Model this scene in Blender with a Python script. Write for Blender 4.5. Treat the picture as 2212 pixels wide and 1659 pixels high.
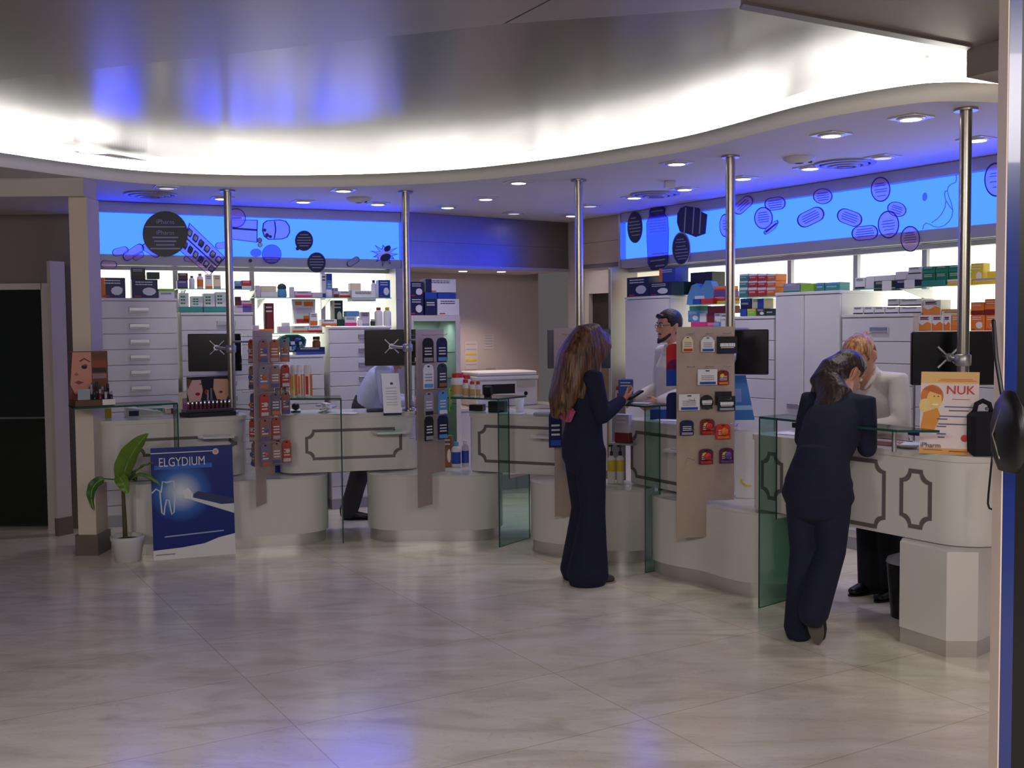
import bpy, bmesh, math, random
import numpy as np
from mathutils import Vector, Matrix, Euler
for _o in list(bpy.data.objects): bpy.data.objects.remove(_o)
SC = bpy.context.scene
COL = SC.collection
rnd = random.Random(7)
# ---------------------------------------------------------------- camera
F_PX, PITCH, ROLL, EYE = 2304.2, .0517, -.009, 1.6
_c, _s, _cp, _sp = math.cos(ROLL), math.sin(ROLL), math.cos(PITCH), math.sin(PITCH)
C_R = Vector((_c, _s*_sp, _s*_cp)); C_U = Vector((-_s, _c*_sp, _c*_cp)); C_F = Vector((0, _cp, -_sp))
cd = bpy.data.cameras.new('camera'); cam = bpy.data.objects.new('camera', cd); COL.objects.link(cam)
cd.sensor_fit = 'HORIZONTAL'; cd.sensor_width = 36; cd.lens = F_PX/2212*36; cd.clip_start = .05; cd.clip_end = 80
cam.matrix_world = Matrix(((C_R.x, C_U.x, -C_F.x, 0), (C_R.y, C_U.y, -C_F.y, 0), (C_R.z, C_U.z, -C_F.z, EYE), (0, 0, 0, 1)))
SC.camera = cam
# ---------------------------------------------------------------- world, exposure
SC.view_settings.view_transform = 'Standard'; SC.view_settings.look = 'None'
SC.view_settings.gamma = 1; SC.view_settings.exposure = 0.0; SC.view_settings.use_curve_mapping = False
wd = bpy.data.worlds.new('world'); SC.world = wd; wd.use_nodes = True
wd.node_tree.nodes['Background'].inputs[0].default_value = (.088, .08, .084, 1)
wd.node_tree.nodes['Background'].inputs[1].default_value = 1.0
SC.cycles.max_bounces = 8; SC.cycles.transparent_max_bounces = 12; SC.cycles.sample_clamp_indirect = 6
SC.cycles.caustics_reflective = False; SC.cycles.caustics_refractive = False
try:
    SC.cycles.use_denoising = True
except Exception: pass
# heights read off the photograph (eye at 1.6 m)
Z_SOF, Z_FAS, Z_CEIL = 2.684, 2.776, 2.945
LA, LD = .4275, 9.457          # wall of the drawer cabinets: angle, distance
RA, RD = -1.0144, 6.258        # wall opposite
LCD, RCD = 9.26, 6.03          # planes of the cabinet fronts
# ---------------------------------------------------------------- survey helpers
def ray(px, py): return C_R*((px-1106)/F_PX) + C_U*((829.5-py)/F_PX) + C_F
EYEV = Vector((0, 0, EYE))
def at_z(px, py, z):
    r = ray(px, py); return EYEV + r*((z-EYE)/r.z)
def at_y(px, py, y):
    r = ray(px, py); return EYEV + r*(y/r.y)
def nrm(a): return Vector((-math.sin(a), math.cos(a), 0))
def dirv(a): return Vector((math.cos(a), math.sin(a), 0))
def at_w(px, py, a, d):
    r = ray(px, py); return EYEV + r*(d/r.dot(nrm(a)))
def uz(px, py, a, d):
    p = at_w(px, py, a, d); return p.dot(dirv(a)), p.z
def ud(a, u, d, z=0): return dirv(a)*u + nrm(a)*d + Vector((0, 0, z))
# ---------------------------------------------------------------- lamps
def area(name, loc, size, power, col=(1, 1, 1), to=(0, 0, -1), sy=None, spread=None):
    l = bpy.data.lights.new(name, 'AREA'); l.energy = power; l.color = col
    l.shape = 'RECTANGLE'; l.size = size; l.size_y = sy or size
    if spread: l.spread = spread
    o = bpy.data.objects.new(name, l); COL.objects.link(o); o.location = loc
    o.rotation_euler = Vector(to).to_track_quat('-Z', 'Y').to_euler(); return o
def spot(name, loc, power, deg, col=(1, 1, 1), blend=.5, rad=.04):
    l = bpy.data.lights.new(name, 'SPOT'); l.energy = power; l.color = col; l.spot_size = math.radians(deg)
    l.spot_blend = blend; l.shadow_soft_size = rad
    o = bpy.data.objects.new(name, l); COL.objects.link(o); o.location = loc; return o
# fill lights added out of view to lift floor, counters and fascia
for hx, hy in ((-2.6, .2), (0, -.2), (2.4, .2)):
    area('hall_fill', (hx, hy, 2.82), 1.2, 92, (1, .935, .90), to=(0, .5, -.86))
area('hall_fill', (2.9, 2.0, 2.8), .6, 20, (1, .80, .78))
# ---------------------------------------------------------------- materials
def s2l(c): return tuple(((v/255)/12.92 if v/255 <= .04045 else ((v/255+.055)/1.055)**2.4) for v in c)
MATS = {}
def mat(name, rgb=None, rough=.5, metal=0., emit=None, strength=1., alpha=1., coat=0., trans=0., ior=1.45, bump=0., bscale=60., var=0., vscale=6., spec=.5):
    if name in MATS: return MATS[name]
    m = bpy.data.materials.new(name); m.use_nodes = True; nt = m.node_tree; p = nt.nodes['Principled BSDF']
    col = (*s2l(rgb or (128, 128, 128)), 1)
    p.inputs['Base Color'].default_value = col; p.inputs['Roughness'].default_value = rough; p.inputs['Metallic'].default_value = metal
    p.inputs['Coat Weight'].default_value = coat; p.inputs['Transmission Weight'].default_value = trans; p.inputs['IOR'].default_value = ior
    p.inputs['Alpha'].default_value = alpha; p.inputs['Specular IOR Level'].default_value = spec
    if emit is not None:
        p.inputs['Emission Color'].default_value = (*emit, 1); p.inputs['Emission Strength'].default_value = strength
    tc = None
    if var or bump:
        tc = nt.nodes.new('ShaderNodeTexCoord')
    if var:
        n = nt.nodes.new('ShaderNodeTexNoise'); n.inputs['Scale'].default_value = vscale; n.inputs['Detail'].default_value = 4
        r = nt.nodes.new('ShaderNodeMixRGB'); r.blend_type = 'MULTIPLY'; r.inputs[0].default_value = 1
        mp = nt.nodes.new('ShaderNodeMapRange'); mp.inputs[3].default_value = 1-var; mp.inputs[4].default_value = 1+var*.4
        nt.links.new(tc.outputs['Object'], n.inputs['Vector']); nt.links.new(n.outputs[0], mp.inputs[0])
        r.inputs[1].default_value = col; nt.links.new(mp.outputs[0], r.inputs[2]); nt.links.new(r.outputs[0], p.inputs['Base Color'])
    if bump:
        n = nt.nodes.new('ShaderNodeTexNoise'); n.inputs['Scale'].default_value = bscale
        b = nt.nodes.new('ShaderNodeBump'); b.inputs['Strength'].default_value = bump; b.inputs['Distance'].default_value = .01
        nt.links.new(tc.outputs['Object'], n.inputs['Vector']); nt.links.new(n.outputs[0], b.inputs['Height']); nt.links.new(b.outputs[0], p.inputs['Normal'])
    MATS[name] = m; return m
def cmat(rgb, rough=.45):            # a plain printed colour
    return mat('print_%02x%02x%02x' % tuple(rgb), rgb, rough, var=.06, vscale=14)
M_white = mat('white_lacquer', (212, 208, 202), .22, coat=.4, var=.03, vscale=3)
M_cab = mat('white_laminate', (216, 214, 218), .4, var=.03, vscale=3)
M_wall = mat('wall_paint', (196, 186, 182), .7, bump=.03, bscale=200, var=.04, vscale=2)
M_wallc = mat('cream_paint', (214, 200, 186), .7, bump=.03, bscale=200, var=.04, vscale=2)
M_soffit = mat('soffit_paint', (205, 203, 206), .75, bump=.02, bscale=160, var=.03, vscale=2)
M_fascia = mat('fascia_paint', (242, 240, 234), .6, var=.03, vscale=2)
M_steel = mat('brushed_steel', (150, 144, 140), .32, 1., var=.12, vscale=20, bump=.02, bscale=220)
M_pole = mat('satin_pole', (176, 168, 156), .28, 1., var=.12, vscale=24)
M_kick = mat('kick_steel', (214, 208, 202), .36, .7, var=.15, vscale=5)
M_board = mat('board_steel', (186, 168, 154), .45, .35, var=.1, vscale=30, bump=.02, bscale=300)
M_alu = mat('aluminium', (178, 178, 182), .4, .8, var=.05, vscale=8)
M_frame = mat('frame_grey', (172, 172, 182), .45, .1, var=.05, vscale=4)
M_dark = mat('dark_grey_line', (104, 98, 98), .5, var=.05)
M_gap = mat('flat_black', (22, 20, 22), .7, var=.1)  # flat near-black for screens, sensor eyes, slots and hang holes
M_black = mat('black_plastic', (16, 16, 18), .35, var=.1, vscale=20)
M_screen = mat('screen_back', (14, 14, 16), .22, var=.1, vscale=10)
M_stone = mat('plinth_stone', (112, 100, 94), .35, var=.2, vscale=12)
M_unlitgrey = mat('unlit_grey_panel', (124, 112, 106), .6, var=.05, vscale=3)  # grey-brown holds the unlit look of the dropped panel and bulkhead
M_paper = mat('paper', (226, 224, 222), .7, var=.03, vscale=20)
M_navy = mat('navy_cloth', (22, 26, 52), .85, bump=.25, bscale=500, var=.2, vscale=9)
M_black_cloth = mat('black_cloth', (19, 20, 28), .85, bump=.25, bscale=500, var=.2, vscale=9)
M_shirt = mat('white_shirt', (216, 208, 204), .8, bump=.35, bscale=22, var=.06, vscale=9)
M_shirt2 = mat('pale_blue_shirt', (176, 180, 206), .8, bump=.3, bscale=22, var=.08, vscale=9)
M_skin = mat('skin', (196, 142, 116), .5, var=.1, vscale=14)
M_lip = mat('lips', (150, 82, 76), .5, var=.1)
M_eye = mat('eye_dark', (30, 22, 20), .2, var=.1)
M_eyew = mat('eye_white', (225, 220, 214), .3, var=.05)
M_hairb = mat('hair_black', (26, 20, 20), .42, bump=.5, bscale=90, var=.3, vscale=30)
M_shoe = mat('black_shoe', (20, 18, 20), .4, var=.1, vscale=20)
def glass_mat(name, tint, mixf=.82, rough=.02):
    m = bpy.data.materials.new(name); m.use_nodes = True; nt = m.node_tree; nt.nodes.clear()
    o = nt.nodes.new('ShaderNodeOutputMaterial'); t = nt.nodes.new('ShaderNodeBsdfTransparent'); g = nt.nodes.new('ShaderNodeBsdfGlossy')
    t.inputs[0].default_value = (*s2l(tint), 1); g.inputs['Roughness'].default_value = rough
    lw = nt.nodes.new('ShaderNodeLayerWeight'); lw.inputs[0].default_value = .5; pw = nt.nodes.new('ShaderNodeMath'); pw.operation = 'POWER'; pw.inputs[1].default_value = 5; nt.links.new(lw.outputs['Facing'], pw.inputs[0]); fr = nt.nodes.new('ShaderNodeMath'); fr.operation = 'MULTIPLY_ADD'; fr.inputs[1].default_value = .8; fr.inputs[2].default_value = .04; nt.links.new(pw.outputs[0], fr.inputs[0])
    mx = nt.nodes.new('ShaderNodeMixShader'); nt.links.new(fr.outputs[0], mx.inputs[0]); nt.links.new(t.outputs[0], mx.inputs[1]); nt.links.new(g.outputs[0], mx.inputs[2])
    nt.links.new(mx.outputs[0], o.inputs[0]); MATS[name] = m; return m
M_glass = glass_mat('clear_glass', (205, 226, 218))
M_edge = mat('glass_edge', (30, 78, 72), .15, var=.1, vscale=20)
M_edge2 = mat('shelf_edge', (120, 200, 170), .2, var=.1)
# marble floor: slabs 1.25 x 0.69 m laid at 30 degrees
def floor_mat():
    m = bpy.data.materials.new('marble_floor'); m.use_nodes = True; nt = m.node_tree; p = nt.nodes['Principled BSDF']; L = nt.links.new
    tc = nt.nodes.new('ShaderNodeTexCoord'); mp = nt.nodes.new('ShaderNodeMapping'); mp.vector_type = 'POINT'
    mp.inputs['Rotation'].default_value = (0, 0, -.5305); mp.inputs['Location'].default_value = (-.13, -.67, 0)
    L(tc.outputs['Object'], mp.inputs[0])
    br = nt.nodes.new('ShaderNodeTexBrick'); br.offset = 0; br.squash = 1
    br.inputs['Scale'].default_value = 1; br.inputs['Brick Width'].default_value = 1.25; br.inputs['Row Height'].default_value = .69
    br.inputs['Mortar Size'].default_value = .0035; br.inputs['Mortar Smooth'].default_value = .3
    br.inputs['Color1'].default_value = (1.0, 1.0, 1.0, 1); br.inputs['Color2'].default_value = (.955, .95, .94, 1); br.inputs['Mortar'].default_value = (.74, .69, .63, 1)
    L(mp.outputs[0], br.inputs[0])
    n1 = nt.nodes.new('ShaderNodeTexNoise'); n1.inputs['Scale'].default_value = 2.1; n1.inputs['Detail'].default_value = 8; n1.inputs['Distortion'].default_value = 1.6
    mp2 = nt.nodes.new('ShaderNodeMapping'); mp2.inputs['Scale'].default_value = (.7, 2.2, 1); mp2.inputs['Rotation'].default_value = (0, 0, .35)
    L(tc.outputs['Object'], mp2.inputs[0]); L(mp2.outputs[0], n1.inputs[0])
    cr = nt.nodes.new('ShaderNodeValToRGB'); e = cr.color_ramp.elements
    e[0].position = .28; e[0].color = (*s2l((216, 204, 186)), 1); e[1].position = .68; e[1].color = (*s2l((248, 240, 226)), 1)
    e2 = e.new(.48); e2.color = (*s2l((238, 228, 210)), 1); L(n1.outputs[0], cr.inputs[0])
    n2 = nt.nodes.new('ShaderNodeTexNoise'); n2.inputs['Scale'].default_value = 3.2; n2.inputs['Detail'].default_value = 10; n2.inputs['Distortion'].default_value = 3
    L(mp2.outputs[0], n2.inputs[0])
    v = nt.nodes.new('ShaderNodeValToRGB'); ve = v.color_ramp.elements; ve[0].position = .485; ve[0].color = (1, 1, 1, 1); ve[1].position = .515; ve[1].color = (1, 1, 1, 1)
    vm = ve.new(.5); vm.color = (.88, .83, .77, 1); L(n2.outputs[0], v.inputs[0])
    m1 = nt.nodes.new('ShaderNodeMixRGB'); m1.blend_type = 'MULTIPLY'; m1.inputs[0].default_value = 1; L(cr.outputs[0], m1.inputs[1]); L(br.outputs['Color'], m1.inputs[2])
    m2 = nt.nodes.new('ShaderNodeMixRGB'); m2.blend_type = 'MULTIPLY'; m2.inputs[0].default_value = .8; L(m1.outputs[0], m2.inputs[1]); L(v.outputs[0], m2.inputs[2])
    L(m2.outputs[0], p.inputs['Base Color']); p.inputs['IOR'].default_value = 1.45
    n3 = nt.nodes.new('ShaderNodeTexNoise'); n3.inputs['Scale'].default_value = 1.4; mr = nt.nodes.new('ShaderNodeMapRange'); mr.inputs[3].default_value = .10; mr.inputs[4].default_value = .24
    L(tc.outputs['Object'], n3.inputs[0]); L(n3.outputs[0], mr.inputs[0]); L(mr.outputs[0], p.inputs['Roughness'])
    MATS['marble_floor'] = m; return m
M_floor = floor_mat()
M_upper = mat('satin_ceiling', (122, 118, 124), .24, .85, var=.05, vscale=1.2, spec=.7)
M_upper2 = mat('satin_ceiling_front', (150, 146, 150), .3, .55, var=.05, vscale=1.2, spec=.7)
# ---------------------------------------------------------------- mesh building
class MB:
    def __init__(s): s.v = []; s.f = []; s.m = []; s.mats = []; s.sm = []
    def mi(s, m):
        if m not in s.mats: s.mats.append(m)
        return s.mats.index(m)
    def add(s, vs, fs, m, smooth=False):
        b = len(s.v); k = s.mi(m); s.v += [tuple(q) for q in vs]
        for f in fs: s.f.append([b+i for i in f]); s.m.append(k); s.sm.append(smooth)
        return s
    def box(s, c, d, m, rz=0., rx=0., ry=0., bev=0.):
        x, y, z = d[0]/2, d[1]/2, d[2]/2
        M = Euler((rx, ry, rz)).to_matrix(); c = Vector(c)
        if bev and min(d) > bev*2.5:
            b = bev; vs = []; 
            # chamfered box: 24 verts
            for sx in (-1, 1):
                for sy in (-1, 1):
                    for sz in (-1, 1):
                        vs += [(sx*x, sy*(y-b), sz*(z-b)), (sx*(x-b), sy*y, sz*(z-b)), (sx*(x-b), sy*(y-b), sz*z)]
            bm = bmesh.new()
            for q in vs: bm.verts.new(M @ Vector(q)+c)
            r = bmesh.ops.convex_hull(bm, input=bm.verts); bm.verts.index_update()
            bmesh.ops.dissolve_limit(bm, angle_limit=.01, verts=bm.verts, edges=bm.edges); bm.verts.index_update(); bmesh.ops.recalc_face_normals(bm, faces=bm.faces)
            s.add([q.co for q in bm.verts], [[w.index for w in f.verts] for f in bm.faces], m); bm.free(); return s
        vs = [M @ Vector((a*x, b*y, e*z))+c for a in (-1, 1) for b in (-1, 1) for e in (-1, 1)]
        return s.add(vs, [(0, 1, 3, 2), (4, 6, 7, 5), (0, 4, 5, 1), (2, 3, 7, 6), (0, 2, 6, 4), (1, 5, 7, 3)], m)
    def bx(s, x0, x1, y0, y1, z0, z1, m, bev=0.):
        return s.box(((x0+x1)/2, (y0+y1)/2, (z0+z1)/2), (abs(x1-x0), abs(y1-y0), abs(z1-z0)), m, bev=bev)
    def prism(s, pts, z0, z1, m, mtop=None, smooth=False, bot=True):
        n = len(pts); ar = sum(pts[i][0]*pts[(i+1) % n][1]-pts[(i+1) % n][0]*pts[i][1] for i in range(n))
        if ar < 0: pts = pts[::-1]
        vs = [(p[0], p[1], z0) for p in pts]+[(p[0], p[1], z1) for p in pts]
        s.add(vs, [(i, (i+1) % n, n+(i+1) % n, n+i) for i in range(n)], m, smooth)
        s.add([(p[0], p[1], z1) for p in pts], [tuple(range(n))], mtop or m)
        if bot: s.add([(p[0], p[1], z0) for p in pts], [tuple(range(n))[::-1]], m)
        return s
    def slab(s, poly, nvec, th, m, mside=None):       # planar polygon of 3D points thickened backwards along -nvec
        n = len(poly); nv = Vector(nvec).normalized(); P = [Vector(p) for p in poly]
        nn = sum(((P[i]-P[0]).cross(P[(i+1) % n]-P[0]) for i in range(1, n-1)), Vector())
        if nn.dot(nv) < 0: P = P[::-1]
        B = [p-nv*th for p in P]
        s.add(P, [tuple(range(n))], m); s.add(B, [tuple(range(n))[::-1]], m)
        s.add(P+B, [(i, n+i, n+(i+1) % n, (i+1) % n) for i in range(n)], mside or m); return s
    def lathe(s, prof, m, c=(0, 0, 0), n=20, smooth=True, axis=None, sx=1., sy=1.):
        vs = []; fs = []; c = Vector(c); R = Vector((0, 0, 1)).rotation_difference(Vector(axis)).to_matrix() if axis else None
        k = len(prof)
        for i in range(n):
            t = 2*math.pi*i/n
            for r, z in prof:
                q = Vector((r*math.cos(t)*sx, r*math.sin(t)*sy, z)); vs.append((R @ q if R else q)+c)
        for i in range(n):
            j = (i+1) % n
            for a in range(k-1): fs.append((i*k+a, j*k+a, j*k+a+1, i*k+a+1))
        s.add(vs, fs, m, smooth)
        if prof[0][0] > 1e-5: s.add([vs[i*k] for i in range(n)], [tuple(range(n))[::-1]], m)
        if prof[-1][0] > 1e-5: s.add([vs[i*k+k-1] for i in range(n)], [tuple(range(n))], m)
        return s
    def cyl(s, p0, p1, r, m, n=14, r1=None):
        p0 = Vector(p0); p1 = Vector(p1); return s.lathe([(r, 0), (r if r1 is None else r1, (p1-p0).length)], m, p0, n, axis=(p1-p0))
    def tube(s, pts, r, m, n=8):
        loft_into(s, pts, [(q, q) for q in (r if isinstance(r, (list, tuple)) else [r]*len(pts))], m, n); return s
    def strip(s, a, b, z0, z1, m): return s.add([(a[0], a[1], z0), (b[0], b[1], z0), (b[0], b[1], z1), (a[0], a[1], z1)], [(0, 1, 2, 3)], m)
    def mesh(s, name):
        me = bpy.data.meshes.new(name); me.from_pydata([tuple(q) for q in s.v], [], s.f)
        for m in s.mats: me.materials.append(m)
        me.polygons.foreach_set('material_index', s.m); me.polygons.foreach_set('use_smooth', s.sm); me.update(); return me
    def build(s, name, parent=None, loc=None, rz=0.):
        o = bpy.data.objects.new(name, s.mesh(name)); COL.objects.link(o)
        if parent: o.parent = parent
        if loc is not None: o.location = loc
        if rz: o.rotation_euler = (0, 0, rz)
        return o
def loft_into(s, pts, rad, m, n=12, ref=None, dome=True):
    P = [Vector(p) for p in pts]; rings = []; k = len(P); x = None
    R = list(rad)
    if dome and k > 1:
        d0 = (P[1]-P[0]).normalized(); d1 = (P[-1]-P[-2]).normalized()
        a, b = R[0], R[-1]; e0, e1 = min(a), min(b)
        P = [P[0]-d0*e0*.95, P[0]-d0*e0*.7]+P+[P[-1]+d1*e1*.7, P[-1]+d1*e1*.95]
        R = [(a[0]*.3, a[1]*.3), (a[0]*.72, a[1]*.72)]+R+[(b[0]*.72, b[1]*.72), (b[0]*.3, b[1]*.3)]; k += 4
    for i in range(k):
        t = (P[min(i+1, k-1)]-P[max(i-1, 0)]).normalized()
        if x is None:
            r = Vector(ref) if ref is not None else (Vector((1, 0, 0)) if abs(t.x) < .8 else Vector((0, 1, 0)))
            x = (r-t*r.dot(t)).normalized()
        else: x = (x-t*x.dot(t)).normalized()
        y = t.cross(x)
        rings.append([P[i]+x*(R[i][0]*math.cos(2*math.pi*j/n))+y*(R[i][1]*math.sin(2*math.pi*j/n)) for j in range(n)])
    vs = [q for r in rings for q in r]
    s.add(vs, [(i*n+j, i*n+(j+1) % n, (i+1)*n+(j+1) % n, (i+1)*n+j) for i in range(k-1) for j in range(n)], m, True)
    s.add(rings[0], [tuple(range(n))[::-1]], m, True); s.add(rings[-1], [tuple(range(n))], m, True)
def tag(o, label, cat, group=None, kind=None):
    if label: o['label'] = label
    if cat: o['category'] = cat
    if group: o['group'] = group
    if kind: o['kind'] = kind
    return o
def thing(name, label, cat, loc=(0, 0, 0), rz=0., group=None):
    o = bpy.data.objects.new(name, None); COL.objects.link(o); o.empty_display_size = .1
    o.location = loc; o.rotation_euler = (0, 0, rz); return tag(o, label, cat, group)
def struct(o): o['kind'] = 'structure'; return o
def dup(root, loc, rz=None, label=None, group=None):
    def cp(o, par):
        c = o.copy(); COL.objects.link(c)
        if par: c.parent = par
        for ch in kids.get(o.name, []): cp(ch, c)
        return c
    kids = {}
    for o in bpy.data.objects:
        if o.parent: kids.setdefault(o.parent.name, []).append(o)
    c = cp(root, None); c.location = loc
    if rz is not None: c.rotation_euler = (0, 0, rz)
    if label: c['label'] = label
    if group: c['group'] = group
    return c
TEXTS = []
def text(body, size, m, parent, loc, rot=(math.pi/2, 0, 0), align='CENTER', name='lettering', ext=.0008, scale=None, shear=0.):
    c = bpy.data.curves.new(name, 'FONT'); c.body = body; c.size = size; c.align_x = align; c.align_y = 'CENTER'; c.extrude = ext; c.shear = shear
    c.resolution_u = 3; o = bpy.data.objects.new(name, c); COL.objects.link(o); c.materials.append(m); o.parent = parent; o.location = loc; o.rotation_euler = rot
    if scale: o.scale = scale
    TEXTS.append(o); return o
def bars(mb, x0, x1, z, h, y, m, n=1, gap=.12, seed=0):     # a line of small illegible print
    r = random.Random(seed+int(abs(x0*1000))+int(abs(z*1000))); x = x0
    while x < x1-1e-4:
        w = min((x1-x0)*r.uniform(.09, .22), x1-x); mb.bx(x, x+w*.86, y-.0012, y, z-h/2, z+h/2, m); x += w
# ================================================================ ROOM
def P2(v): return (v.x, v.y)
# floor
MB().add([(-9, -6, 0), (9, -6, 0), (9, 15, 0), (-9, 15, 0)], [(0, 1, 2, 3)], M_floor).build('floor')
struct(bpy.data.objects['floor'])
# wavy soffit over the counters
fpx = ((0, 360), (150, 380), (300, 396), (450, 403), (600, 405), (800, 402), (1000, 392), (1200, 371), (1350, 349), (1500, 323), (1712, 270), (1850, 242), (1980, 223), (2060, 219), (2145, 222))
fc = [at_z(x, y, Z_SOF) for x, y in fpx]
e0 = fc[0]-(fc[1]-fc[0])*1.0; e00 = e0-(fc[1]-fc[0])*1.2+Vector((-.35, 0, 0)); e1 = fc[-1]+Vector((.5, .16, 0)); e2 = e1+Vector((1.6, .75, 0))
ctrl = [e00, e0]+fc+[e1, e2]
def smooth_curve(P, k=6):
    out = []
    for i in range(len(P)-1):
        a, b, c, d = P[max(i-1, 0)], P[i], P[i+1], P[min(i+2, len(P)-1)]
        for j in range(k):
            t = j/k; out.append(.5*((2*b)+(c-a)*t+(2*a-5*b+4*c-d)*t*t+(3*b-a-3*c+d)*t**3))
    return out+[P[-1]]
FC = smooth_curve(ctrl)
def offs(P, d):
    out = []
    for i in range(len(P)):
        t = P[min(i+1, len(P)-1)]-P[max(i-1, 0)]; t.z = 0; t.normalize(); out.append(P[i]+Vector((-t.y, t.x, 0))*d)
    return out
FB = offs(FC, .035)
mb = MB()
n = len(FC)
back = [(FC[-1].x+.2, 13.5), (-8, 13.5), (-8, FC[0].y)]
poly = [P2(p) for p in FC]+back
mb.prism(poly, Z_SOF, Z_SOF+.03, M_soffit, bot=True)
struct(mb.build('ceiling'))
mb = MB()
for i in range(n-1):
    a, b, c, d = FC[i], FC[i+1], FB[i+1], FB[i]
    lo, hi = Z_SOF+.002, Z_FAS
    a = a+(a-d)*.1; b = b+(b-c)*.1
    vs = [(a.x, a.y, lo), (b.x, b.y, lo), (b.x, b.y, hi), (a.x, a.y, hi), (d.x, d.y, lo), (c.x, c.y, lo), (c.x, c.y, hi), (d.x, d.y, hi)]
    mb.add(vs, [(0, 1, 2, 3), (3, 2, 6, 7), (5, 4, 7, 6), (4, 5, 1, 0)], M_fascia, True)
struct(mb.build('trim_1'))
# cove wall behind the fascia
CVO = ((-9e9, .35), (0, .35), (250, .24), (400, .4), (600, .5), (900, .5), (1200, .5), (1500, .36), (1900, .26), (2000, .2), (9e9, .2))
def cvo(p):
    x = 1106+p.x/max(p.y, .1)*F_PX
    for (a, u), (b, v) in zip(CVO, CVO[1:]):
        if x <= b: return u+(v-u)*min(max((x-a)/(b-a), 0), 1)
CV = [a+(b-a)*cvo(a) for a, b in zip(FC, offs(FC, 1.0))]
mb = MB()
for i in range(n-1): mb.strip(CV[i], CV[i+1], Z_SOF+.03, Z_CEIL, M_fascia)
struct(mb.build('wall_cove'))
# lamps lying in the cove
for i in range(6, n-8, 5):
    q = offs(FC, .11)[i]; t = FC[i+1]-FC[i-1]; ln = (FC[min(i+5, n-1)]-FC[i]).length*.9
    l = area('cove_lamp', (q.x, q.y, Z_SOF+.06), max(ln, .3), 20*max(ln, .3), (1, .985, .94), to=(-t.y*.25/t.length, t.x*.25/t.length, 1), sy=.05, spread=math.radians(105))
    T_ = t.normalized(); D_ = Vector((-T_.y, T_.x, .28)).normalized(); l.rotation_euler = Matrix((T_, T_.cross(D_), -D_)).transposed().to_euler()
# upper ceiling, its lower front leaf and the dark dropped panel
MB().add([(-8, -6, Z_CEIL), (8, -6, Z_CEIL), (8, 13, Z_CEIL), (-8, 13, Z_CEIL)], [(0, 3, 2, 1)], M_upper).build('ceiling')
struct(bpy.data.objects['ceiling.001'])
ZF = Z_CEIL-.018
q = [at_z(x, y, ZF) for x, y in ((-300, 205), (0, 172), (1085, 52), (1500, 23), (1850, -3))]
seam = at_z(1185, 0, ZF)
mid = q[2]; bdir = (seam-mid)
far2 = mid+bdir*8
mb = MB()
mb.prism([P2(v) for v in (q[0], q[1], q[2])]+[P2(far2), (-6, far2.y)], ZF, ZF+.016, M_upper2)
struct(mb.build('ceiling'))
g = (q[3]-q[2]).normalized()*.012
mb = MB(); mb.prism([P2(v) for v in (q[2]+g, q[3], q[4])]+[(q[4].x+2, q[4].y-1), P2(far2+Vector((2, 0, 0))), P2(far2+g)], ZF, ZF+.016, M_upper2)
struct(mb.build('ceiling'))
ZD = Z_CEIL-.045
d1, d2 = at_z(1600, 10.3, ZD), at_z(2090, 103, ZD); Bd = Vector((.515, -.857, 0))
mb = MB(); mb.prism([P2(v) for v in (d1, d2, d2+Vector((.02, .03, 0)), d2+Bd*2.5, d1+Bd*2.5)], ZD, ZD+.035, M_unlitgrey)
mb.prism([P2(v) for v in (d1+Vector((0, .02, 0)), d2+Vector((0, .02, 0)), d2+Vector((0, -.05, 0)), d1+Vector((0, -.05, 0)))], ZD-.012, ZD, M_dark)  # dark strip standing in for the shadow gap at the panel edge
struct(mb.build('ceiling'))
mb = MB(); w0 = d2+Vector((.005, .02, 0)); w1 = w0+Bd*3
mb.prism([P2(w0), P2(w1), (w1.x+.3, w1.y+.2), (w0.x+.6, w0.y+.38)], Z_FAS-.01, ZD, M_unlitgrey)
struct(mb.build('wall_front'))
# ---------------------------------------------------------------- left: vestibule, night glass, column
mb = MB(); mb.prism([(-8, 7.52), (-2.985, 7.52), (-2.985, 7.76), (-3.48, 8.75), (-8, 8.75)], 2.555, Z_SOF-.001, M_wall); struct(mb.build('ceiling'))
M_wallv = mat('wall_paint_shaded', (128, 118, 114), .7, bump=.03, bscale=200, var=.05, vscale=2); mb = MB(); Yw = 8.66; dx = at_y(97, 800, Yw).x; dz = at_y(50, 626, Yw).z  # wall paint darkened to hold the vestibule's shade
mb.bx(-8, -5.4, Yw, Yw+.14, 0, 2.555, M_wallv); mb.bx(-5.4, dx, Yw, Yw+.14, dz, 2.555, M_wallv); mb.bx(dx, -3.50, Yw, Yw+.14, 0, 2.555, M_wallv)
struct(mb.build('wall_left'))
mb = MB(); mb.bx(-5.44, dx+.005, Yw-.03, Yw+.02, dz, dz+.05, M_wall); mb.bx(dx, dx+.055, Yw-.03, Yw+.02, 0, dz+.05, M_wall)
struct(mb.build('trim_2'))
M_night = mat('night_view', (7, 8, 10), .9, var=.7, vscale=7)
M_nightfl = mat('brown_deck', (82, 44, 34), .6, var=.3, vscale=5)
mb = MB(); mb.bx(-6.4, dx+.25, 11.6, 11.65, 0, 2.5, M_night); mb.bx(-6.4, -6.35, Yw+.14, 11.6, 0, 2.5, M_night); mb.bx(dx+.2, dx+.25, Yw+.14, 11.6, 0, 2.5, M_night); mb.bx(-6.4, dx+.25, Yw+.14, 11.65, 2.5, 2.55, M_night)
struct(mb.build('wall_outside'))
mb = MB(); mb.bx(-6.35, dx+.2, Yw+.14, 11.6, .002, .012, M_nightfl); struct(mb.build('floor'))
mb = MB(); mb.bx(-5.4, dx, Yw+.06, Yw+.072, 0.012, dz, M_glass); struct(mb.build('window_1'))
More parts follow.
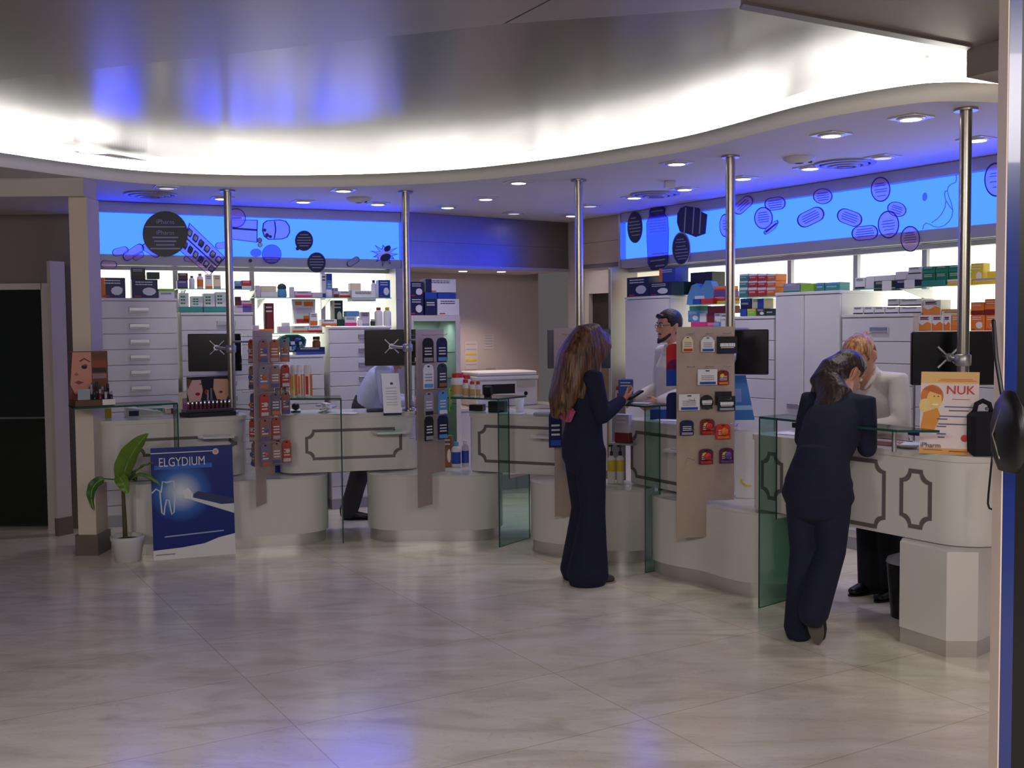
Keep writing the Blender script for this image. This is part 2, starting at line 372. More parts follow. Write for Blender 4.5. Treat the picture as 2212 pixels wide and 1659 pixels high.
mb = MB(); mb.bx(-5.4, dx, Yw+.045, Yw+.085, .90, .915, M_dark); struct(mb.build('trim_3'))
# open white leaf beside the column
lf = thing('door_2', None, None); lf['kind'] = 'structure'
a, b = at_z(126, 1158, 0), at_z(157, 1152, 0); a = Vector((a.x, a.y, 0)); b = Vector((b.x, b.y, 0))
nv = Vector((b.y-a.y, a.x-b.x, 0)).normalized()*-.04; zt = 2.16
mb = MB(); mb.prism([P2(a), P2(b), P2(b+nv), P2(a+nv)], .14, zt, M_wall); mb.build('leaf', lf)
mb = MB(); k = nv.normalized()*-.012; mb.prism([P2(a+k), P2(b+k), P2(b+nv), P2(a+nv)], 0, .14, M_stone); mb.build('plinth', lf)
hx = at_y(120, 760, 8.5)
mb = MB(); mb.bx(hx.x-.018, hx.x+.018, 8.5, 8.53, at_y(120, 822, 8.5).z, at_y(120, 705, 8.5).z, M_black); mb.bx(hx.x-.01, hx.x+.01, 8.53, 8.67, 1.5, 1.53, M_black); mb.build('handle', lf)
c0, c1 = at_z(171, 1200, 0), at_z(214, 1199, 0)
mb = MB(); mb.bx(c0.x, c1.x-.01, c0.y, c0.y+.22, .15, 2.555, M_wallc); struct(mb.build('wall_column'))
mb = MB(); mb.bx(c0.x-.02, c1.x+.004, c0.y-.014, c0.y+.235, 0, .15, M_stone); struct(mb.build('baseboard_column'))
# ---------------------------------------------------------------- wall units: shells
uL0, uL1 = uz(200, 500, LA, LD)[0], uz(866, 500, LA, LD)[0]
uR0, uR1 = uz(1341, 500, RA, RD)[0], uz(2150, 420, RA, RD)[0]+.9
zt, zb, zg = 2.595, 2.248, 2.165
M_bluelit = mat('blue_light', (70, 150, 255), .6, emit=(.085, .36, 8.5), strength=1.0)
M_bluelit.node_tree.nodes['Principled BSDF'].inputs['Base Color'].default_value = (.02, .05, .12, 1)
M_warmlit = mat('white_light', (235, 230, 205), .6, emit=(1, .98, .80), strength=2.1)
M_warmdim = mat('white_light_dim', (235, 230, 205), .6, emit=(1, .96, .72), strength=.72)
def unit_shell(side, A, D, u0, u1, cells, rail_y):
    nm = 'wall_'+side
    mb = MB()                                   # wall behind everything
    mb.bx(u0, u1, D+.34, D+.44, 0, Z_SOF, M_wall)
    struct(mb.build(nm, rz=A))
    t = thing('light_panel', 'long glowing blue light panel above the shelves %s' % ('beside the column' if side == 'left' else 'beside the steel clad pilaster'), 'light panel', ud(A, u0, D, zg), A, 'blue light panels under the ceiling')
    w = u1-u0
    MB().bx(0, w, 0, .30, zt-zg, Z_SOF-zg-.002, M_frame, .004).build('top_rail', t)
    MB().bx(0, w, 0, .30, 0, zb-zg, M_frame, .004).build('bottom_rail', t)
    MB().bx(0, w, .06, .10, zb-zg, zt-zg, M_bluelit).build('glowing_face', t)
    MB().bx(-.035, 0, -.005, .30, 0, Z_SOF-zg-.002, M_alu).build('end_cap', t)
    MB().bx(w, w+.035, -.005, .30, 0, Z_SOF-zg-.002, M_alu).build('end_cap', t)
    rz_ = uz(*rail_y, A, D)[1]
    bl = thing('light_panel', 'glowing white light panel behind the medicine shelves %s' % ('beside the column' if side == 'left' else 'opposite the drawer wall'), 'light panel', ud(A, u0, D+.27, 1.2), A, 'white light panels behind the shelves')
    for (c0, c1, bright) in cells:
        MB().bx(c0-u0, c1-u0, 0, .03, 0, rz_-1.2-.005, M_warmlit if bright else M_warmdim).build('glowing_pane', bl)
    rz_ = min(rz_, zg-.04); r = MB().bx(0, w, .0, .05, 0, .035, M_frame); ro = r.build('shelf_rail', loc=ud(A, u0, D+.10, rz_), rz=A)
    tag(ro, 'slim grey rail topping the lit shelves %s' % ('on the drawer wall' if side == 'left' else 'on the tall cabinet wall'), 'rail', 'shelf rails')
    for i, (c0, c1, b) in enumerate(cells[1:]):
        mb = MB().bx(-.02, .02, 0, .035, 0, zg-1.2, M_frame)
        o = mb.build('shelf_upright', loc=ud(A, c0, D+.18, 1.2), rz=A)
        tag(o, 'slotted grey shelf upright in front of the lit %s' % ('back by the drawer cabinets' if side == 'left' else 'back by the tall cabinet'), 'shelf upright', 'shelf uprights of the %s' % ('drawer wall' if side == 'left' else 'wall opposite'))
    return rz_
cl = [uz(x, 600, LA, LD+.27)[0] for x in (206, 376, 540, 692, 842)]
railL = unit_shell('left', LA, LD, uL0, uL1, [(cl[0], cl[1], 1), (cl[1], cl[2], 1), (cl[2], cl[3], 1), (cl[3], cl[4], 1)], (500, 577))
cr = [uz(x, 580, RA, RD+.27)[0] for x in (1352, 1468, 1500, 1592, 1722, 1865, 2014)]
railR = unit_shell('right', RA, RD, uR0, uR1, [(cr[0], cr[1], 0), (cr[1], cr[3], 1), (cr[3], cr[4], 1), (cr[4], cr[5], 1), (cr[5], cr[6], 1), (cr[6], uR1, 1)], (1900, 540))
# end posts of the units
for A, D, u, lab in ((LA, LD, uL0-.02, 'thin aluminium end post beside the column'), (LA, LD, uL1-.045, 'broad aluminium end post beside the glass door fridge'), (RA, RD, uR0-.02, 'thin aluminium end post beside the dark doorway')):
    wd_ = .10 if 'broad' in lab else .045
    mb = MB(); mb.bx(-wd_/2, wd_/2, -.12, .2, 0, zg, M_alu, .004); tag(mb.build('end_post', loc=ud(A, u, D), rz=A), lab, 'post')
# ---------------------------------------------------------------- niche between the units
s1a, s1b = at_z(880, 459, Z_SOF), at_z(1226, 481, Z_SOF); s1a.z = s1b.z = 0
s2a, s2b = at_z(1262.7, 474, Z_SOF), at_z(1339, 463.5, Z_SOF); s2a.z = s2b.z = 0
t1 = (s1b-s1a).normalized(); n1 = Vector((-t1.y, t1.x, 0)); an1 = math.atan2(t1.y, t1.x)
t2 = (s2b-s2a).normalized(); an2 = math.atan2(t2.y, t2.x)
mb = MB(); a, b = s1a+n1*.85-t1*.3, s1b+n1*.85+t1*.25; mb.prism([P2(a), P2(b), P2(b+n1*.1), P2(a+n1*.1)], 0, Z_SOF, M_wall); struct(mb.build('wall_back'))
mb = MB(); a, b = s1b, s2a; mb.prism([P2(a), P2(b), P2(b+Vector((.3, .35, 0))), P2(a+Vector((.1, .9, 0)))], 0, Z_SOF, M_wall); struct(mb.build('wall_pilaster'))
w1 = (s1b-s1a).length
p = thing('wall_panel', 'wide brushed steel wall panel above the niche with the copier', 'panel', (s1a.x, s1a.y, 2.18), an1)
MB().bx(0, w1, -.01, .04, .03, Z_SOF-2.18-.002, M_steel).build('face', p)
MB().bx(0, w1, -.035, .04, 0, .028, M_alu).build('bottom_lip', p); MB().bx(0, w1, -.012, -.0095, .24, .243, M_dark).build('seam', p)
mb = MB(); a, b = s1a+n1*.04, s1b+n1*.04; mb.prism([P2(a), P2(b), P2(b+n1*.8), P2(a+n1*.8)], 2.185, 2.215, M_wall); struct(mb.build('ceiling'))
w2 = (s2b-s2a).length; z2 = at_y(1300, 578, (s2a.y+s2b.y)/2).z
p = thing('wall_panel', 'small brown steel wall panel above the dark door', 'panel', (s2a.x, s2a.y, z2), an2)
MB().bx(0, w2, -.012, .03, .04, Z_SOF-z2-.002, M_board).build('face', p); MB().bx(0, w2, -.02, .03, 0, .038, M_dark).build('bottom_lip', p); MB().bx(0, w2, -.014, -.011, .25, .254, M_dark).build('seam', p)
dl = (at_y(1273, 640, 10.6).x-s2a.x)/t2.x
mb = MB(); zd = at_y(1300, 633, 10.45).z
mb.bx(0, dl, 0, .1, 0, z2, M_wallc); mb.bx(dl, w2+.05, 0, .1, zd, z2, M_wallc); struct(mb.build('wall_right', loc=s2a, rz=an2))
M_door = mat('dark_door', (60, 50, 44), .5, var=.08, vscale=4); M_door2 = mat('brown_board', (122, 104, 84), .6, var=.08, vscale=5)
d_ = thing('door_1', None, None, s2a, an2); d_['kind'] = 'structure'
MB().bx(dl, w2+.05, .05, .09, 0, zd, M_door).build('leaf', d_); MB().bx(dl+.06, w2+.05, .025, .05, .0, at_y(1300, 730, 10.4).z, M_door2).build('lower_board', d_); MB().bx(dl+.02, dl+.05, .0, .05, 1.0, 1.03, M_alu).build('handle', d_)
# downlights -------------------------------------------------------
M_lens = mat('lamp_lens', (255, 250, 240), .4, emit=(1, .95, .9), strength=9)
M_lensoff = mat('lamp_lens_dim', (235, 235, 240), .4, emit=(1, .97, .95), strength=.55)
M_ring = mat('lamp_ring', (214, 214, 220), .3, .3, var=.03)
def downlight(lit):
    t = thing('downlight', None, 'ceiling light')
    mb = MB(); mb.bx(-.085, .085, -.085, .085, -.008, 0, M_ring, .002); mb.build('square_frame', t)
    mb = MB(); mb.lathe([(.075, -.010), (.07, -.016), (.056, -.016), (.054, -.010)], M_ring, n=24); mb.build('ring', t)
    mb = MB(); mb.lathe([(.0, -.0145), (.053, -.0145), (.053, -.011)], M_lens if lit else M_lensoff, n=24); mb.build('lens', t); return t
dl_on = downlight(True); dl_off = downlight(False); first = {1: dl_on, 0: dl_off}
DL = [(1968, 258, 1, 'largest glowing ceiling spot, next to the pole at the pillar'), (1795, 294, 1, 'glowing ceiling spot between the two poles at the steel pillar side, front row'), (1462, 355, 1, 'glowing ceiling spot in the front row, above the steel display board'),
 (1120, 396, 1, 'glowing ceiling spot in the front row over the copier niche counter'), (742, 413, 1, 'glowing ceiling spot in the front row in front of the smoke detector pair'), (2110, 304, 1, 'glowing ceiling spot behind the thick pole at the blue kiosk'),
 (655, 437, 1, 'glowing ceiling spot above the floating pill bottle cutout'), (1049, 431, 1, 'glowing ceiling spot between the two middle poles, nearer the edge'), (967, 449, 1, 'glowing ceiling spot before the wide steel panel'),
 (480, 430, 1, 'glowing ceiling spot half hidden by the first pole from the column'), (816, 442, 1, 'small glowing ceiling spot at the end of the blue panel by the fridge'), (1370, 428, 1, 'glowing ceiling spot beside the ring vent over the dark oval cutout'),
 (1479, 410, 1, 'glowing ceiling spot above the striped dark jar cutout'), (1605, 387, 1, 'glowing ceiling spot just behind the pole of the steel display board'), (1750, 365, 1, 'glowing ceiling spot beside the large ring vent'),
 (1907, 342, 0, 'unlit ceiling spot above the wall of pale cutout discs'), (1110, 462, 0, 'unlit ceiling spot close to the wide steel panel'), (1275, 446, 0, 'unlit ceiling spot beside the middle pole and brown panel'), (1235, 467, 1, 'glowing ceiling spot at the plain pilaster'), (360, 407, 0, 'unlit ceiling spot beside the round vent over the black disc')]
SPOT_W = 15
for px, py, on, lab in DL:
    q = at_z(px, py, Z_SOF-.012); q.z = Z_SOF; o = first[on]
    if o is not None: o.location = q; first[on] = None; o['label'] = lab
    else: o = dup(dl_on if on else dl_off, q, label=lab)
    o['group'] = 'downlights in the soffit'; o.rotation_euler = (0, 0, RA if px > 1330 else LA)
    if on: spot('downlight_beam', (q.x, q.y, Z_SOF-.03), SPOT_W, 92, (1, .95, .92), .7, .05)
for px, py, lab in ((1000, 587, 'small round spot under the steel panel, nearer the fridge'), (1083, 588, 'small round spot under the steel panel, nearer the pilaster')):
    q = at_z(px, py, 2.175)
    t = thing('downlight', lab, 'ceiling light', (q.x, q.y, 2.185), 0, 'spots under the niche ceiling'); MB().lathe([(.055, -.006), (.055, 0)], M_ring).build('ring', t); MB().lathe([(0, -.009), (.042, -.009), (.042, -.004)], M_lens).build('lens', t)
    spot('downlight_beam', (q.x, q.y, 2.16), 24, 110, (1, .80, .68), .8, .03)
M_vent = mat('vent_metal', (150, 148, 156), .4, .3, var=.05)
for i, (px, py, lab) in enumerate(((325, 421, 'round ring vent in the soffit above the black disc sign'), (1825, 355, 'round ring vent in the soffit near the unlit spot'), (1415, 421, 'round ring vent in the soffit above the tall bottle cutout'))):
    q = at_z(px, py, Z_SOF-.01)
    if i == 0:
        v0 = thing('ceiling_vent', lab, 'vent', (q.x, q.y, Z_SOF), 0, 'round ceiling vents')
        for k, (r0, r1, z) in enumerate(((.17, .20, -.004), (.12, .15, -.012), (.075, .10, -.02))):
            MB().lathe([(r1, 0), (r1, z-.006), (r0, z-.01), (r0, 0)], M_vent, n=28).build('ring', v0)
        MB().lathe([(0, -.03), (.05, -.03), (.055, 0)], M_dark, n=20).build('core', v0)
    else: dup(v0, (q.x, q.y, Z_SOF), label=lab)
for px, py, sx, lab in ((1727, 345, .10, 'round smoke detector with a dark eye between the poles'), (775, 432, .10, 'round smoke detector in the soffit before the blue panel end')):
    q = at_z(px, py, Z_SOF-.015); t = thing('smoke_detector', lab, 'smoke detector', (q.x, q.y, Z_SOF), 0, 'smoke detectors in the soffit')
    MB().lathe([(.10, 0), (.10, -.012), (.07, -.035), (0, -.04)], M_soffit, n=24).build('body', t); MB().lathe([(.03, -.0385), (.0, -.043)], M_gap, n=14).build('eye', t); MB().box((.06, -.03, -.034), (.02, .02, .012), M_gap).build('indicator', t)
q = at_z(1447, 397, Z_SOF-.02); mb = MB().box((0, 0, -.025), (.08, .08, .05), M_soffit, bev=.004); tag(mb.build('ceiling_sensor', loc=(q.x, q.y, Z_SOF)), 'small square sensor box on the soffit beside a front row spot', 'sensor')
# air grille on the cove wall
g0, g1 = at_z(186, 350, 2.83), at_z(346, 360, 2.83)
ci = min(range(n), key=lambda i: abs(CV[i].x/CV[i].y-(266-1106)/2304)); t = (CV[ci+3]-CV[ci-3]).normalized(); an = math.atan2(t.y, t.x)
gr = thing('air_grille', 'long white louvred air grille above the curved white fascia', 'vent', (CV[ci].x+t.y*.012, CV[ci].y-t.x*.012, 2.79), an)
mb = MB(); mb.bx(-.29, .29, -.012, .01, 0, .11, M_vent); mb.build('frame', gr)
mb = MB()
for k in range(26): mb.box((-.27+k*.0216, -.016, .055), (.008, .008, .095), M_fascia)
mb.build('louvres', gr)
# blue kiosk at the picture edge
ky = 2.9; k0, k1, k2 = at_y(2149, 800, ky).x, at_y(2167, 800, ky).x, at_y(2197, 800, ky).x
M_kblue = mat('blue_gloss', (26, 46, 116), .22, coat=.5, var=.06, vscale=3); M_kcream = mat('cream_trim', (206, 190, 178), .45, var=.04)
kk = thing('kiosk_panel', 'tall blue glossy kiosk panel with a cream edge trim, cut off by the picture', 'kiosk', (k1, ky, 0))
MB().bx(0, .004, .0005, .055, 0, 2.9, M_kcream).build('edge_trim', kk); MB().bx(.0045, k2-k1, 0, .055, 0, 2.9, M_kblue).build('front_panel', kk); MB().bx(k2-k1+.0005, .55, .004, .055, 0, 2.9, M_black).build('screen_panel', kk)
q = at_y(2215, 950, ky-.22); mb = MB().lathe([(0, -.1), (.05, -.095), (.085, -.05), (.09, .02), (.07, .08), (.03, .115), (0, .12)], M_black, n=24, sx=.32, sy=1.0)
bg = thing('bag', 'rounded black shiny bag hanging at the blue kiosk panel', 'bag', (q.x+.012, ky-.105, q.z)); mb.build('body', bg)
MB().tube([(-.02, 0, .07), (-.03, .03, .0), (-.024, 0, -.06)], .0035, M_pole, 8).build('zip', bg); MB().tube([(0, .04, .1), (0, .08, .2), (0, .1, .3)], .006, M_black).build('strap', bg)
# ================================================================ CABINETS
def cabinet(A, D, u0, u1, ztop, kind, label, rows=(), handle=None, hx=.5, dep=.46, group=None, hz=None, panel_mat=None):
    t = thing('drawer_cabinet' if kind == 'drawers' else 'tall_cabinet', label, 'cabinet', ud(A, u0, D), A, group)
    w = u1-u0; pm = panel_mat or M_cab
    MB().bx(.004, w-.004, .022, dep, .09, ztop-.022, M_cab).build('body', t)
    MB().bx(0, w, -.004, dep, ztop-.022, ztop, M_cab, .003).build('top', t)
    MB().bx(.01, w-.01, .03, dep-.02, 0, .088, M_frame).build('plinth', t)
    if kind == 'drawers':
        z = ztop-.028; i = 0
        while z > .16:
            h = rows[i] if i < len(rows) else .128
            h = min(h, z-.095)
            d = MB().bx(.005, w-.005, 0, .02, z-h+.005, z, pm, .002).build('drawer', t)
            if handle and i < 7 and not (i in (handle or ())):
                c = w*hx; m2 = MB(); m2.bx(c-.078, c+.078, -.010, 0, z-h*.5-.022, z-h*.5+.022, M_alu, .003); m2.bx(c-.07, c+.07, -.0125, -.0095, z-h*.5-.016, z-h*.5-.006, M_frame); m2.build('handle', d)
            z -= h; i += 1
    else:
        k = len(rows)
        e = [0]+list(rows)+[w]
        for i in range(len(e)-1):
            d = MB().bx(e[i]+.004, e[i+1]-.004, 0, .02, .095, ztop-.028, pm, .002).build('door', t)
            if handle:
                c = e[i+1]-.10 if i == 0 else e[i]+.10; zz = hz or 1.0
                MB().bx(c-.06, c+.06, -.012, 0, zz-.02, zz+.02, M_alu, .003).build('handle', d)
    return t
GC = 'white drawer cabinets under the blue panel'
CA = cabinet(LA, LCD, .558, 1.160, 1.88, 'drawers', 'tallest white drawer cabinet, standing beside the column', (.14,), handle=(99,), group=GC)
CB = cabinet(LA, LCD, 1.186, 1.785, 1.760, 'drawers', 'white drawer cabinet behind the monitor nearest the column', (.125, .128), handle=(99,), hx=.62, group=GC)
CC = cabinet(LA, LCD, 1.810, 2.400, 1.388, 'drawers', 'lowest white drawer cabinet, under the dark green gift bag', (.15,), handle=(0, 1, 2), group=GC)
CD_ = cabinet(LA, LCD, 2.444, 3.021, 1.634, 'drawers', 'white drawer cabinet next to the glass door fridge', (.125, .125), handle=(99,), hx=.6, group=GC)
GR = 'white cabinets on the wall opposite the drawers'
CE = cabinet(RA, RCD, -7.735, -7.125, 1.878, 'doors', 'tall white door cabinet beside the dark doorway', (), group=GR)
CF = cabinet(RA, RCD, -7.09, -6.50, 1.555, 'drawers', 'white drawer cabinet behind the bearded man, mostly hidden', (.13,), group=GR)
CG = cabinet(RA, RCD, -6.478, -5.887, 1.682, 'drawers', 'white drawer cabinet beside the steel display board monitor', (.165, .15, .15, .15, .15, .15, .15), handle=(1, 2, 3, 4, 5, 6), hx=.42, group=GR)
CH = cabinet(RA, RCD, -5.874, -5.247, 1.855, 'doors', 'tall white two door cabinet with low handles', (.288,), handle=True, hz=1.0, group=GR)
CI = cabinet(RA, RCD, -5.232, -4.632, 1.680, 'drawers', 'white drawer cabinet behind the blonde woman in the white shirt', (.165, .15, .15, .15), handle=(1, 2, 3, 4, 5, 6), hx=.55, group=GR)
CJ = cabinet(RA, RCD, -4.612, -3.95, 1.560, 'drawers', 'white drawer cabinet behind the yellow sign and big monitor', (.18, .15, .15), group=GR)
# fridge with a glass door
f0, f1 = uz(884, 700, LA, LCD+.02)[0], uz(994, 690, LA, LCD+.02)[0]; fz = uz(940, 681, LA, LCD+.02)[1]
fr = thing('glass_door_fridge', 'white upright fridge with a glass door and wire shelves', 'fridge', ud(LA, f0, LCD+.02), LA); fw = f1-f0
mb = MB(); mb.bx(0, .03, .03, .52, 0, fz, M_white); mb.bx(fw-.03, fw, .03, .52, 0, fz, M_white); mb.bx(.03, fw-.03, .49, .52, 0, fz, M_white); mb.bx(.03, fw-.03, .03, .49, 0, .22, M_white); mb.bx(.03, fw-.03, .03, .49, fz-.06, fz, M_white); mb.build('body', fr)
mb = MB(); mb.bx(0, .045, 0, .028, .2, fz-.0, M_white, .003); mb.bx(fw-.045, fw, 0, .028, .2, fz, M_white, .003); mb.bx(.045, fw-.045, 0, .028, fz-.055, fz, M_white); mb.bx(.045, fw-.045, 0, .028, .2, .26, M_white); do = mb.build('door', fr)
MB().bx(.045, fw-.045, .010, .016, .26, fz-.055, M_glass).build('door_glass', do)
for k in range(5):
    mb = MB(); z = .42+k*.24
    mb.bx(.035, fw-.035, .05, .055, z, z+.008, M_alu); mb.bx(.035, fw-.035, .46, .465, z, z+.008, M_alu)
    for j in range(9): mb.bx(.04+j*(fw-.085)/8, .044+j*(fw-.085)/8, .05, .465, z+.002, z+.006, M_alu)
    mb.build('wire_shelf', fr)
q = ud(LA, f0+fw/2, LCD+.26, fz-.075); area('fridge_fill', q, fw*.7, 1.6, (.92, .96, 1), sy=.08)  # unseen light added to lift the fridge interior
# low cabinet with the copier
lc0 = uz(1030, 1000, LA, LCD+.28); mb = thing('low_cabinet', 'low white cabinet under the copier in the niche', 'cabinet', ud(LA, f1+.06, 9.62), LA)
MB().bx(0, 1.2, 0, .5, .15, .80, M_cab).build('body', mb); MB().bx(-.01, 1.21, -.02, .51, .80, .83, M_white, .003).build('top', mb); MB().bx(0, 1.2, .01, .48, 0, .148, M_frame).build('plinth', mb)
for k in range(2): MB().bx(.01+k*.6, .595+k*.6, -.016, 0, .16, .79, M_cab, .002).build('door', mb)
# ================================================================ COUNTERS
def cassini(c0, c1, r, n, k=72):
    c = (c0+c1)/2; d = c1-c0; L = d.length/2+r; an = math.atan2(d.y, d.x)
    a2 = (L*L-n*n)/2; b2 = (L*L+n*n)/2; pts = []
    for i in range(k):
        t = 2*math.pi*i/k; rr = math.sqrt(a2*math.cos(2*t)+math.sqrt(max(b2*b2-(a2*math.sin(2*t))**2, 0)))
        pts.append((rr*math.cos(t), rr*math.sin(t)))
    return c, an, pts
def inset(pts, f):
    return [(x*f, y*f) for x, y in pts]
BASES = [((-2.165, 7.95), (-1.69, 8.11), 'white wavy counter base behind the toothpaste poster'), ((-.86, 8.235), (-.35, 8.215), 'white wavy counter base with a steel kick strip, in the middle of the row'),
         ((.385, 7.66), (.725, 7.41), 'white wavy counter base behind the long haired woman'), ((1.165, 6.93), (1.52, 6.46), 'white wavy counter base under the wide steel display board')]
for a, b, lab in BASES:
    c, an, pts = cassini(Vector((*a, 0)), Vector((*b, 0)), .27, .215)
    t = thing('curved_pedestal', lab, 'counter pedestal', c, an, 'wavy counter bases')
    MB().prism(pts, .085, .495, M_white, smooth=True).build('body', t)
    MB().prism(inset(pts, .965), 0, .084, M_kick, smooth=True).build('kick_strip', t)
    MB().prism(inset(pts, 1.006), .496, .503, M_white, smooth=True).build('top', t)
def pedestal(pts, lab, zt=.512):
    c = sum(pts, Vector())/len(pts); c.z = 0
    t = thing('counter_pedestal', lab, 'counter pedestal', c, 0, 'chamfered end pedestals'); q = [(p.x-c.x, p.y-c.y) for p in pts]
    MB().prism(q, .08, zt, M_white).build('body', t); MB().prism(inset(q, .985), 0, .079, M_kick).build('kick_strip', t)
a, b, c_, d_ = at_z(1942, 1387, 0), at_z(2043, 1420, 0), at_z(2111, 1421, 0), at_z(2150, 1402, 0)
pedestal([a, b, c_, d_, d_+Vector((.02, .25, 0)), a+Vector((.28, .2, 0)), a+Vector((.05, .1, 0))], 'white chamfered pedestal under the end of the counter with the yellow sign')
pedestal([Vector(v) for v in ((-2.83, 7.78, 0), (-2.80, 7.62, 0), (-2.69, 7.56, 0), (-2.42, 7.66, 0), (-2.46, 7.84, 0), (-2.72, 7.94, 0))], 'white chamfered pedestal beside the potted plant')
def rrect(w, d, r0, r1, k=10):                # plan with rounded ends: corner radii at the two ends
    pts = []
    for cx, cy, r, s in ((r0, r0, r0, 180), (w-r1, r1, r1, 270), (w-r1, d-r1, r1, 0), (r0, d-r0, r0, 90)):
        for i in range(k+1):
            t = math.radians(s+90*i/k); pts.append((cx+r*math.cos(t), cy+r*math.sin(t)))
    return pts
def notch_frame(mb, x0, x1, z0, z1, r, wd, m, y=-.0025):    # ornamental frame with hollow corners
    def path(o):
        pts = []; R = r+(-o)*.25
        for cx, cz, s in ((x0+o, z0+o, 90), (x1-o, z0+o, 180), (x1-o, z1-o, 270), (x0+o, z1-o, 0)):
            seq = []
            for i in range(7):
                t = math.radians(s-90*i/6); seq.append((cx+R*math.cos(t), cz+R*math.sin(t)))
            pts += seq
        return pts
    A, B = path(0), path(wd); n = len(A); vs = [(p[0], y, p[1]) for p in A]+[(p[0], y, p[1]) for p in B]+[(p[0], 0.004, p[1]) for p in A]+[(p[0], 0.004, p[1]) for p in B]
    mb.add(vs, [(i, (i+1) % n, n+(i+1) % n, n+i) for i in range(n)]+[(i, 2*n+i, 2*n+(i+1) % n, (i+1) % n) for i in range(n)]+[(n+i, n+(i+1) % n, 3*n+(i+1) % n, 3*n+i) for i in range(n)], m)
def counter(p0, p1, d, r0, r1, frames, lab):
    p0 = Vector((*p0, 0)); p1 = Vector((*p1, 0)); v = p1-p0; w = v.length; an = math.atan2(v.y, v.x); D = p0.dot(nrm(an)); u0 = p0.dot(dirv(an))
    t = thing('counter', lab, 'counter', p0, an, 'white service counters')
    pl = rrect(w, d, r0, r1)
    MB().prism(pl, .515, .928, M_white, smooth=True).build('body', t)
    cx, cy = w/2, d/2; big = [(cx+(x-cx)*(1+.016/w), cy+(y-cy)*(1+.016/d)) for x, y in pl]
    MB().prism(big, .929, .96, M_white, smooth=True).build('worktop', t)
    for (xa, ya, xb, yb) in frames:
        a = uz(xa, yb, an, D); b = uz(xb, ya, an, D)
        mb = MB(); notch_frame(mb, a[0]-u0, b[0]-u0, a[1], b[1], .055, .022, M_dark); mb.build('ornament_frame', t)
    return t, an, p0, w
K1 = counter((-2.97, 7.655), (-2.0, 8.06), .5, .13, .16, [(292, 938, 512, 988)], 'white counter carrying the lipstick displays, next to the column')
K2 = counter((-1.76, 8.05), (-.71, 8.315), .5, .14, .14, [(660, 922, 868, 995)], 'white counter with the row of orange sunscreen bottles and a leaflet stand')
K3 = counter((-.37, 8.165), (.56, 7.74), .5, .14, .14, [(1033, 924, 1248, 998)], 'white counter in front of the copier, behind the long haired woman')
K4 = counter((.78, 7.505), (1.19, 6.81), .42, .14, .14, [(1363, 946, 1500, 1030)], 'white counter with the blue box, half hidden by the steel display board')
K5 = counter((1.425, 6.365), (2.215, 5.085), .42, .06, .2, [(1644, 980, 1692, 1076), (1735, 995, 1914, 1112), (1943, 1018, 2014, 1136)], 'white counter with the yellow sign, where the woman in navy leans')
# poles -------------------------------------------------------------
POLES = [(491, 411, 'satin steel pole nearest the column'), (876, 413, 'satin steel pole at the fridge end of the blue panel'), (1250, 388, 'satin steel pole above the long haired woman'), (1578, 337, 'satin steel pole carrying the wide steel display board'), (2087, 235, 'thickest looking satin steel pole, by the blue kiosk')]
PP = []
for px, py, lab in POLES:
    q = at_z(px, py, Z_SOF); PP.append(q)
    t = thing('support_pole', lab, 'pole', (q.x, q.y, .962), 0, 'steel poles between counter and soffit')
    MB().lathe([(.03, 0), (.03, Z_SOF-.962-.004)], M_pole, n=24).build('shaft', t)
    MB().lathe([(.058, Z_SOF-.962-.012), (.058, Z_SOF-.962-.002)], M_pole, n=24).build('ceiling_collar', t); MB().lathe([(.05, .002), (.05, .014), (.032, .02)], M_pole, n=24).build('foot_collar', t)
# monitors seen from behind ---------------------------------------------
M_mon2 = mat('monitor_grey', (70, 72, 82), .25, var=.15, vscale=10)
def monitor(x0, y0, x1, y1, Y, yaw, pole, br, lab, m=None):
    a = at_y(x0, (y0+y1)/2, Y); b = at_y(x1, (y0+y1)/2, Y); w = (b.x-a.x)/math.cos(yaw); zc_ = at_y((x0+x1)/2, (y0+y1)/2, Y).z; h = (y1-y0)*Y/F_PX
    c = Vector(((a.x+b.x)/2, Y, zc_)); t = thing('monitor', lab, 'monitor', c, yaw, 'flat monitors mounted on the poles')
    MB().box((0, .008, 0), (w, .034, h), m or M_screen, bev=.006).build('shell', t)
    MB().bx(-w/2+.015, w/2-.015, .0255, .027, -h/2+.015, h/2-.015, M_gap).build('screen', t)
    R = Matrix.Rotation(-yaw, 3, 'Z'); pl = R @ (Vector((pole.x, pole.y, 0))-Vector((c.x, c.y, 0)))
    if br:
        bq = R @ (at_y(br[0], br[1], Y-.03)-c); mb = MB()
        for sx in (-1, 1):
            for sz in (-1, 1): mb.cyl((bq.x, -.018, bq.z), (bq.x+sx*.055, -.014, bq.z+sz*.055), .007, M_alu, 8)
        mb.cyl((bq.x, -.012, bq.z), (bq.x, -.045, bq.z), .022, M_alu, 16); mb.build('bracket', t)
        mb = MB(); mb.tube([(bq.x, -.04, bq.z), (bq.x+(pl.x-bq.x)*.5, -.06, bq.z-.01), (pl.x, pl.y+.02, bq.z-.01)], .014, M_alu, 10); mb.lathe([(.033, -.03), (.04, -.025), (.04, .025), (.033, .03)], M_alu, (pl.x, pl.y, bq.z-.01), 18); mb.build('arm', t)
    return t
monitor(408, 721, 520, 802, 8.46, .1, PP[0], (468, 751), 'black monitor back with a silver cross bracket, above the lipstick display')
monitor(788, 712, 905, 790, 8.60, .05, PP[1], (846, 748), 'black monitor back with a silver cross bracket, beside the fridge')
monitor(1183, 711, 1318, 796, 8.04, -.1, PP[2], (1262, 762), 'grey glinting monitor behind the head of the long haired woman', M_mon2)
monitor(1515, 712, 1654, 809, 7.02, -.35, PP[3], (1568, 765), 'black monitor jutting out beside the steel display board')
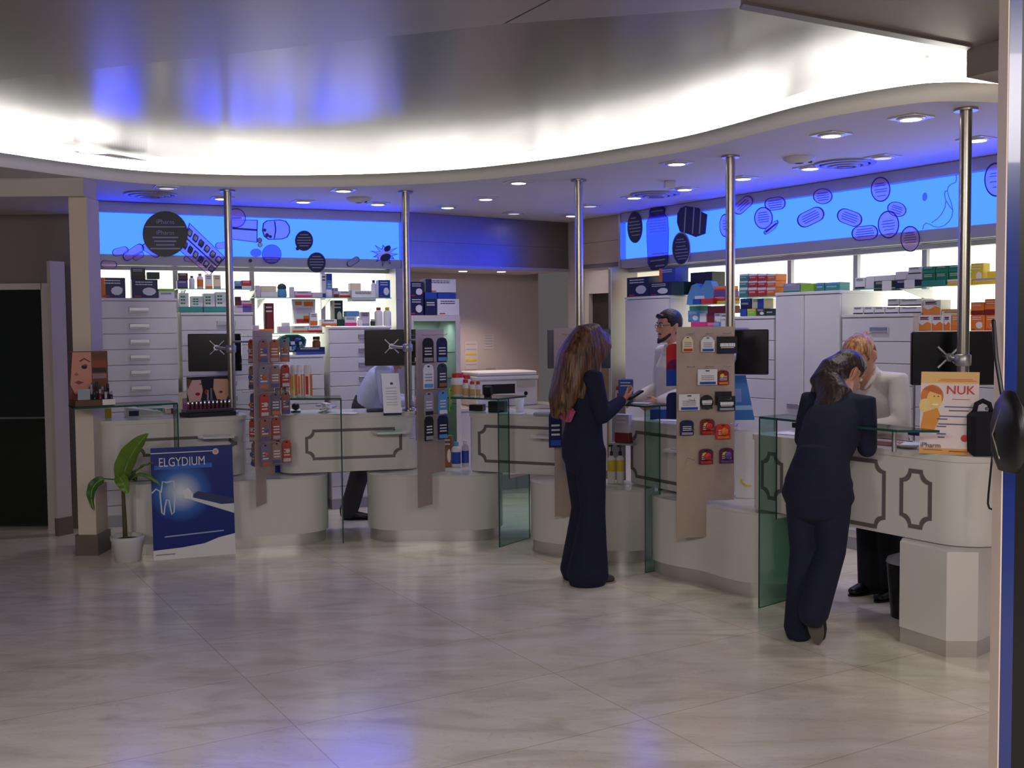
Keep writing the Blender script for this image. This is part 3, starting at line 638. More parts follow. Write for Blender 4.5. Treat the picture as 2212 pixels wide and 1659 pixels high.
monitor(1972, 716, 2160, 832, 5.60, -.1, PP[4], (2052, 772), 'largest black monitor back, behind the yellow sign')
# glass panes with their glass shelves -------------------------------------
ZG = 1.094
def glass_unit(fl, fr_, pane, back, wide, narrow, lab, shelf_dep, post=None):
    """fl, fr_: ends of the shelf front edge; pane: 'l' or 'r' end that carries the pane; back: heading of the pane"""
    fl = Vector((*fl, 0)); fr_ = Vector((*fr_, 0)); v = fr_-fl; an = math.atan2(v.y, v.x); w = v.length
    t = thing('glass_partition', lab, 'glass partition', fl, an, 'glass partitions between the counters')
    x = w-.004 if pane == 'r' else .004
    bh = back-an; ca, sa = math.cos(bh), math.sin(bh)
    def pt(q): return (x+ca*q, sa*q)
    off = (-sa*.005, ca*.005)
    prof = [(0, 0), (wide, 0), (wide, .49), (narrow, .49), (narrow, ZG-.012), (0, ZG-.012)]
    P = [Vector((*pt(q), z)) for q, z in prof]
    mb = MB(); mb.slab([p+Vector((*off, 0)) for p in P], (-sa, ca, 0), .010, M_glass, M_edge); mb.build('pane', t)
    sh = [(0, 0), (w, 0), (w+math.cos(bh)*shelf_dep if pane == 'r' else w+.12, shelf_dep*math.sin(bh) if pane == 'r' else shelf_dep*.6), (math.cos(bh)*shelf_dep, shelf_dep*math.sin(bh))] if True else None
    mb = MB(); mb.slab([Vector((q[0], q[1], ZG)) for q in sh], (0, 0, 1), .012, M_glass, M_edge); mb.build('shelf', t)
    return t, an, fl
G1 = glass_unit((-2.965, 7.195), (-2.388, 7.605), 'r', math.radians(118), .35, .14, 'glass partition behind the toothpaste poster, with a shelf carrying the lipsticks', .34)
G2 = glass_unit((-1.83, 7.98), (-1.275, 7.95), 'r', math.radians(100), .40, .14, 'glass partition between the poster base and the middle base', .36)
G3 = glass_unit((-.62, 8.06), (-.099, 7.75), 'r', math.radians(57), .42, .14, 'glass partition holding the red capped bottles', .38)
G4 = glass_unit((.668, 7.194), (.862, 6.89), 'r', math.radians(35), .34, .13, 'glass partition at the hand of the long haired woman', .26)
G5 = glass_unit((1.392, 6.0), (1.862, 5.145), 'l', math.radians(40), .38, .16, 'glass partition beside the leaning woman in navy', .26)
q = Vector((1.93, 5.37, .962)); mb = MB().cyl((0, 0, 0), (0, 0, ZG-.013-.962), .012, M_alu, 14); tag(mb.build('shelf_post', loc=q), 'short steel post under the glass shelf beside the yellow sign', 'post')
# steel display boards ----------------------------------------------------
BOARDS = [((-1.845, 7.62), 81, .365, 'steel display board full of toothbrush packs, seen nearly edge on'), ((-.69, 7.70), 61, .37, 'steel display board hung with grey and black packs, beside the fridge'),
          ((.289, 7.29), 25, .37, 'steel display board mostly hidden behind the long haired woman'), ((1.004, 6.50), 10, .372, 'wide steel display board facing out, with dummy and teat packs')]
BT = []
for i, ((x, y), deg, w, lab) in enumerate(BOARDS):
    an = math.radians(deg); t = thing('display_board', lab, 'display board', (x, y, 0), an, 'steel display boards on the poles'); BT.append((Vector((x, y, 0)), an, w))
    zl = .335 if i == 0 else .305
    mb = MB(); mb.slab([(0, 0, zl), (.19, 0, zl), (.19, 0, .53), (w, 0, .53), (w, 0, 1.602), (0, 0, 1.602)], (0, -1, 0), .004, M_board); mb.build('sheet', t)
    R = Matrix.Rotation(-an, 3, 'Z'); pl = R @ (Vector((PP[i].x, PP[i].y, 0))-Vector((x, y, 0)))
    for z in (1.0, 1.52): MB().tube([(min(max(pl.x, .05), w-.02), .004, z), (pl.x, pl.y-.03, z)], .008, M_alu, 8).build('bracket', t)
    hk = ((.07, .2, .31), (.08, .22), (.07, .2), (.07, .19, .30))[i]
    for z in (1.56, 1.36, 1.16, .98, .80):
        for hx in hk:
            for s in ((-1, 1) if i < 3 else (-1,)):
                MB().tube([(hx, s*.004 if s > 0 else 0, z), (hx, s*.12, z), (hx, s*.125, z+.012)], .0022, M_alu, 6).build('hook', t)
# small shelves for bags on the counter fronts
for px0, px1, py, K, lab in ((428, 512, 944, K1, 'small white bag shelf on the counter with the lipsticks'), (805, 882, 934, K2, 'small white bag shelf on the counter with the leaflet stand'), (1146, 1232, 941, K3, 'small white bag shelf on the counter behind the long haired woman'), (1442, 1492, 968, K4, 'small white bag shelf beside the wide steel display board')):
    an, p0 = K[1], K[2]; D = p0.dot(nrm(an)); a = uz(px0, py, an, D-.1); b = uz(px1, py, an, D-.1)
    t = thing('bag_shelf', lab, 'shelf', ud(an, a[0], D, a[1]), an, 'small bag shelves on the counters'); w = b[0]-a[0]
    MB().prism([(0, -.004), (0, -.10), (.03, -.16), (w-.03, -.17), (w, -.13), (w, -.004)], -.012, 0, M_white).build('plate', t)
    MB().prism([(.04, -.03), (.05, -.12), (w-.05, -.13), (w-.04, -.03)], .0005, .004, M_edge2 if K is K2 else M_frame).build('mat', t)
    MB().bx(.05, w-.05, -.03, -.004, -.04, -.013, M_alu).build('bracket', t)
# ================================================================ PRODUCTS ON THE SHELVES
CC_ = dict(W=(226, 224, 226), N=(26, 34, 78), B=(38, 72, 168), LB=(92, 150, 200), O=(226, 120, 40), R=(196, 48, 44), DR=(120, 34, 40), G=(30, 132, 84), LG=(140, 196, 44), Y=(226, 196, 50), P=(96, 76, 150), PK=(220, 60, 130), T=(52, 140, 130), K=(30, 30, 36), GY=(150, 150, 160), CR=(228, 214, 180), LP=(206, 190, 206), M=(92, 36, 62), DG=(34, 60, 52), BR=(140, 92, 60), A=(226, 140, 60))
def cm(k): return cmat(CC_[k]) if isinstance(k, str) else cmat(k)
def carton_mb(w, d, h, c1, c2, style, seed=0):
    r = random.Random(seed); mb = MB(); mb.bx(-w/2, w/2, 0, d, 0, h, cm(c1), min(.0025, h*.1)); y = -.0008
    ink = cm('N' if c1 in ('W', 'CR', 'LP') else 'W')
    if 'band' in style: mb.bx(-w/2+.001, w/2-.001, y, .0, .001, h*.36, cm(c2)); mb.bx(w/2-.0002, w/2+.0008, .001, d-.001, .001, h*.36, cm(c2))
    if 'edge' in style: mb.bx(-w/2+.001, -w/2+w*.2, y, 0, .001, h-.001, cm(c2))
    if 'foot' in style: mb.bx(-w/2+.001, w/2-.001, y, 0, .001, h*.18, cm(c2))
    if 'head' in style: mb.bx(-w/2+.001, w/2-.001, y, 0, h*.72, h-.001, cm(c2))
    if 'half' in style: mb.bx(-w*.02, w/2-.001, y, 0, .001, h-.001, cm(c2))
    if 'pic' in style:
        cx, cz = w*.16, h*.36; mb.add([(cx+w*.22*math.cos(t)*(1+.25*r.random()), y*1.5, cz+h*.22*math.sin(t)) for t in [2*math.pi*k/10 for k in range(10)]], [tuple(range(10))], cm('W')); mb.bx(-w*.4, -w*.15, y, 0, h*.06, h*.13, cm('R'))
    if 'dots' in style:
        for a in (-.25, 0): 
            for b in (.25, .5, .72): mb.bx(w*(a-.09), w*(a+.12), y, 0, h*(b-.06), h*(b+.06), cm('Y' if (b*4) % 2 > 1 else 'G'))
    if 'zig' in style:
        mb.add([(-w/2+.001, y, .001), (w/2-.001, y, .001), (w/2-.001, y, h*.45), (w*.2, y, h*.58), (-w*.2, y, h*.36), (-w/2+.001, y, h*.52)], [tuple(range(6))], cm(c2)); mb.bx(-w*.36, w*.2, y, 0, h*.78, h*.84, cm('R'))
    if 'plain' not in style and h > .03:
        for k in range(2): bars(mb, -w*.36, w*.30, h*(.86-.13*k) if 'head' not in style else h*.55-.1*h*k, h*.05, y, ink, seed=seed+k)
    return mb
def bottle_parts(root, w, h, c1, c2, lab=None, capf=.16, capr=.55, sq=.8, m=None):
    r = w/2; hb = h*(1-capf)
    MB().lathe([(r*.9, 0), (r, .006), (r, hb*.84), (r*.82, hb*.94), (r*capr*.9, hb)], m or cm(c1), sy=sq, n=18).build('body', root)
    MB().lathe([(r*capr, hb+.001), (r*capr, h-.004), (r*capr*.9, h)], cm(c2), sy=sq, n=18).build('cap', root)
    if lab: MB().lathe([(r*1.012, hb*.16), (r*1.012, hb*.72)], cm(lab), sy=sq, n=18).build('label', root)
SEED = [0]
def item(x0, y0, x1, y1, kind, c1, c2, label, A, D, zb, dep=None, group=None, cat=None):
    SEED[0] += 1
    a = uz(x0, (y0+y1)/2, A, D); b = uz(x1, (y0+y1)/2, A, D); w = abs(b[0]-a[0]); u = (a[0]+b[0])/2
    h = uz((x0+x1)/2, y0, A, D)[1]-zb if zb is not None else None
    if zb is None: zb = uz((x0+x1)/2, y1, A, D)[1]; h = uz((x0+x1)/2, y0, A, D)[1]-zb
    h = max(h, .012); d = dep or min(.15, max(w*.8, .05)); loc = ud(A, u, D, zb+.0008)
    if kind.startswith('bottle') or kind.startswith('jar'):
        t = thing(kind.split('_')[0], label, cat or kind.split('_')[0], ud(A, u, D+w*.4, zb+.0008), A, group)
        bottle_parts(t, w, h, c1, c2, (kind.split('_')+[None])[1], .16 if kind[0] == 'b' else .2, .55 if kind[0] == 'b' else .85); return t
    o = carton_mb(w, d, h, c1, c2, kind, SEED[0]).build('carton', loc=loc, rz=A); return tag(o, label, cat or 'box', group)
DL_ = LCD+.07; DR_ = RCD+.07
def rows(A, D, zb, lst, group, **k):
    for it in lst: item(*it[:8], A, D+(it[8] if len(it) > 8 else 0), (it[9] if len(it) > 9 else zb), group=group, **k)
# glass shelf boards ----------------------------------------------------
def shelf_board(A, x0, x1, y, D0, D1, lab, brk=()):
    a = uz(x0, y, A, D0); b = uz(x1, y, A, D0); z = (a[1]+b[1])/2
    t = thing('glass_shelf', lab, 'shelf', ud(A, a[0], D0, z-.010), A, 'glass shelves in front of the lit backs'); w = b[0]-a[0]
    MB().bx(0, w, .004, D1-D0, 0, .008, M_glass).build('board', t); MB().bx(0, w, 0, .004, 0, .008, M_edge2).build('edge', t)
    for q in brk:
        x = uz(q, y, A, D1)[0]-a[0]
        MB().add([(x-.004, D1-D0, -.002), (x-.004, .03, -.002), (x-.004, D1-D0, -.09), (x+.004, D1-D0, -.002), (x+.004, .03, -.002), (x+.004, D1-D0, -.09)], [(0, 1, 2), (3, 5, 4), (0, 3, 4, 1), (1, 4, 5, 2), (2, 5, 3, 0)], M_alu).build('bracket', t)
    return z-.002
S1, S2 = LCD+.02, LD+.17
zA = shelf_board(LA, 384, 546, 623, S1, S2, 'glass shelf with the white bottles above the green dotted boxes', (390, 538))
zB = shelf_board(LA, 548, 846, 642, S1, S2, 'longest glass shelf, with the blue pouch and white tray', (556, 695, 838))
zC = shelf_board(LA, 548, 700, 719, S1, S2, 'glass shelf above the dark green gift bag', (556, 692))
T1, T2 = RCD+.02, RD+.17
zD = shelf_board(RA, 1488, 1577, 656, T1, T2, 'glass shelf with the light blue nappy pack', (1496,))
zE = shelf_board(RA, 1588, 1684, 640, T1, T2, 'glass shelf with the pile of red and teal boxes', (1596, 1676))
zF = shelf_board(RA, 1842, 2160, 617, T1, T2, 'long glass shelf with the green boxes and white boxes', (1862, 2014))
rows(LA, DL_, 1.88, [
 (217, 600, 271, 640, 'edge pic', 'N', 'O', 'navy box with an orange end on the tallest drawer cabinet'),
 (285, 604, 341, 640, 'pic', 'N', 'B', 'large navy box with a white picture on the tallest drawer cabinet'),
 (283, 579, 314, 604, 'band', 'DG', 'K', 'dark green box stacked on the large navy box', .01, None), (318, 588, 345, 603, 'plain', 'DG', 'K', 'smaller dark box stacked on the large navy box', .01, None),
 (343, 624, 377, 640, 'head', 'W', 'LG', 'low white box with a green top on the tallest drawer cabinet')], 'boxes on the tallest drawer cabinet')
rows(LA, DL_, zA, [
 (383, 606, 406, 622, 'foot', 'P', 'K', 'small purple box under a maroon box'), (385, 590, 406, 606, 'foot', 'M', 'K', 'small maroon box on the purple box', 0, None),
 (409, 596, 421, 622, 'bottle', 'W', 'K', 'white bottle with a thin dark tip, first of the row above the green dotted boxes'), (426, 591, 440, 622, 'bottle_O', 'W', 'O', 'white bottle with an orange cap in the row above the green dotted boxes'),
 (444, 593, 459, 622, 'foot', 'W', 'O', 'narrow white box between white bottles and blister cutout'), (462, 594, 477, 622, 'foot', 'CR', 'GY', 'narrow cream box beside the narrow white box'),
 (507, 607, 522, 622, 'band', 'LB', 'N', 'small light blue box behind the first pole'), (522, 606, 543, 622, 'band', 'R', 'W', 'small red box at the end of the bottle shelf')], 'goods above the green dotted boxes')
zz = 1.762
rows(LA, DL_, zz, [(387, 663, 438, 676, 'plain', 'T', 'W', 'low teal tray under the first green dotted boxes'), (440, 663, 490, 676, 'plain', 'T', 'W', 'low teal tray under the last green dotted boxes')], 'teal trays on the drawer cabinet')
for (x0, y0, x1, l) in ((387, 633, 408, 'first white box with yellow and green dots, beside the upright'), (413, 640, 438, 'lower white box with yellow and green dots'), (440, 634, 464, 'third white box with yellow and green dots'), (466, 631, 488, 'white box with yellow and green dots next to the pole')):
    item(x0, y0, x1, 663, 'dots plain', 'W', 'G', l, LA, DL_+.01, None, group='white boxes with dots', dep=.1)
rows(LA, DL_, zz, [(506, 660, 544, 675, 'half', 'LP', 'P', 'flat pinkish box at the end of the dotted boxes'), (508, 641, 521, 660, 'plain', 'M', 'K', 'little maroon box standing on the flat pinkish box', 0, None), (522, 649, 544, 660, 'band', 'LP', 'PK', 'little pink striped box on the flat pinkish box', 0, None)], 'pinkish boxes')
rows(LA, DL_, zB, [
 (552, 617, 562, 641, 'plain', 'LP', 'P', 'narrow mauve box at the start of the longest shelf'), (563, 630, 600, 641, 'plain', 'W', 'P', 'flat white box under a cream box'), (564, 618, 597, 630, 'plain', 'CR', 'P', 'flat cream box on a white one', 0, None),
 (627, 620, 636, 641, 'plain', 'LP', 'P', 'narrow mauve box beside the blue pouch'), (637, 629, 673, 641, 'band', 'LP', 'PK', 'flat white and pink box'), (675, 632, 697, 641, 'plain', 'LP', 'GY', 'flat grey box beside the tall blue box'),
 (695, 591, 705, 641, 'foot', 'W', 'B', 'tall narrow white box by the upright', .03), (706, 591, 718, 641, 'head', 'LB', 'B', 'tall narrow blue box by the upright', .03),
 (705, 621, 720, 641, 'jar', 'W', 'LB', 'white jar in front of the tall blue box'), (721, 622, 731, 641, 'band', 'LP', 'DR', 'small box with a dark red foot'), (733, 629, 757, 641, 'band', 'W', 'R', 'flat white and red box before the white tray'),
 (760, 628, 812, 651, 'foot', 'W', 'GY', 'long white tray box hanging over the shelf edge', -.05, None), (757, 612, 780, 628, 'plain', 'CR', 'GY', 'cream box stacked on the long white tray box', -.03, None),
 (803, 605, 814, 641, 'bottle', 'W', 'N', 'white bottle with a dark blue nozzle'), (818, 605, 843, 641, 'pic', 'B', 'R', 'blue pouch box with a pink patch at the end of the longest shelf')], 'goods on the longest glass shelf')
def pouch(x0, y0, x1, y1, A, D, zb, c1, c2, label, flat=.5):
    a = uz(x0, y1, A, D); b = uz(x1, y1, A, D); w = b[0]-a[0]; h = uz(x0, y0, A, D)[1]-zb; t = thing('pouch', label, 'pouch', ud(A, (a[0]+b[0])/2, D+.06, zb+.001), A)
    MB().lathe([(w*.42, 0), (w*.5, h*.1), (w*.47, h*.5), (w*.40, h*.62)], cm(c1), sy=flat, n=18).build('body', t); MB().lathe([(w*.44, h*.60), (w*.48, h*.72), (w*.38, h*.9), (w*.12, h), (0, h)], cm(c2), sy=flat, n=18).build('top', t); return t
pouch(602, 612, 623, 641, LA, DL_, zB, 'LB', 'DG', 'rounded blue pouch with a dark domed top on the longest shelf')
rows(LA, DL_, zC, [
 (572, 655, 592, 717, 'edge', 'DR', 'K', 'tall dark red box with vertical print'), (547, 703, 560, 717, 'plain', 'LP', 'R', 'small pale box beside the tall dark red box'), (562, 711, 592, 717, 'plain', 'O', 'W', 'flat orange strip box before the tall dark red box', -.04),
 (602, 705, 627, 717, 'plain', 'LP', 'P', 'low pale box under a smaller one'), (610, 697, 626, 705, 'plain', 'W', 'P', 'smaller pale box on the low pale box', 0, None), (632, 704, 665, 717, 'band', 'W', 'O', 'white box with an orange band'), (666, 703, 696, 717, 'band', 'W', 'R', 'white box with a red band beside the upright'),
 (670, 676, 686, 703, 'band', 'W', 'O', 'upright white box with an orange foot', .01, None)], 'goods on the shelf above the gift bag')
a = uz(632, 650, LA, DL_+.05); b = uz(683, 650, LA, DL_+.05); t = thing('display_bag', 'white and orange display bag hanging under the longest shelf', 'bag', ud(LA, (a[0]+b[0])/2, DL_+.08, zC+.08), LA); w = b[0]-a[0]; hb = zB-zC-.10
mb = MB(); mb.add([(-w*.5, 0, hb), (w*.5, 0, hb), (w*.44, -.03, 0), (-w*.42, -.03, 0), (-w*.5, .02, hb), (w*.5, .02, hb), (w*.44, .05, 0), (-w*.42, .05, 0)], [(0, 3, 2, 1), (4, 5, 6, 7), (0, 4, 7, 3), (1, 2, 6, 5), (3, 7, 6, 2), (0, 1, 5, 4)], cm('W'))
for (p, q, r_, s_, c) in ((-.4, -.1, .78, .94, 'O'), (.0, .42, .74, .93, 'O'), (-.36, .36, .44, .66, 'LP'), (-.38, .38, .04, .2, 'R'), (-.05, .36, .1, .34, 'O')): mb.add([(w*p*.92, -.0015-.03*(1-r_), hb*r_), (w*q*.92, -.0015-.03*(1-r_), hb*r_), (w*q*.92, -.0015-.03*(1-s_), hb*s_), (w*p*.92, -.0015-.03*(1-s_), hb*s_)], [(0, 1, 2, 3)], cm(c))
mb.build('sheet', t); MB().bx(-w*.5, w*.5, -.002, .022, hb, hb+.008, M_alu).build('clip', t)
# gift bag and friends on the low cabinet
a = uz(602, 760, LA, DL_); b = uz(664, 760, LA, DL_); w = b[0]-a[0]; h = uz(630, 723, LA, DL_)[1]-1.41
t = thing('gift_bag', 'dark green domed gift bag with blue goods on the lowest drawer cabinet', 'bag', ud(LA, (a[0]+b[0])/2, DL_+.05, 1.39), LA)
mb = MB(); prof = [(-w*.38, 0), (w*.30, 0), (w*.46, h*.35), (w*.5, h*.7), (w*.42, h*.88), (w*.2, h*1.02), (-w*.15, h*1.02), (-w*.36, h*.9), (-w*.5, h*.72), (-w*.46, h*.4)]
mb.slab([(x, -.03, z+.02) for x, z in prof], (0, -1, 0), .09, cm('T'), cm('DG')); mb.build('shell', t)
mb = MB(); mb.slab([(x*.86, -.034, z*.84+.03) for x, z in prof], (0, -1, 0), .003, cm('N')); mb.build('front', t)
r2 = random.Random(3); mb = MB()
for k in range(16): mb.box((r2.uniform(-.36, .33)*w, -.05+r2.uniform(0, .012), .035+h*r2.uniform(.02, .7)), (r2.uniform(.02, .05), .015, r2.uniform(.015, .04)), cm(r2.choice(['B', 'LB', 'N', 'T', 'W', 'B'])), rz=r2.uniform(-.4, .4), bev=.003)
mb.build('packets', t)
item(640, 750, 702, 766, 'band', 'N', 'B', 'flat dark blue box before the gift bag', LA, DL_-.03, 1.389, group='goods by the gift bag'); item(676, 727, 694, 753, 'jar', 'BR', 'DG', 'small dark jar standing by the gift bag', LA, DL_+.06, 1.389, group='goods by the gift bag')
item(675, 753, 695, 762, 'plain', 'PK', 'R', 'pink packet lying on the flat dark blue box', LA, DL_-.025, None, dep=.04, group='goods by the gift bag')
rows(LA, DL_, 1.636, [
 (718, 649, 741, 703, 'edge pic', 'DG', 'CR', 'tall dark green box on the cabinet by the fridge', .08), (695, 690, 728, 704, 'band', 'W', 'O', 'orange and white box on the cabinet by the fridge', 0, None), (729, 690, 744, 704, 'plain', 'DG', 'K', 'dark green little box before the tall dark green box'),
 (745, 684, 771, 704, 'band', 'W', 'PK', 'white and pink box on the cabinet by the fridge'), (748, 672, 776, 684, 'plain', 'LB', 'GY', 'flat bluish box on the white and pink box', 0, None), (773, 687, 784, 704, 'jar', 'W', 'LP', 'small white jar on the cabinet by the fridge'),
 (780, 674, 799, 704, 'foot', 'LP', 'GY', 'pale upright box on the cabinet by the fridge', .02), (801, 690, 811, 704, 'jar', 'DG', 'DR', 'dark jar with a red lid on the cabinet by the fridge'), (811, 664, 829, 704, 'bottle', 'W', 'R', 'white flask with a red cap, nearer the jar'), (830, 664, 847, 704, 'bottle', 'W', 'Y', 'white flask with a yellow cap, at the end post')], 'goods on the cabinet by the fridge')
rows(LA, LCD+.07, fz+.001, [
 (886, 642, 915, 680, 'pic', 'N', 'B', 'navy box on the fridge behind the pole, lower one'), (886, 609, 915, 642, 'pic', 'N', 'R', 'navy box on the fridge behind the pole, upper one', .01, None), (918, 632, 944, 680, 'head', 'N', 'B', 'navy box at the middle of the fridge top'), (945, 646, 992, 680, 'pic', 'W', 'N', 'white and navy box at the outer corner of the fridge top'),
 (946, 633, 985, 646, 'plain', 'B', 'N', 'flat blue box on the white and navy box', 0, None), (919, 603, 985, 632, 'edge pic', 'W', 'N', 'wide white box with blue ends topping the fridge pile', .01, None)], 'boxes on the fridge')
# opposite wall
rows(RA, DR_, 1.878, [
 (1354, 599, 1401, 638, 'pic', 'N', 'O', 'navy and orange box by the dark doorway'), (1402, 610, 1448, 638, 'pic', 'N', 'B', 'long navy box on the tall door cabinet'), (1449, 609, 1477, 638, 'plain', 'DG', 'N', 'dark green box at the end of the tall door cabinet'),
 (1424, 579, 1459, 610, 'edge', 'B', 'O', 'blue box with an orange edge on the long navy box', .01, None), (1378, 597, 1423, 637, 'plain', 'A', 'O', 'orange box behind the navy boxes', .17)], 'boxes on the tall door cabinet')
rows(RA, DR_, zD, [
 (1491, 588, 1538, 655, 'plain', 'K', 'N', 'large black box behind the light blue pack', .08), (1541, 640, 1572, 655, 'band', 'R', 'Y', 'red and yellow box, lowest of the small bright stack'), (1541, 629, 1571, 640, 'plain', 'P', 'R', 'purple box in the small bright stack', 0, None), (1543, 618, 1571, 629, 'band', 'O', 'R', 'orange box topping the small bright stack', 0, None),
 (1496, 646, 1512, 655, 'plain', 'B', 'N', 'flat blue box before the light blue pack', -.05), (1514, 645, 1539, 655, 'plain', 'R', 'B', 'flat red box before the light blue pack', -.05)], 'goods beside the light blue pack')
a = uz(1480, 650, RA, DR_-.01); b = uz(1543, 650, RA, DR_-.01); w = b[0]-a[0]; h = uz(1510, 607, RA, DR_)[1]-zD
t = thing('nappy_pack', 'light blue soft pack with two peaks on the wall opposite the drawers', 'pack', ud(RA, (a[0]+b[0])/2, DR_+.005, zD+.001), RA)
mb = MB(); mb.slab([(-w/2, 0, 0), (w/2, 0, 0), (w*.48, 0, h*.4), (w*.34, 0, h*.95), (w*.16, 0, h), (0, 0, h*.66), (-w*.16, 0, h*.9), (-w*.32, 0, h*.82), (-w*.46, 0, h*.4)], (0, -1, 0), .07, cm('LB')); mb.build('wrapping', t); MB().bx(-w*.2, w*.12, -.002, 0, h*.12, h*.36, cm('W')).build('label', t)
zz = 1.5555
rows(RA, DR_, zz, [
 (1492, 696, 1524, 708, 'plain', 'PK', 'P', 'pink box beneath the blue box, behind the bearded man'), (1525, 696, 1560, 708, 'half', 'PK', 'LB', 'pink and light blue box behind the display board'), (1486, 671, 1510, 696, 'pic', 'LB', 'B', 'light blue box above the bearded man', 0, None), (1489, 661, 1514, 671, 'plain', 'T', 'B', 'flat teal box on the light blue box', 0, None),
 (1511, 677, 1525, 696, 'plain', 'W', 'LB', 'white box beside the light blue box', 0, None), (1527, 677, 1542, 696, 'plain', 'DR', 'R', 'dark red box between white boxes', 0, None), (1528, 661, 1570, 677, 'plain', 'DR', 'R', 'long dark red box under the bright shelf', 0, None), (1543, 677, 1557, 696, 'pic', 'W', 'LB', 'white box with a blue mark by the pole', 0, None), (1558, 677, 1574, 708, 'pic', 'W', 'G', 'white box with a green mark by the pole')], 'bright goods above the bearded man')
for r_, (y0, y1, xo) in enumerate(((621, 638, 0), (607, 621, 1), (592, 607, 2))):
    for k in range(4):
        x0 = 1596+k*20+xo*.6; item(x0, y0, x0+19, y1, 'head' if k else 'head', ('T', 'R', 'R', 'O')[k], 'W', '%s box in the %s layer of the pile on the glass shelf%s' % (('teal', 'red', 'second red', 'orange red')[k], ('bottom', 'middle', 'top')[r_], ''), RA, DR_, zE if r_ == 0 else None, group='red and teal boxes in a pile', dep=.12)
rows(RA, DR_, 1.6825, [
 (1598, 667, 1612, 684, 'plain', 'B', 'N', 'small blue box under a larger dark blue one'), (1614, 667, 1632, 684, 'head', 'LG', 'Y', 'green and yellow box in the low row by the pole'), (1634, 667, 1652, 684, 'pic', 'DG', 'LG', 'dark green box in the low row by the tall cabinet'), (1654, 667, 1672, 684, 'head', 'DG', 'N', 'dark teal box next to the tall two door cabinet'),
 (1599, 645, 1621, 667, 'head', 'N', 'B', 'larger dark blue box on the small blue box', 0, None), (1624, 645, 1650, 667, 'half', 'CR', 'B', 'cream and blue box on the green and yellow box', 0, None)], 'boxes beside the tall two door cabinet')
rows(RA, DR_, 1.856, [(1692, 612, 1727, 627, 'foot', 'GY', 'G', 'grey box on the tall two door cabinet'), (1729, 613, 1757, 628, 'plain', 'LG', 'G', 'lime green box on the tall two door cabinet'), (1762, 611, 1780, 629, 'head', 'T', 'LB', 'first teal box on the tall two door cabinet'), (1782, 610, 1814, 630, 'head', 'T', 'LB', 'longer teal box on the tall two door cabinet')], 'boxes on the tall two door cabinet')
rows(RA, DR_, zF, [
 (1847, 600, 1868, 614, 'foot', 'W', 'N', 'white box at the start of the long shelf'), (1870, 597, 1888, 613, 'plain', 'W', 'GY', 'second white box of the long shelf'), (1890, 595, 1932, 607, 'plain', 'W', 'GY', 'long white box on the two tone box', 0, None), (1887, 607, 1926, 628, 'half', 'DG', 'W', 'two tone dark green and white box', -.05, None),
 (1934, 587, 1957, 605, 'plain', 'W', 'LB', 'white box above the navy and white box', 0, None), (1933, 605, 1976, 623, 'half', 'N', 'W', 'navy and white box', -.05, None), (1958, 592, 1990, 605, 'plain', 'W', 'GY', 'white box, lower one beside the green boxes', 0, None), (1962, 577, 1990, 592, 'foot', 'W', 'K', 'white box, upper one beside the green boxes', 0, None)], 'white boxes on the long glass shelf')
for r_, (y0, y1) in enumerate(((590, 604), (576, 590))):
    for k in range(3): item(1993+k*28, y0-k*1.6, 2019+k*28, y1-k*1.6, 'band', 'G', 'T', '%s green box in the %s row of the long shelf' % (('first', 'second', 'third')[k], ('lower', 'upper')[r_]), RA, DR_, zF if r_ == 0 else None, group='green boxes on the long shelf', dep=.11)
rows(RA, DR_, zF, [(2097, 569, 2124, 604, 'pic', 'Y', 'LG', 'tall yellow box behind the thick pole'), (2132, 586, 2156, 602, 'plain', 'Y', 'G', 'small yellow box at the end of the long shelf'), (1990, 606, 2040, 619, 'plain', 'T', 'GY', 'teal tray box at the edge of the long shelf', -.06, None), (2046, 603, 2098, 617, 'head', 'Y', 'W', 'yellow and white tray box at the edge of the long shelf', -.06, None), (2100, 601, 2156, 614, 'head', 'Y', 'GY', 'yellow tray box beside the blue kiosk', -.06, None)], 'yellow boxes on the long glass shelf')
for k, (x0, x1) in enumerate(((1843, 1864), (1866, 1887), (1889, 1910), (1912, 1940), (1943, 1990))): item(x0, 663, x1, 679, 'foot', 'W', 'K', '%s white box with a dark foot on the cabinet behind the blonde woman' % ('first', 'second', 'third', 'fourth', 'long fifth')[k], RA, DR_, 1.681, group='white boxes with dark feet')
for k, (x0, x1) in enumerate(((1917, 1941), (1943, 1990))): item(x0, 646, x1, 661, 'foot', 'W', 'K', ('short', 'long')[k]+' white box with a dark foot, stacked in the upper layer behind the blonde woman', RA, DR_, None, group='white boxes with dark feet')
rows(RA, DR_, 1.5605, [
 (1984, 681, 2012, 714, 'zig', 'W', 'A', 'white and amber box, first on the cabinet behind the big monitor'), (2013, 681, 2037, 714, 'zig', 'W', 'O', 'white and orange box, second on the cabinet behind the big monitor'), (2039, 681, 2053, 714, 'zig', 'W', 'O', 'narrow white and orange box behind the big monitor'), (2055, 681, 2078, 714, 'band', 'A', 'O', 'amber box before the thick pole'),
 (1994, 648, 2032, 681, 'zig', 'W', 'A', 'white and amber box of the upper layer behind the big monitor', .01, None), (2034, 668, 2078, 681, 'head', 'CR', 'O', 'flat cream and red box of the upper layer before the thick pole', .01, None),
 (2096, 681, 2126, 713, 'pic', 'O', 'R', 'orange box behind the thick pole, lower layer'), (2129, 681, 2156, 712, 'pic', 'O', 'R', 'orange box beside the blue kiosk, lower layer'), (2097, 653, 2124, 681, 'band', 'O', 'DR', 'orange box behind the thick pole, upper layer', .01, None), (2127, 646, 2156, 681, 'band', 'O', 'DR', 'orange box beside the blue kiosk, upper layer', .01, None)], 'orange boxes behind the big monitor')
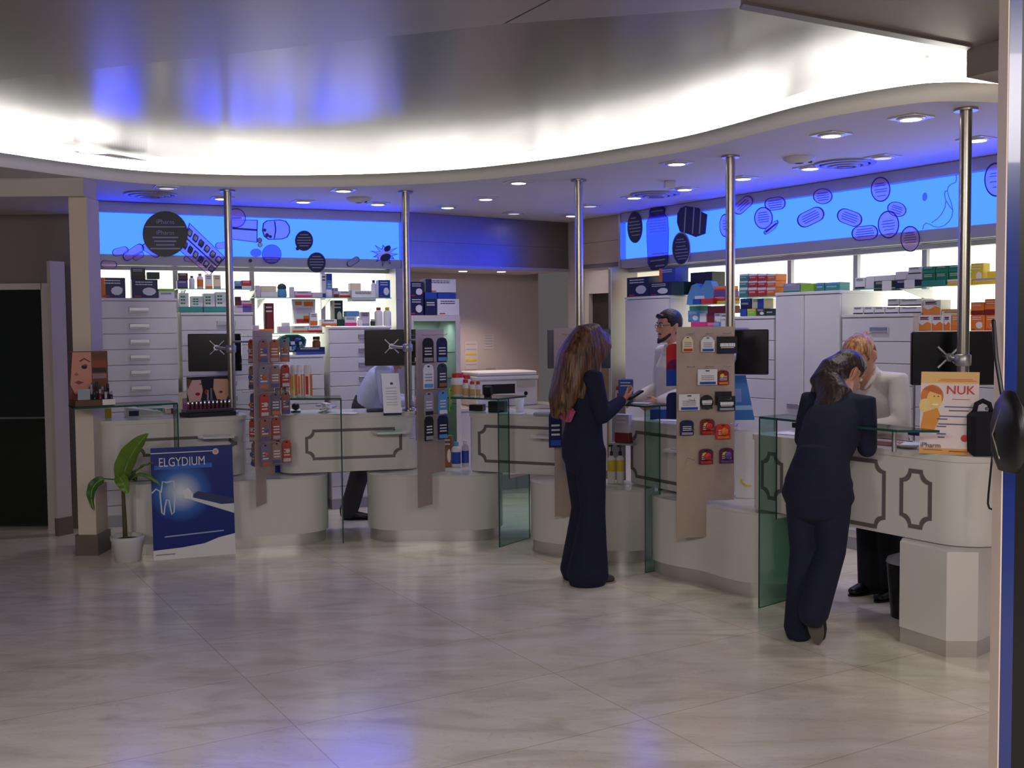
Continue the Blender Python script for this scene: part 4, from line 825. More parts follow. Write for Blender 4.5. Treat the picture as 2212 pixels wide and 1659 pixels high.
# ================================================================ CUT-OUT SIGNS ON THE BLUE PANELS
def film(name, rgb, k):
    m = bpy.data.materials.new(name); m.use_nodes = True; nt = m.node_tree; p = nt.nodes['Principled BSDF']; p.inputs['Base Color'].default_value = (*s2l(rgb), 1); p.inputs['Roughness'].default_value = .35
    t = nt.nodes.new('ShaderNodeBsdfTransparent'); t.inputs[0].default_value = (1, .80, 1, 1); x = nt.nodes.new('ShaderNodeMixShader'); x.inputs[0].default_value = k
    nt.links.new(t.outputs[0], x.inputs[1]); nt.links.new(p.outputs[0], x.inputs[2]); nt.links.new(x.outputs[0], nt.nodes['Material Output'].inputs[0]); return m
M_film = film('pale_film', (226, 224, 240), .24); M_film2 = film('blue_film', (40, 60, 200), .34); M_ink = mat('sign_ink', (44, 48, 104), .5, var=.05); M_dk = mat('sign_dark', (38, 40, 66), .4, var=.05); M_blk = mat('sign_black', (14, 14, 18), .35, var=.05)
M_lt = mat('sign_light', (206, 208, 224), .5, var=.05); M_lt2 = mat('sign_light_dim', (150, 152, 178), .5, var=.05)
def ell(cx, cy, rx, ry, rot=0, n=32):
    r = math.radians(rot); return [(cx+rx*math.cos(t)*math.cos(r)+ry*math.sin(t)*math.sin(r), cy-rx*math.cos(t)*math.sin(r)+ry*math.sin(t)*math.cos(r)) for t in [2*math.pi*i/n for i in range(n)]]
def cap(cx, cy, L, W, rot=0, n=10):
    r = math.radians(rot); h = L/2-W/2; pts = [(h+W/2*math.cos(t), W/2*math.sin(t)) for t in [-math.pi/2+math.pi*i/n for i in range(n+1)]]+[(-h-W/2*math.cos(t), -W/2*math.sin(t)) for t in [-math.pi/2+math.pi*i/n for i in range(n+1)]]
    return [(cx+x*math.cos(r)+y*math.sin(r), cy-x*math.sin(r)+y*math.cos(r)) for x, y in pts]
GA = {0: 'cutouts on the blue panel over the drawers', 1: 'cutouts on the blue panel opposite'}
def cutout(side, outline, face, edge, label, lines=(), rot=0, ew=.12, extra=(), ink=None, lift=0.):
    A, D = ((LA, LD), (RA, RD))[side]; nv = -nrm(A)
    def P(q, o): return at_w(q[0], q[1], A, D-o-lift)
    cx = sum(p[0] for p in outline)/len(outline); cy = sum(p[1] for p in outline)/len(outline); c = P((cx, cy), .004); mb = MB()
    clear = face in (M_film, M_film2)
    mb.slab([P(q, .010)-c for q in outline], nv, .007, face if clear else (edge or face))
    if edge and clear:
        inn = [(cx+(q[0]-cx)*(1-ew), cy+(q[1]-cy)*(1-ew)) for q in outline]; n_ = len(outline)
        for i in range(n_):
            k = (i+1) % n_; mb.slab([P(q, .0115)-c for q in (outline[i], outline[k], inn[k], inn[i])], nv, .0012, edge)
    elif edge: mb.slab([P((cx+(q[0]-cx)*(1-ew), cy+(q[1]-cy)*(1-ew)), .0115)-c for q in outline], nv, .0012, face)
    r = math.radians(rot)
    for (dx, dy, w, h) in lines:
        pts = [(dx-w/2, dy-h/2), (dx+w/2, dy-h/2), (dx+w/2, dy+h/2), (dx-w/2, dy+h/2)]
        mb.slab([P((cx+x*math.cos(r)+y*math.sin(r), cy-x*math.sin(r)+y*math.cos(r)), .0128)-c for x, y in pts], nv, .001, ink or M_ink)
    for pts, m in extra: mb.slab([P(q, .0125)-c for q in pts], nv, .001, m)
    o = mb.build('cutout_sign', loc=c); return tag(o, label, 'sign', GA[side])
def ln(rx, ys, h=1.6, f=.75): return [(0, y, 2*rx*f*math.sqrt(max(1-(y/(abs(ys[0])*1.35+1))**2, .15)), h) for y in ys]
# drawer side
cutout(0, cap(260, 543, 36, 17, 14), M_film, M_ink, 'pale capsule cutout, first from the column, tilted up', ew=.1)
cutout(0, cap(326, 541, 44, 17, -32), M_film, M_ink, 'pale capsule cutout tucked behind the black disc', ew=.1)
cutout(0, cap(299, 553, 26, 14, 30), M_film, M_ink, 'short pale capsule cutout under a longer one', ew=.1)
cutout(0, cap(288, 545, 52, 20, 33), M_film, M_ink, 'long pale capsule cutout beside the black disc', ew=.1, lift=.006)
cutout(0, cap(235, 571, 36, 16, -5), M_film, M_ink, 'pale capsule cutout hanging below the blue panel by the column', ew=.1)
o = cutout(0, ell(357, 505, 49, 49), M_blk, M_blk, 'largest black disc sign with pale writing above the drawers', [(0, -15, 86, 2.4), (0, 8, 56, 3), (0, 16, 48, 3), (0, 24, 40, 3), (0, 32, 64, 3)], ew=.02, lift=.03, ink=M_lt2)
A_, D_ = LA, LD-.046
for py in (479.5, 503): text('iPharm', .052, M_lt2, o, at_w(357, py, A_, D_)-o.location, (math.pi/2, 0, LA))
bl = [(409, 481), (487, 556), (453, 597), (388, 541)]
def bil(u, v): return tuple(bl[0][i]*(1-u)*(1-v)+bl[1][i]*u*(1-v)+bl[2][i]*u*v+bl[3][i]*(1-u)*v for i in (0, 1))
ex = [([bil(.02, .47), bil(.98, .47), bil(.98, .52), bil(.02, .52)], M_ink)]
for i in range(6):
    for v in (.14, .60):
        a = (i+.5)/6; ex.append(([bil(a-.055, v), bil(a+.055, v), bil(a+.07, v+.12), bil(a+.055, v+.25), bil(a-.055, v+.25), bil(a-.07, v+.12)], M_ink)); ex.append(([bil(a-.035, v+.03), bil(a+.035, v+.03), bil(a+.045, v+.12), bil(a+.035, v+.2), bil(a-.035, v+.2), bil(a-.045, v+.12)], M_lt))
cutout(0, bl, M_film, M_ink, 'tilted blister strip cutout with twelve pills', ew=.04, extra=ex, lift=.006)
cutout(0, cap(412, 560, 30, 12, -8), M_film, M_ink, 'small pale capsule cutout below the blister strip', ew=.1)
cutout(0, cap(482, 530, 34, 14, 4), M_film, M_ink, 'pale capsule cutout between blister strip and first pole', ew=.1)
cutout(0, [(492, 474), (557, 475), (556, 524), (492, 516)], M_film, M_ink, 'pale carton cutout beside the first pole', ew=.06, extra=[([(500, 491), (556, 495), (556, 499), (500, 495)], M_ink)])
cutout(0, ell(510, 471, 21, 21), M_film, M_ink, 'pale round pill cutout overlapping the carton cutout', [(0, 0, 24, 4)], ew=.08, lift=.014, ink=M_lt2)
jar = [(568, 482), (576, 476), (604, 474), (618, 477), (626, 488), (627, 502), (621, 513), (610, 517), (580, 518), (570, 511), (566, 498)]
cutout(0, jar, M_film, M_ink, 'tipped pill bottle cutout with dark pills inside', ew=.08, extra=[(ell(572, 497, 3.4, 3.4), M_dk), (ell(577, 508, 4.4, 4.4), M_dk), (ell(584, 511, 3.4, 3.4), M_dk), ([(592, 476), (595, 480), (597, 497), (594, 514), (591, 517), (594, 497)], M_ink)])
cutout(0, ell(561, 519, 5.5, 5.5), M_lt2, M_ink, 'small round ball cutout, upper of two under the carton cutout', ew=.2); cutout(0, ell(562, 529, 5, 5), M_lt, M_ink, 'small round ball cutout, lower of two under the carton cutout', ew=.2); cutout(0, ell(541, 563, 3.5, 4), M_dk, None, 'tiny dark dot cutout below the blue panel')
cutout(0, ell(553, 546, 12, 9), M_film2, None, 'small blue blob cutout beside the faded disc'); cutout(0, ell(587, 549, 21, 21), M_film2, M_film2, 'faded blue disc sign half over the grey rail', [(0, 10, 28, 2), (0, 15, 22, 2), (0, 5, 30, 2)], ew=.04, ink=M_lt2, lift=.006)
for cx, cy, lab in ((657, 520, 'dark disc sign with pale writing over the blue panel middle'), (684, 567, 'dark disc sign with pale writing hanging below the blue panel')):
    cutout(0, ell(cx, cy, 19.5, 22), M_dk, M_ink, lab, [(0, y, w, 1.8) for y, w in ((-13, 18), (-7, 28), (-1, 31), (5, 29), (11, 20))], ew=.07, ink=M_lt2)
cutout(0, ell(643, 537, 4, 4), M_dk, None, 'tiny dark ball cutout under the upper dark disc')
cutout(0, cap(763, 565, 30, 13, 33), M_lt2, M_ink, 'grey capsule cutout below the blue panel near the splash', ew=.1)
sp = []
for i in range(22):
    t = 2*math.pi*i/22; r = (30 if i % 2 == 0 else 15)*(1+.15*math.sin(i*2.3)); sp.append((831+r*math.cos(t), 549+r*.8*math.sin(t)))
cutout(0, sp, M_film, M_ink, 'spiky splash cutout at the fridge end of the blue panel', ew=.14, extra=[(ell(837, 537, 8, 6, 40), M_dk), (ell(833, 556, 12, 8, 20), M_dk), ([(812, 552), (848, 541), (849, 544), (813, 556)], M_lt)])
# opposite side
L5 = [(0, y, w, 2.0) for y, w in ((-20, 10), (-12, 22), (-5, 25), (2, 25), (9, 22), (17, 17))]
cutout(1, ell(1371, 491, 16, 34), M_dk, M_ink, 'dark oval sign with pale writing beside the brown panel', L5, rot=8, ew=.06, ink=M_lt2)
bt = [(1399, 590-20), (1397, 520), (1396, 482), (1402, 467), (1402, 455), (1408, 450), (1430, 446), (1436, 450), (1435, 461), (1442, 470), (1444, 500), (1443, 552), (1441, 572), (1433, 581), (1408, 584)]
cutout(1, bt, M_film2, M_film2, 'tall blue bottle cutout reaching from ceiling to shelf rail', [(0, y, 38, 1.6) for y in (-34, -28, -22, -16, -10, -4)]+[(0, 44, 34, 2.4), (4, 54, 22, 2.6)], rot=6, ew=.03, ink=M_lt2)
cutout(1, [(1403, 457), (1405, 449), (1430, 446), (1434, 451), (1433, 459), (1424, 463), (1407, 465)], M_dk, M_ink, 'dark bottle cap cutout atop the tall blue bottle', [(0, 0, 26, 1.4)], rot=8, ew=.1, ink=M_lt2, lift=.014)
cutout(1, [(1402, 558), (1441, 550), (1441, 572), (1433, 581), (1410, 584), (1404, 576)], M_dk, M_ink, 'dark label cutout at the foot of the tall blue bottle', [(0, -8, 32, 2.4), (3, 4, 20, 2.6)], rot=8, ew=.06, ink=M_lt2, lift=.014)
pot = [(1463, 462), (1469, 450), (1480, 445), (1508, 449), (1516, 458), (1527, 463), (1523, 505), (1511, 509), (1502, 512), (1490, 507), (1468, 500), (1462, 480)]
cutout(1, pot, M_dk, M_ink, 'tipped striped dark jar cutout', ew=.06, extra=[([(1480+k, 448), (1482.5+k, 448), (1479+k, 505), (1476.5+k, 505)], M_lt2) for k in (0, 18, 33)])
cutout(1, ell(1471, 537, 19.5, 36), M_dk, M_lt2, 'dark oval sign with pale writing below the striped jar', [(0, y, w, 1.9) for y, w in ((-20, 16), (-14, 22), (-5, 20), (2, 27), (9, 28), (16, 25), (22, 18))], rot=6, ew=.08, ink=M_lt2, lift=.014)
LL = ((-9, 20), (-3, 26), (3, 26), (9, 20))
def lset(w, ys, h=1.3): return [(0, y, w*(1-.25*(abs(y)/10)), h) for y in ys]
for (o_, r_, l_, lab) in ((ell(1566, 487, 12, 25), 6, lset(10, (-10, -4, 2, 8)), 'pale oval pill cutout peeking out behind the board pole'), (cap(1605, 443, 50, 24, 42), 42, lset(30, (-5, 0, 5)), 'pale capsule cutout leaning on the board pole'), (cap(1674, 440, 46, 28, 8), 8, lset(32, (-7, -2, 3, 8)), 'pale capsule cutout with writing over the round pill'),
    (ell(1649, 471, 20, 24), 8, lset(26, (-12, -7, -2, 3, 8)), 'pale round pill cutout with writing, next to a half pill'), (ell(1777, 424, 21, 17), 8, lset(28, (-7, -2, 3, 8)), 'pale round pill cutout touching the ceiling rail'), (cap(1751, 469, 62, 32, 26), 26, lset(42, (-8, -3, 2, 7)), 'long tilted pale capsule cutout, rising to one side'),
    (cap(1835, 470, 56, 32, -20), -20, lset(38, (-8, -3, 2, 7)), 'pale capsule cutout falling to one side'), (cap(1868, 503, 58, 31, 6), 6, lset(42, (-8, -3, 2, 7)), 'level pale capsule cutout on the lower rail'), (ell(1919, 485, 23, 30), 8, lset(30, (-8, -2, 4, 11, 20)), 'largest pale oval pill cutout above the lower rail'),
    (ell(1937, 452, 21, 16, -18), -18, lset(26, (-6, -2, 3, 8)), 'small tilted pale oval pill cutout over the largest one'), (ell(1902, 409, 21, 27), 8, lset(28, (-13, -8, 0, 5, 14)), 'pale oval pill cutout close under the ceiling rail'), (ell(1966, 516, 21, 28), 6, lset(28, (-13, -8, -3, 2, 8)), 'pale oval pill cutout hanging below the blue panel opposite'),
    (ell(2151, 388, 25, 37), 8, lset(30, (-14, -8, 4, 16)), 'pale oval pill cutout cut off by the blue kiosk')):
    cutout(1, o_, M_film, M_ink, lab, l_, rot=r_, ew=.09, lift=.012 if 'tilted pale oval' in lab or 'touching' in lab or 'lower rail' in lab else 0)
cutout(1, [(1649, 502), (1656, 490), (1672, 478), (1680, 475), (1681, 482), (1674, 494), (1660, 504), (1652, 507)], M_film, M_ink, 'pale half pill cutout beside a round pill', ew=.1, lift=.013, extra=[([(1652, 500), (1677, 481), (1679, 483), (1655, 503)], M_ink)])
cutout(1, ell(1997, 425, 4.5, 9, -6), M_film2, None, 'small single drop cutout beside the smile drawing')
def poly_line(side, paths, label, w=1.6, m=None):
    A, D = ((LA, LD), (RA, RD))[side]; nv = -nrm(A); c = at_w(*paths[0][0], A, D-.03); mb = MB()
    for pts in paths:
        for i in range(len(pts)-1):
            (x0, y0), (x1, y1) = pts[i], pts[i+1]; L = math.hypot(x1-x0, y1-y0); nx, ny = -(y1-y0)/L*w/2, (x1-x0)/L*w/2
            mb.slab([at_w(q[0], q[1], A, D+.045)-c for q in ((x0+nx, y0+ny), (x1+nx, y1+ny), (x1-nx, y1-ny), (x0-nx, y0-ny))], nv, .003, m or M_film2)
    o = mb.build('outline_drawing', loc=c); return tag(o, label, 'drawing')
poly_line(1, [[(2065, 378), (2066, 386), (2064, 394), (2054, 398), (2048, 404), (2046, 412), (2049, 424), (2055, 440), (2058, 455), (2056, 468), (2050, 478), (2040, 487), (2028, 491), (2016, 489), (2007, 484), (2000, 482), (1995, 486), (1993, 495)], [(2042, 412), (2040, 420), (2043, 434), (2041, 448), (2034, 462), (2024, 473), (2012, 481)], [(2044, 434), (2050, 444), (2057, 453)], [(2046, 412), (2042, 413)]], 'thin line drawing of a smiling mouth on the blue panel opposite')
# ================================================================ HANGING PACKS
def hang(board, s, side, z, w, h, c1, c2, label, off=.02, style='', yaw=0., group=None, shape='card'):
    P0, an, bw = BT[board]; n = Vector((math.sin(an), -math.cos(an), 0))*(1 if side < 0 else -1); c = P0+dirv(an)*s+n*off+Vector((0, 0, z))
    t = thing('hanging_pack', label, 'pack', c, an+yaw+(0 if side < 0 else math.pi), group)
    if shape == 'card': out = [(-w/2, -h), (w/2, -h), (w/2, -h*.18), (w*.36, -h*.04), (w*.12, 0), (-w*.12, 0), (-w*.36, -h*.04), (-w/2, -h*.18)]
    elif shape == 'pot': out = [(-w/2, -h), (w/2, -h), (w/2, -h*.25), (w*.42, -h*.2), (w*.3, -h*.05), (0, 0), (-w*.3, -h*.05), (-w*.42, -h*.2), (-w/2, -h*.25)]
    elif shape == 'round': out = [(w/2*math.cos(k*math.pi/8)*1.0, -h*.52+h*.48*math.sin(k*math.pi/8)) for k in range(16)]
    else: out = [(-w/2, -h), (w/2, -h), (w/2, 0), (-w/2, 0)]
    mb = MB(); mb.slab([(x, -.004, z_) for x, z_ in out], (0, -1, 0), .008, cm(c1)); mb.build('card', t)
    mb = MB(); y = -.0052
    mb.bx(-w*.40, w*.40, y-.006, -.0045, -h*.95, -h*.80, cm(c2))
    if 'blob' in style: mb.lathe([(0, 0), (w*.2, .004), (w*.26, .012), (w*.2, .018), (0, .02)], cm(c2), (w*.06, -.006, -h*.48), 14, axis=(0, -1, 0))
    if 'star' in style: mb.add([(-w*.3, y, -h*.3), (-w*.02, y, -h*.22), (w*.1, y, -h*.4), (-w*.14, y, -h*.52)], [(0, 1, 2, 3)], cm('Y'))
    for k in range(3): bars(mb, -w*.32, w*.34, -h*(.42+.12*k), h*.05, y+.0008, cm('GY' if c1 in ('W', 'CR') else 'W'), seed=int(z*100)+k)
    if 'letters' in style: bars(mb, -w*.36, w*.4, -h*.5, h*.2, y, cm('W'), seed=5)
    mb.build('print', t); MB().bx(-w*.10, w*.10, -.0055, -.0041, -h*.13, -h*.07, M_gap).build('hang_hole', t); return t
def hang_px(x0, y0, x1, y1, c1, c2, label, style='', shape='card', off=.02, b=3):
    P0, an, bw = BT[b]; D = P0.dot(nrm(an))-off; a = uz(x0, y0, an, D); e = uz(x1, y1, an, D); s = (a[0]+e[0])/2-P0.dot(dirv(an))
    return hang(b, s, -1, a[1], abs(e[0]-a[0]), a[1]-e[1], c1, c2, label, off, style, 0, 'packs on the wide steel display board', shape)
hang_px(1474, 726, 1497, 760, 'CR', 'R', 'cream pot shaped pack with a red foot, top row', '', 'pot'); hang_px(1514, 727, 1543, 760, 'W', 'B', 'white pot shaped pack with a blue foot, top row', '', 'pot'); hang_px(1549, 727, 1592, 763, 'K', 'N', 'black pack with pale letters in the top row', 'letters', 'box')
hang_px(1507, 798, 1549, 831, 'W', 'B', 'white card pack with a blue foot, second row', '', 'box'); hang_px(1550, 800, 1574, 831, 'DR', 'O', 'dark red pack beside the white card in the second row', 'star')
hang_px(1466, 852, 1511, 886, 'W', 'B', 'white card pack with a blue foot, third row', '', 'box'); hang_px(1512, 852, 1541, 884, 'K', 'DG', 'black round topped pack in the third row', 'letters', 'round'); hang_px(1545, 846, 1580, 874, 'K', 'N', 'black pack behind another one, third row', 'letters', 'box', .016); hang_px(1550, 856, 1588, 887, 'K', 'GY', 'black pack with large pale letters, third row', 'letters', 'box', .034)
hang_px(1469, 908, 1498, 940, 'N', 'GY', 'dark grey blue pack in the fourth row'); hang_px(1513, 905, 1543, 938, 'DR', 'R', 'dark red pack with a yellow star, fourth row', 'star blob'); hang_px(1546, 916, 1577, 948, 'R', 'O', 'orange red pack in the fourth row', 'blob')
hang_px(1510, 970, 1540, 1002, 'M', 'R', 'dark pack with a pale teat and yellow star, lower one of the bottom row', 'star blob'); hang_px(1554, 968, 1584, 1000, 'M', 'P', 'dark pack with a pale teat, at the edge of the bottom row', 'star blob')
for z, c1, c2, l in ((1.50, 'R', 'B', 'red and blue pack sticking out behind the wide board, high'), (1.40, 'B', 'N', 'blue pack sticking out behind the wide board'), (1.20, 'N', 'B', 'dark blue pack sticking out behind the wide board, low')): hang(3, .0, 1, z, .10, .16, c1, c2, l, .06, 'blob', .3, 'packs behind the wide board')
# toothbrush packs on the first board
rr = random.Random(11); tb = [((150, 104, 92), (92, 96, 140)), ((168, 84, 66), (170, 160, 168)), ((120, 112, 132), (190, 96, 60)), ((150, 118, 110), (70, 86, 140)), ((176, 74, 56), (200, 190, 186)), ((104, 92, 112), (196, 110, 70))]
for side, tx in ((1, 'facing the column'), (-1, 'facing the sunscreen bottles')):
    for ri, z in enumerate((1.55, 1.36, 1.16, .98, .80)):
        for si, s in enumerate((.07, .2, .31)):
            if side == -1 and (ri in (3,) and si == 2): continue
            c1, c2 = tb[(ri*2+si+(side > 0)) % 6]
            hang(0, s, side, z-.01, .07, .17, c1, c2, 'toothbrush pack on the board %s, %s row, %s hook' % (tx, ('top', 'second', 'third', 'fourth', 'bottom')[ri], ('outer', 'middle', 'inner')[si]), .045+.035*si, ('blob', '')[si % 2], rr.uniform(.65, 1.25)*(1 if side > 0 else -1), 'toothbrush packs')
# packs on the second board
for side, tx in ((1, 'leaflet'), (-1, 'copier')):
    for ri, (z, cs) in enumerate(((1.55, 'WKLB'), (1.36, 'KWB'), (1.16, 'GYK'), (.98, 'KGN'))):
        for si, s in enumerate((.08, .22)):
            cc = [('K', 'GY'), ('LB', 'W'), ('W', 'LB'), ('N', 'LB'), ('GY', 'K'), ('DG', 'BR')][(ri*2+si*3+(side > 0)) % 6]
            hang(1, s, side, z-.01, .085, .18, *cc, 'pack on the board by the fridge, %s side, %s row, %s hook' % (tx, ('top', 'second', 'third', 'bottom')[ri], ('outer', 'inner')[si]), .05+.03*si, '', rr.uniform(.2, .6)*(-1 if side < 0 else 1), 'packs on the board by the fridge')
g = hang(1, .36, -1, 1.16, .105, .17, 'LG', 'G', 'bright green pack at the inner edge of the board by the fridge', .06, '', .4, 'packs on the board by the fridge')
for s, z, c1, c2, l in ((.06, 1.05, 'N', 'B', 'long dark blue pack on the board behind the long haired woman'), (.10, .86, 'LB', 'A', 'blue and orange pack on the board behind the long haired woman'), (.08, 1.24, 'K', 'GY', 'dark pack on the board behind the long haired woman')): hang(2, s if c1 != 'N' else -.02, -1, z, .09, .24 if c1 == 'LB' else .26, c1, c2, l, .05, 'blob' if c1 == 'LB' else '', -.2, 'packs behind the long haired woman')
# ================================================================ THINGS ON AND BY THE COUNTERS
def leaning(name, label, cat, px_bl, px_br, zb, px_tl, back, th, m, group=None):
    a = at_z(*px_bl, zb); b = at_z(*px_br, zb); v = b-a; an = math.atan2(v.y, v.x); w = v.length; n = Vector((-v.y, v.x, 0)).normalized()
    t0 = at_y(px_tl[0], px_tl[1], a.y+back*n.y); h = t0.z-zb; lean = math.atan2(back, h); L = math.hypot(h, back)
    t = thing(name, label, cat, a+Vector((0, 0, .001)), an, group); t.rotation_euler = (-lean, 0, an); return t, w, L
def flat(mb, pts, m, y=-.0006, th=None): return mb.add([(p[0], y, p[1]) for p in pts], [tuple(range(len(pts)))], m)
def art(root, name, polys, y0=-.0006):
    mb = MB()
    for k, (pts, m) in enumerate(polys):
        if sum((pts[i][0]*pts[(i+1) % len(pts)][1]-pts[(i+1) % len(pts)][0]*pts[i][1]) for i in range(len(pts))) < 0: pts = pts[::-1]
        flat(mb, pts, m if not isinstance(m, (str, tuple)) else cm(m), y0-.00025*k)
    return mb.build(name, root)
def rect(x0, z0, x1, z1): return [(x0, z0), (x1, z0), (x1, z1), (x0, z1)]
def circ(cx, cz, rx, rz=None, n=20): return [(cx+rx*math.cos(2*math.pi*i/n), cz+(rz or rx)*math.sin(2*math.pi*i/n)) for i in range(n)]
def ribbon(pts, w):
    L = []; R = []
    for i, p in enumerate(pts):
        a = pts[max(i-1, 0)]; b = pts[min(i+1, len(pts)-1)]; dx, dy = b[0]-a[0], b[1]-a[1]; l = math.hypot(dx, dy) or 1; L.append((p[0]-dy/l*w/2, p[1]+dx/l*w/2)); R.append((p[0]+dy/l*w/2, p[1]-dx/l*w/2))
    return [[L[i], L[i+1], R[i+1], R[i]] for i in range(len(pts)-1)]
# toothpaste poster -------------------------------------------------------
def glow_mat():
    m = bpy.data.materials.new('poster_print'); m.use_nodes = True; nt = m.node_tree; p = nt.nodes['Principled BSDF']; tc = nt.nodes.new('ShaderNodeTexCoord'); mp = nt.nodes.new('ShaderNodeMapping'); mp.inputs['Location'].default_value = (-.20*4.6, 0, -.47*4.6); mp.inputs['Scale'].default_value = (4.6, 0, 4.6)
    g = nt.nodes.new('ShaderNodeTexGradient'); g.gradient_type = 'SPHERICAL'; r = nt.nodes.new('ShaderNodeValToRGB'); e = r.color_ramp.elements; e[0].color = (*s2l((8, 36, 116)), 1); p.inputs['Specular IOR Level'].default_value = .25; e[1].color = (*s2l((214, 220, 226)), 1); e[1].position = .92
    x = e.new(.35); x.color = (*s2l((44, 100, 178)), 1); nt.links.new(tc.outputs['Object'], mp.inputs[0]); nt.links.new(mp.outputs[0], g.inputs[0]); nt.links.new(g.outputs[1], r.inputs[0]); nt.links.new(r.outputs[0], p.inputs['Base Color']); p.inputs['Roughness'].default_value = .35; return m
t, w, h = leaning('poster_board', 'blue ELGYDIUM toothpaste poster board leaning on the counter', 'poster', (332, 1212), (509, 1197), 0, (318, 969), .06, .01, None)
MB().bx(0, w, 0, .012, 0, h, M_paper).build('board', t)
MG = glow_mat(); art(t, 'print', [(rect(.0, .07, w, h), MG), ([(0, .07), (w*.35, .078), (w*.62, .095), (w*.8, .13), (w, .15), (w, .0), (0, .0)], M_paper)] +
    [(q, M_paper) for q in ribbon([(0, h*.952), (w*.75, h*.952)], .006)]+[(circ(w*.79, h*.945, .022), (205, 190, 190)), (circ(w*.79, h*.945, .010), 'A'), (rect(w*.04, h*.805, w*.74, h*.845), (24, 92, 190))] +
    [(q, (190, 206, 226)) for q in ribbon([(0, h*.60), (.03, h*.635), (.055, h*.615), (.06, h*.5), (.065, h*.42), (.078, h*.40), (.085, h*.47), (.098, h*.535), (.115, h*.53), (.123, h*.45), (.132, h*.40), (.146, h*.42), (.152, h*.52), (.156, h*.60), (.165, h*.62)], .010)+ribbon([(.062, h*.60), (.075, h*.70), (.10, h*.69), (.125, h*.695), (.15, h*.70), (.155, h*.62)], .010)] +
    [([(w*.5, h*.57), (w*.56, h*.595), (w, h*.515), (w, h*.47), (w*.84, h*.47), (w*.5, h*.535)], (30, 40, 96)), ([(w*.42, h*.535), (w*.5, h*.54), (w*.84, h*.465), (w, h*.465), (w, h*.375)], (208, 210, 214)), ([(w*.36, h*.60), (w*.44, h*.63), (w*.5, h*.575), (w*.49, h*.535), (w*.40, h*.535)], (226, 226, 228))] +
    [(q, (150, 170, 210)) for q in ribbon([(w*.14, h*.205), (w*.86, h*.225)], .009)]+[(rect(w*.03, .035, w*.26, .041), (120, 124, 140))])
text('ELGYDIUM', .072, cmat((214, 214, 222)), t, (w*.375, -.006, h*.865), scale=(.92, 1.25, 1))
# yellow sign on the counter ------------------------------------------------
t, w, h = leaning('counter_sign', 'white and yellow NUK advertising sign standing on the counter by the pole', 'sign', (1985, 979), (2111, 985), .962, (2003, 803), .05, .006, None)
MB().bx(0, w, 0, .006, 0, h, M_paper).build('board', t)
YS = (226, 160, 70); fx = lambda x: w*x
art(t, 'print', [(rect(0, 0, w, h), (232, 214, 214)), (rect(0, 0, w, h*.07), YS), (rect(0, h*.86, w, h), (232, 190, 120)), (circ(fx(.2), h*.70, fx(.20), h*.14), (214, 120, 36)), (circ(fx(.24), h*.66, fx(.13), h*.12), (240, 200, 110)), (circ(fx(.08), h*.58, fx(.10), h*.09), (238, 206, 130)), ([(fx(.0), h*.27), (fx(.06), h*.5), (fx(.30), h*.56), (fx(.36), h*.46), (fx(.24), h*.26)], (224, 146, 50)), (circ(fx(.26), h*.60, fx(.06), h*.012), (250, 240, 220)), (circ(fx(.24), h*.70, fx(.015), h*.008), (120, 60, 30)), (circ(fx(.31), h*.70, fx(.015), h*.008), (120, 60, 30)), ([(fx(.04), h*.78), (fx(.2), h*.84), (fx(.38), h*.76), (fx(.34), h*.72), (fx(.16), h*.76)], (190, 96, 30)), (circ(fx(.78), h*.20, fx(.065), fx(.065)), (206, 40, 50))] +
    [(rect(fx(a), h*(z-.006), fx(b), h*(z+.006)), (66, 84, 134)) for z, a, b in ((.575, .42, .92), (.53, .50, .84), (.46, .34, .92), (.425, .30, .48), (.365, .32, .86), (.335, .30, .46), (.245, .30, .46), (.205, .32, .44))]+[(rect(fx(.55), h*.665, fx(.86), h*.672), (180, 120, 120)), (rect(fx(.08), h*.045, fx(.40), h*.052), (120, 100, 90)), (rect(fx(.52), h*.035, fx(.88), h*.043), (120, 60, 50)), (rect(fx(.3), h*.885, fx(.95), h*.893), (226, 120, 80)), (rect(fx(.34), h*.905, fx(.9), h*.912), (226, 130, 80))])
text('NUK', .056, cmat((206, 26, 44)), t, (w*.69, -.005, h*.775), scale=(1.1, 1.05, 1), ext=.0012); text('iPharm', .034, cmat((70, 70, 80)), t, (w*.20, -.005, h*.10))
# plant ---------------------------------------------------------------------
M_leaf = mat('leaf_green', (104, 138, 46), .4, var=.35, vscale=16); M_leafd = mat('leaf_dark', (62, 104, 44), .4, var=.3, vscale=16); M_rib = mat('leaf_rib', (150, 176, 96), .5, var=.1); M_stem = mat('plant_stem', (84, 74, 44), .6, var=.3, vscale=20); M_soil = mat('soil', (52, 38, 30), .95, var=.5, vscale=60)
q = at_z(277, 1211, 0); pl = thing('potted_plant', 'leafy green plant in a white pot beside the blue poster', 'plant', q)
sc = q.y/F_PX
MB().lathe([(.078, 0), (.086, .004), (.108, .14), (.116, .155), (.116, .178), (.108, .178), (.104, .15)], mat('pot_white', (206, 204, 204), .45), n=28).build('pot', pl); MB().lathe([(0, .152), (.104, .15)], M_soil, n=24).build('soil', pl)
def lp(px, py, dy=0.): return at_y(px, py, q.y+dy)-q
mb = MB(); loft_into(mb, [lp(271, 1168), lp(269, 1120, .01), lp(267, 1085), lp(266, 1052, -.01)], [(.017, .017), (.015, .015), (.013, .013), (.012, .012)], M_stem, 10); mb.build('stem', pl)
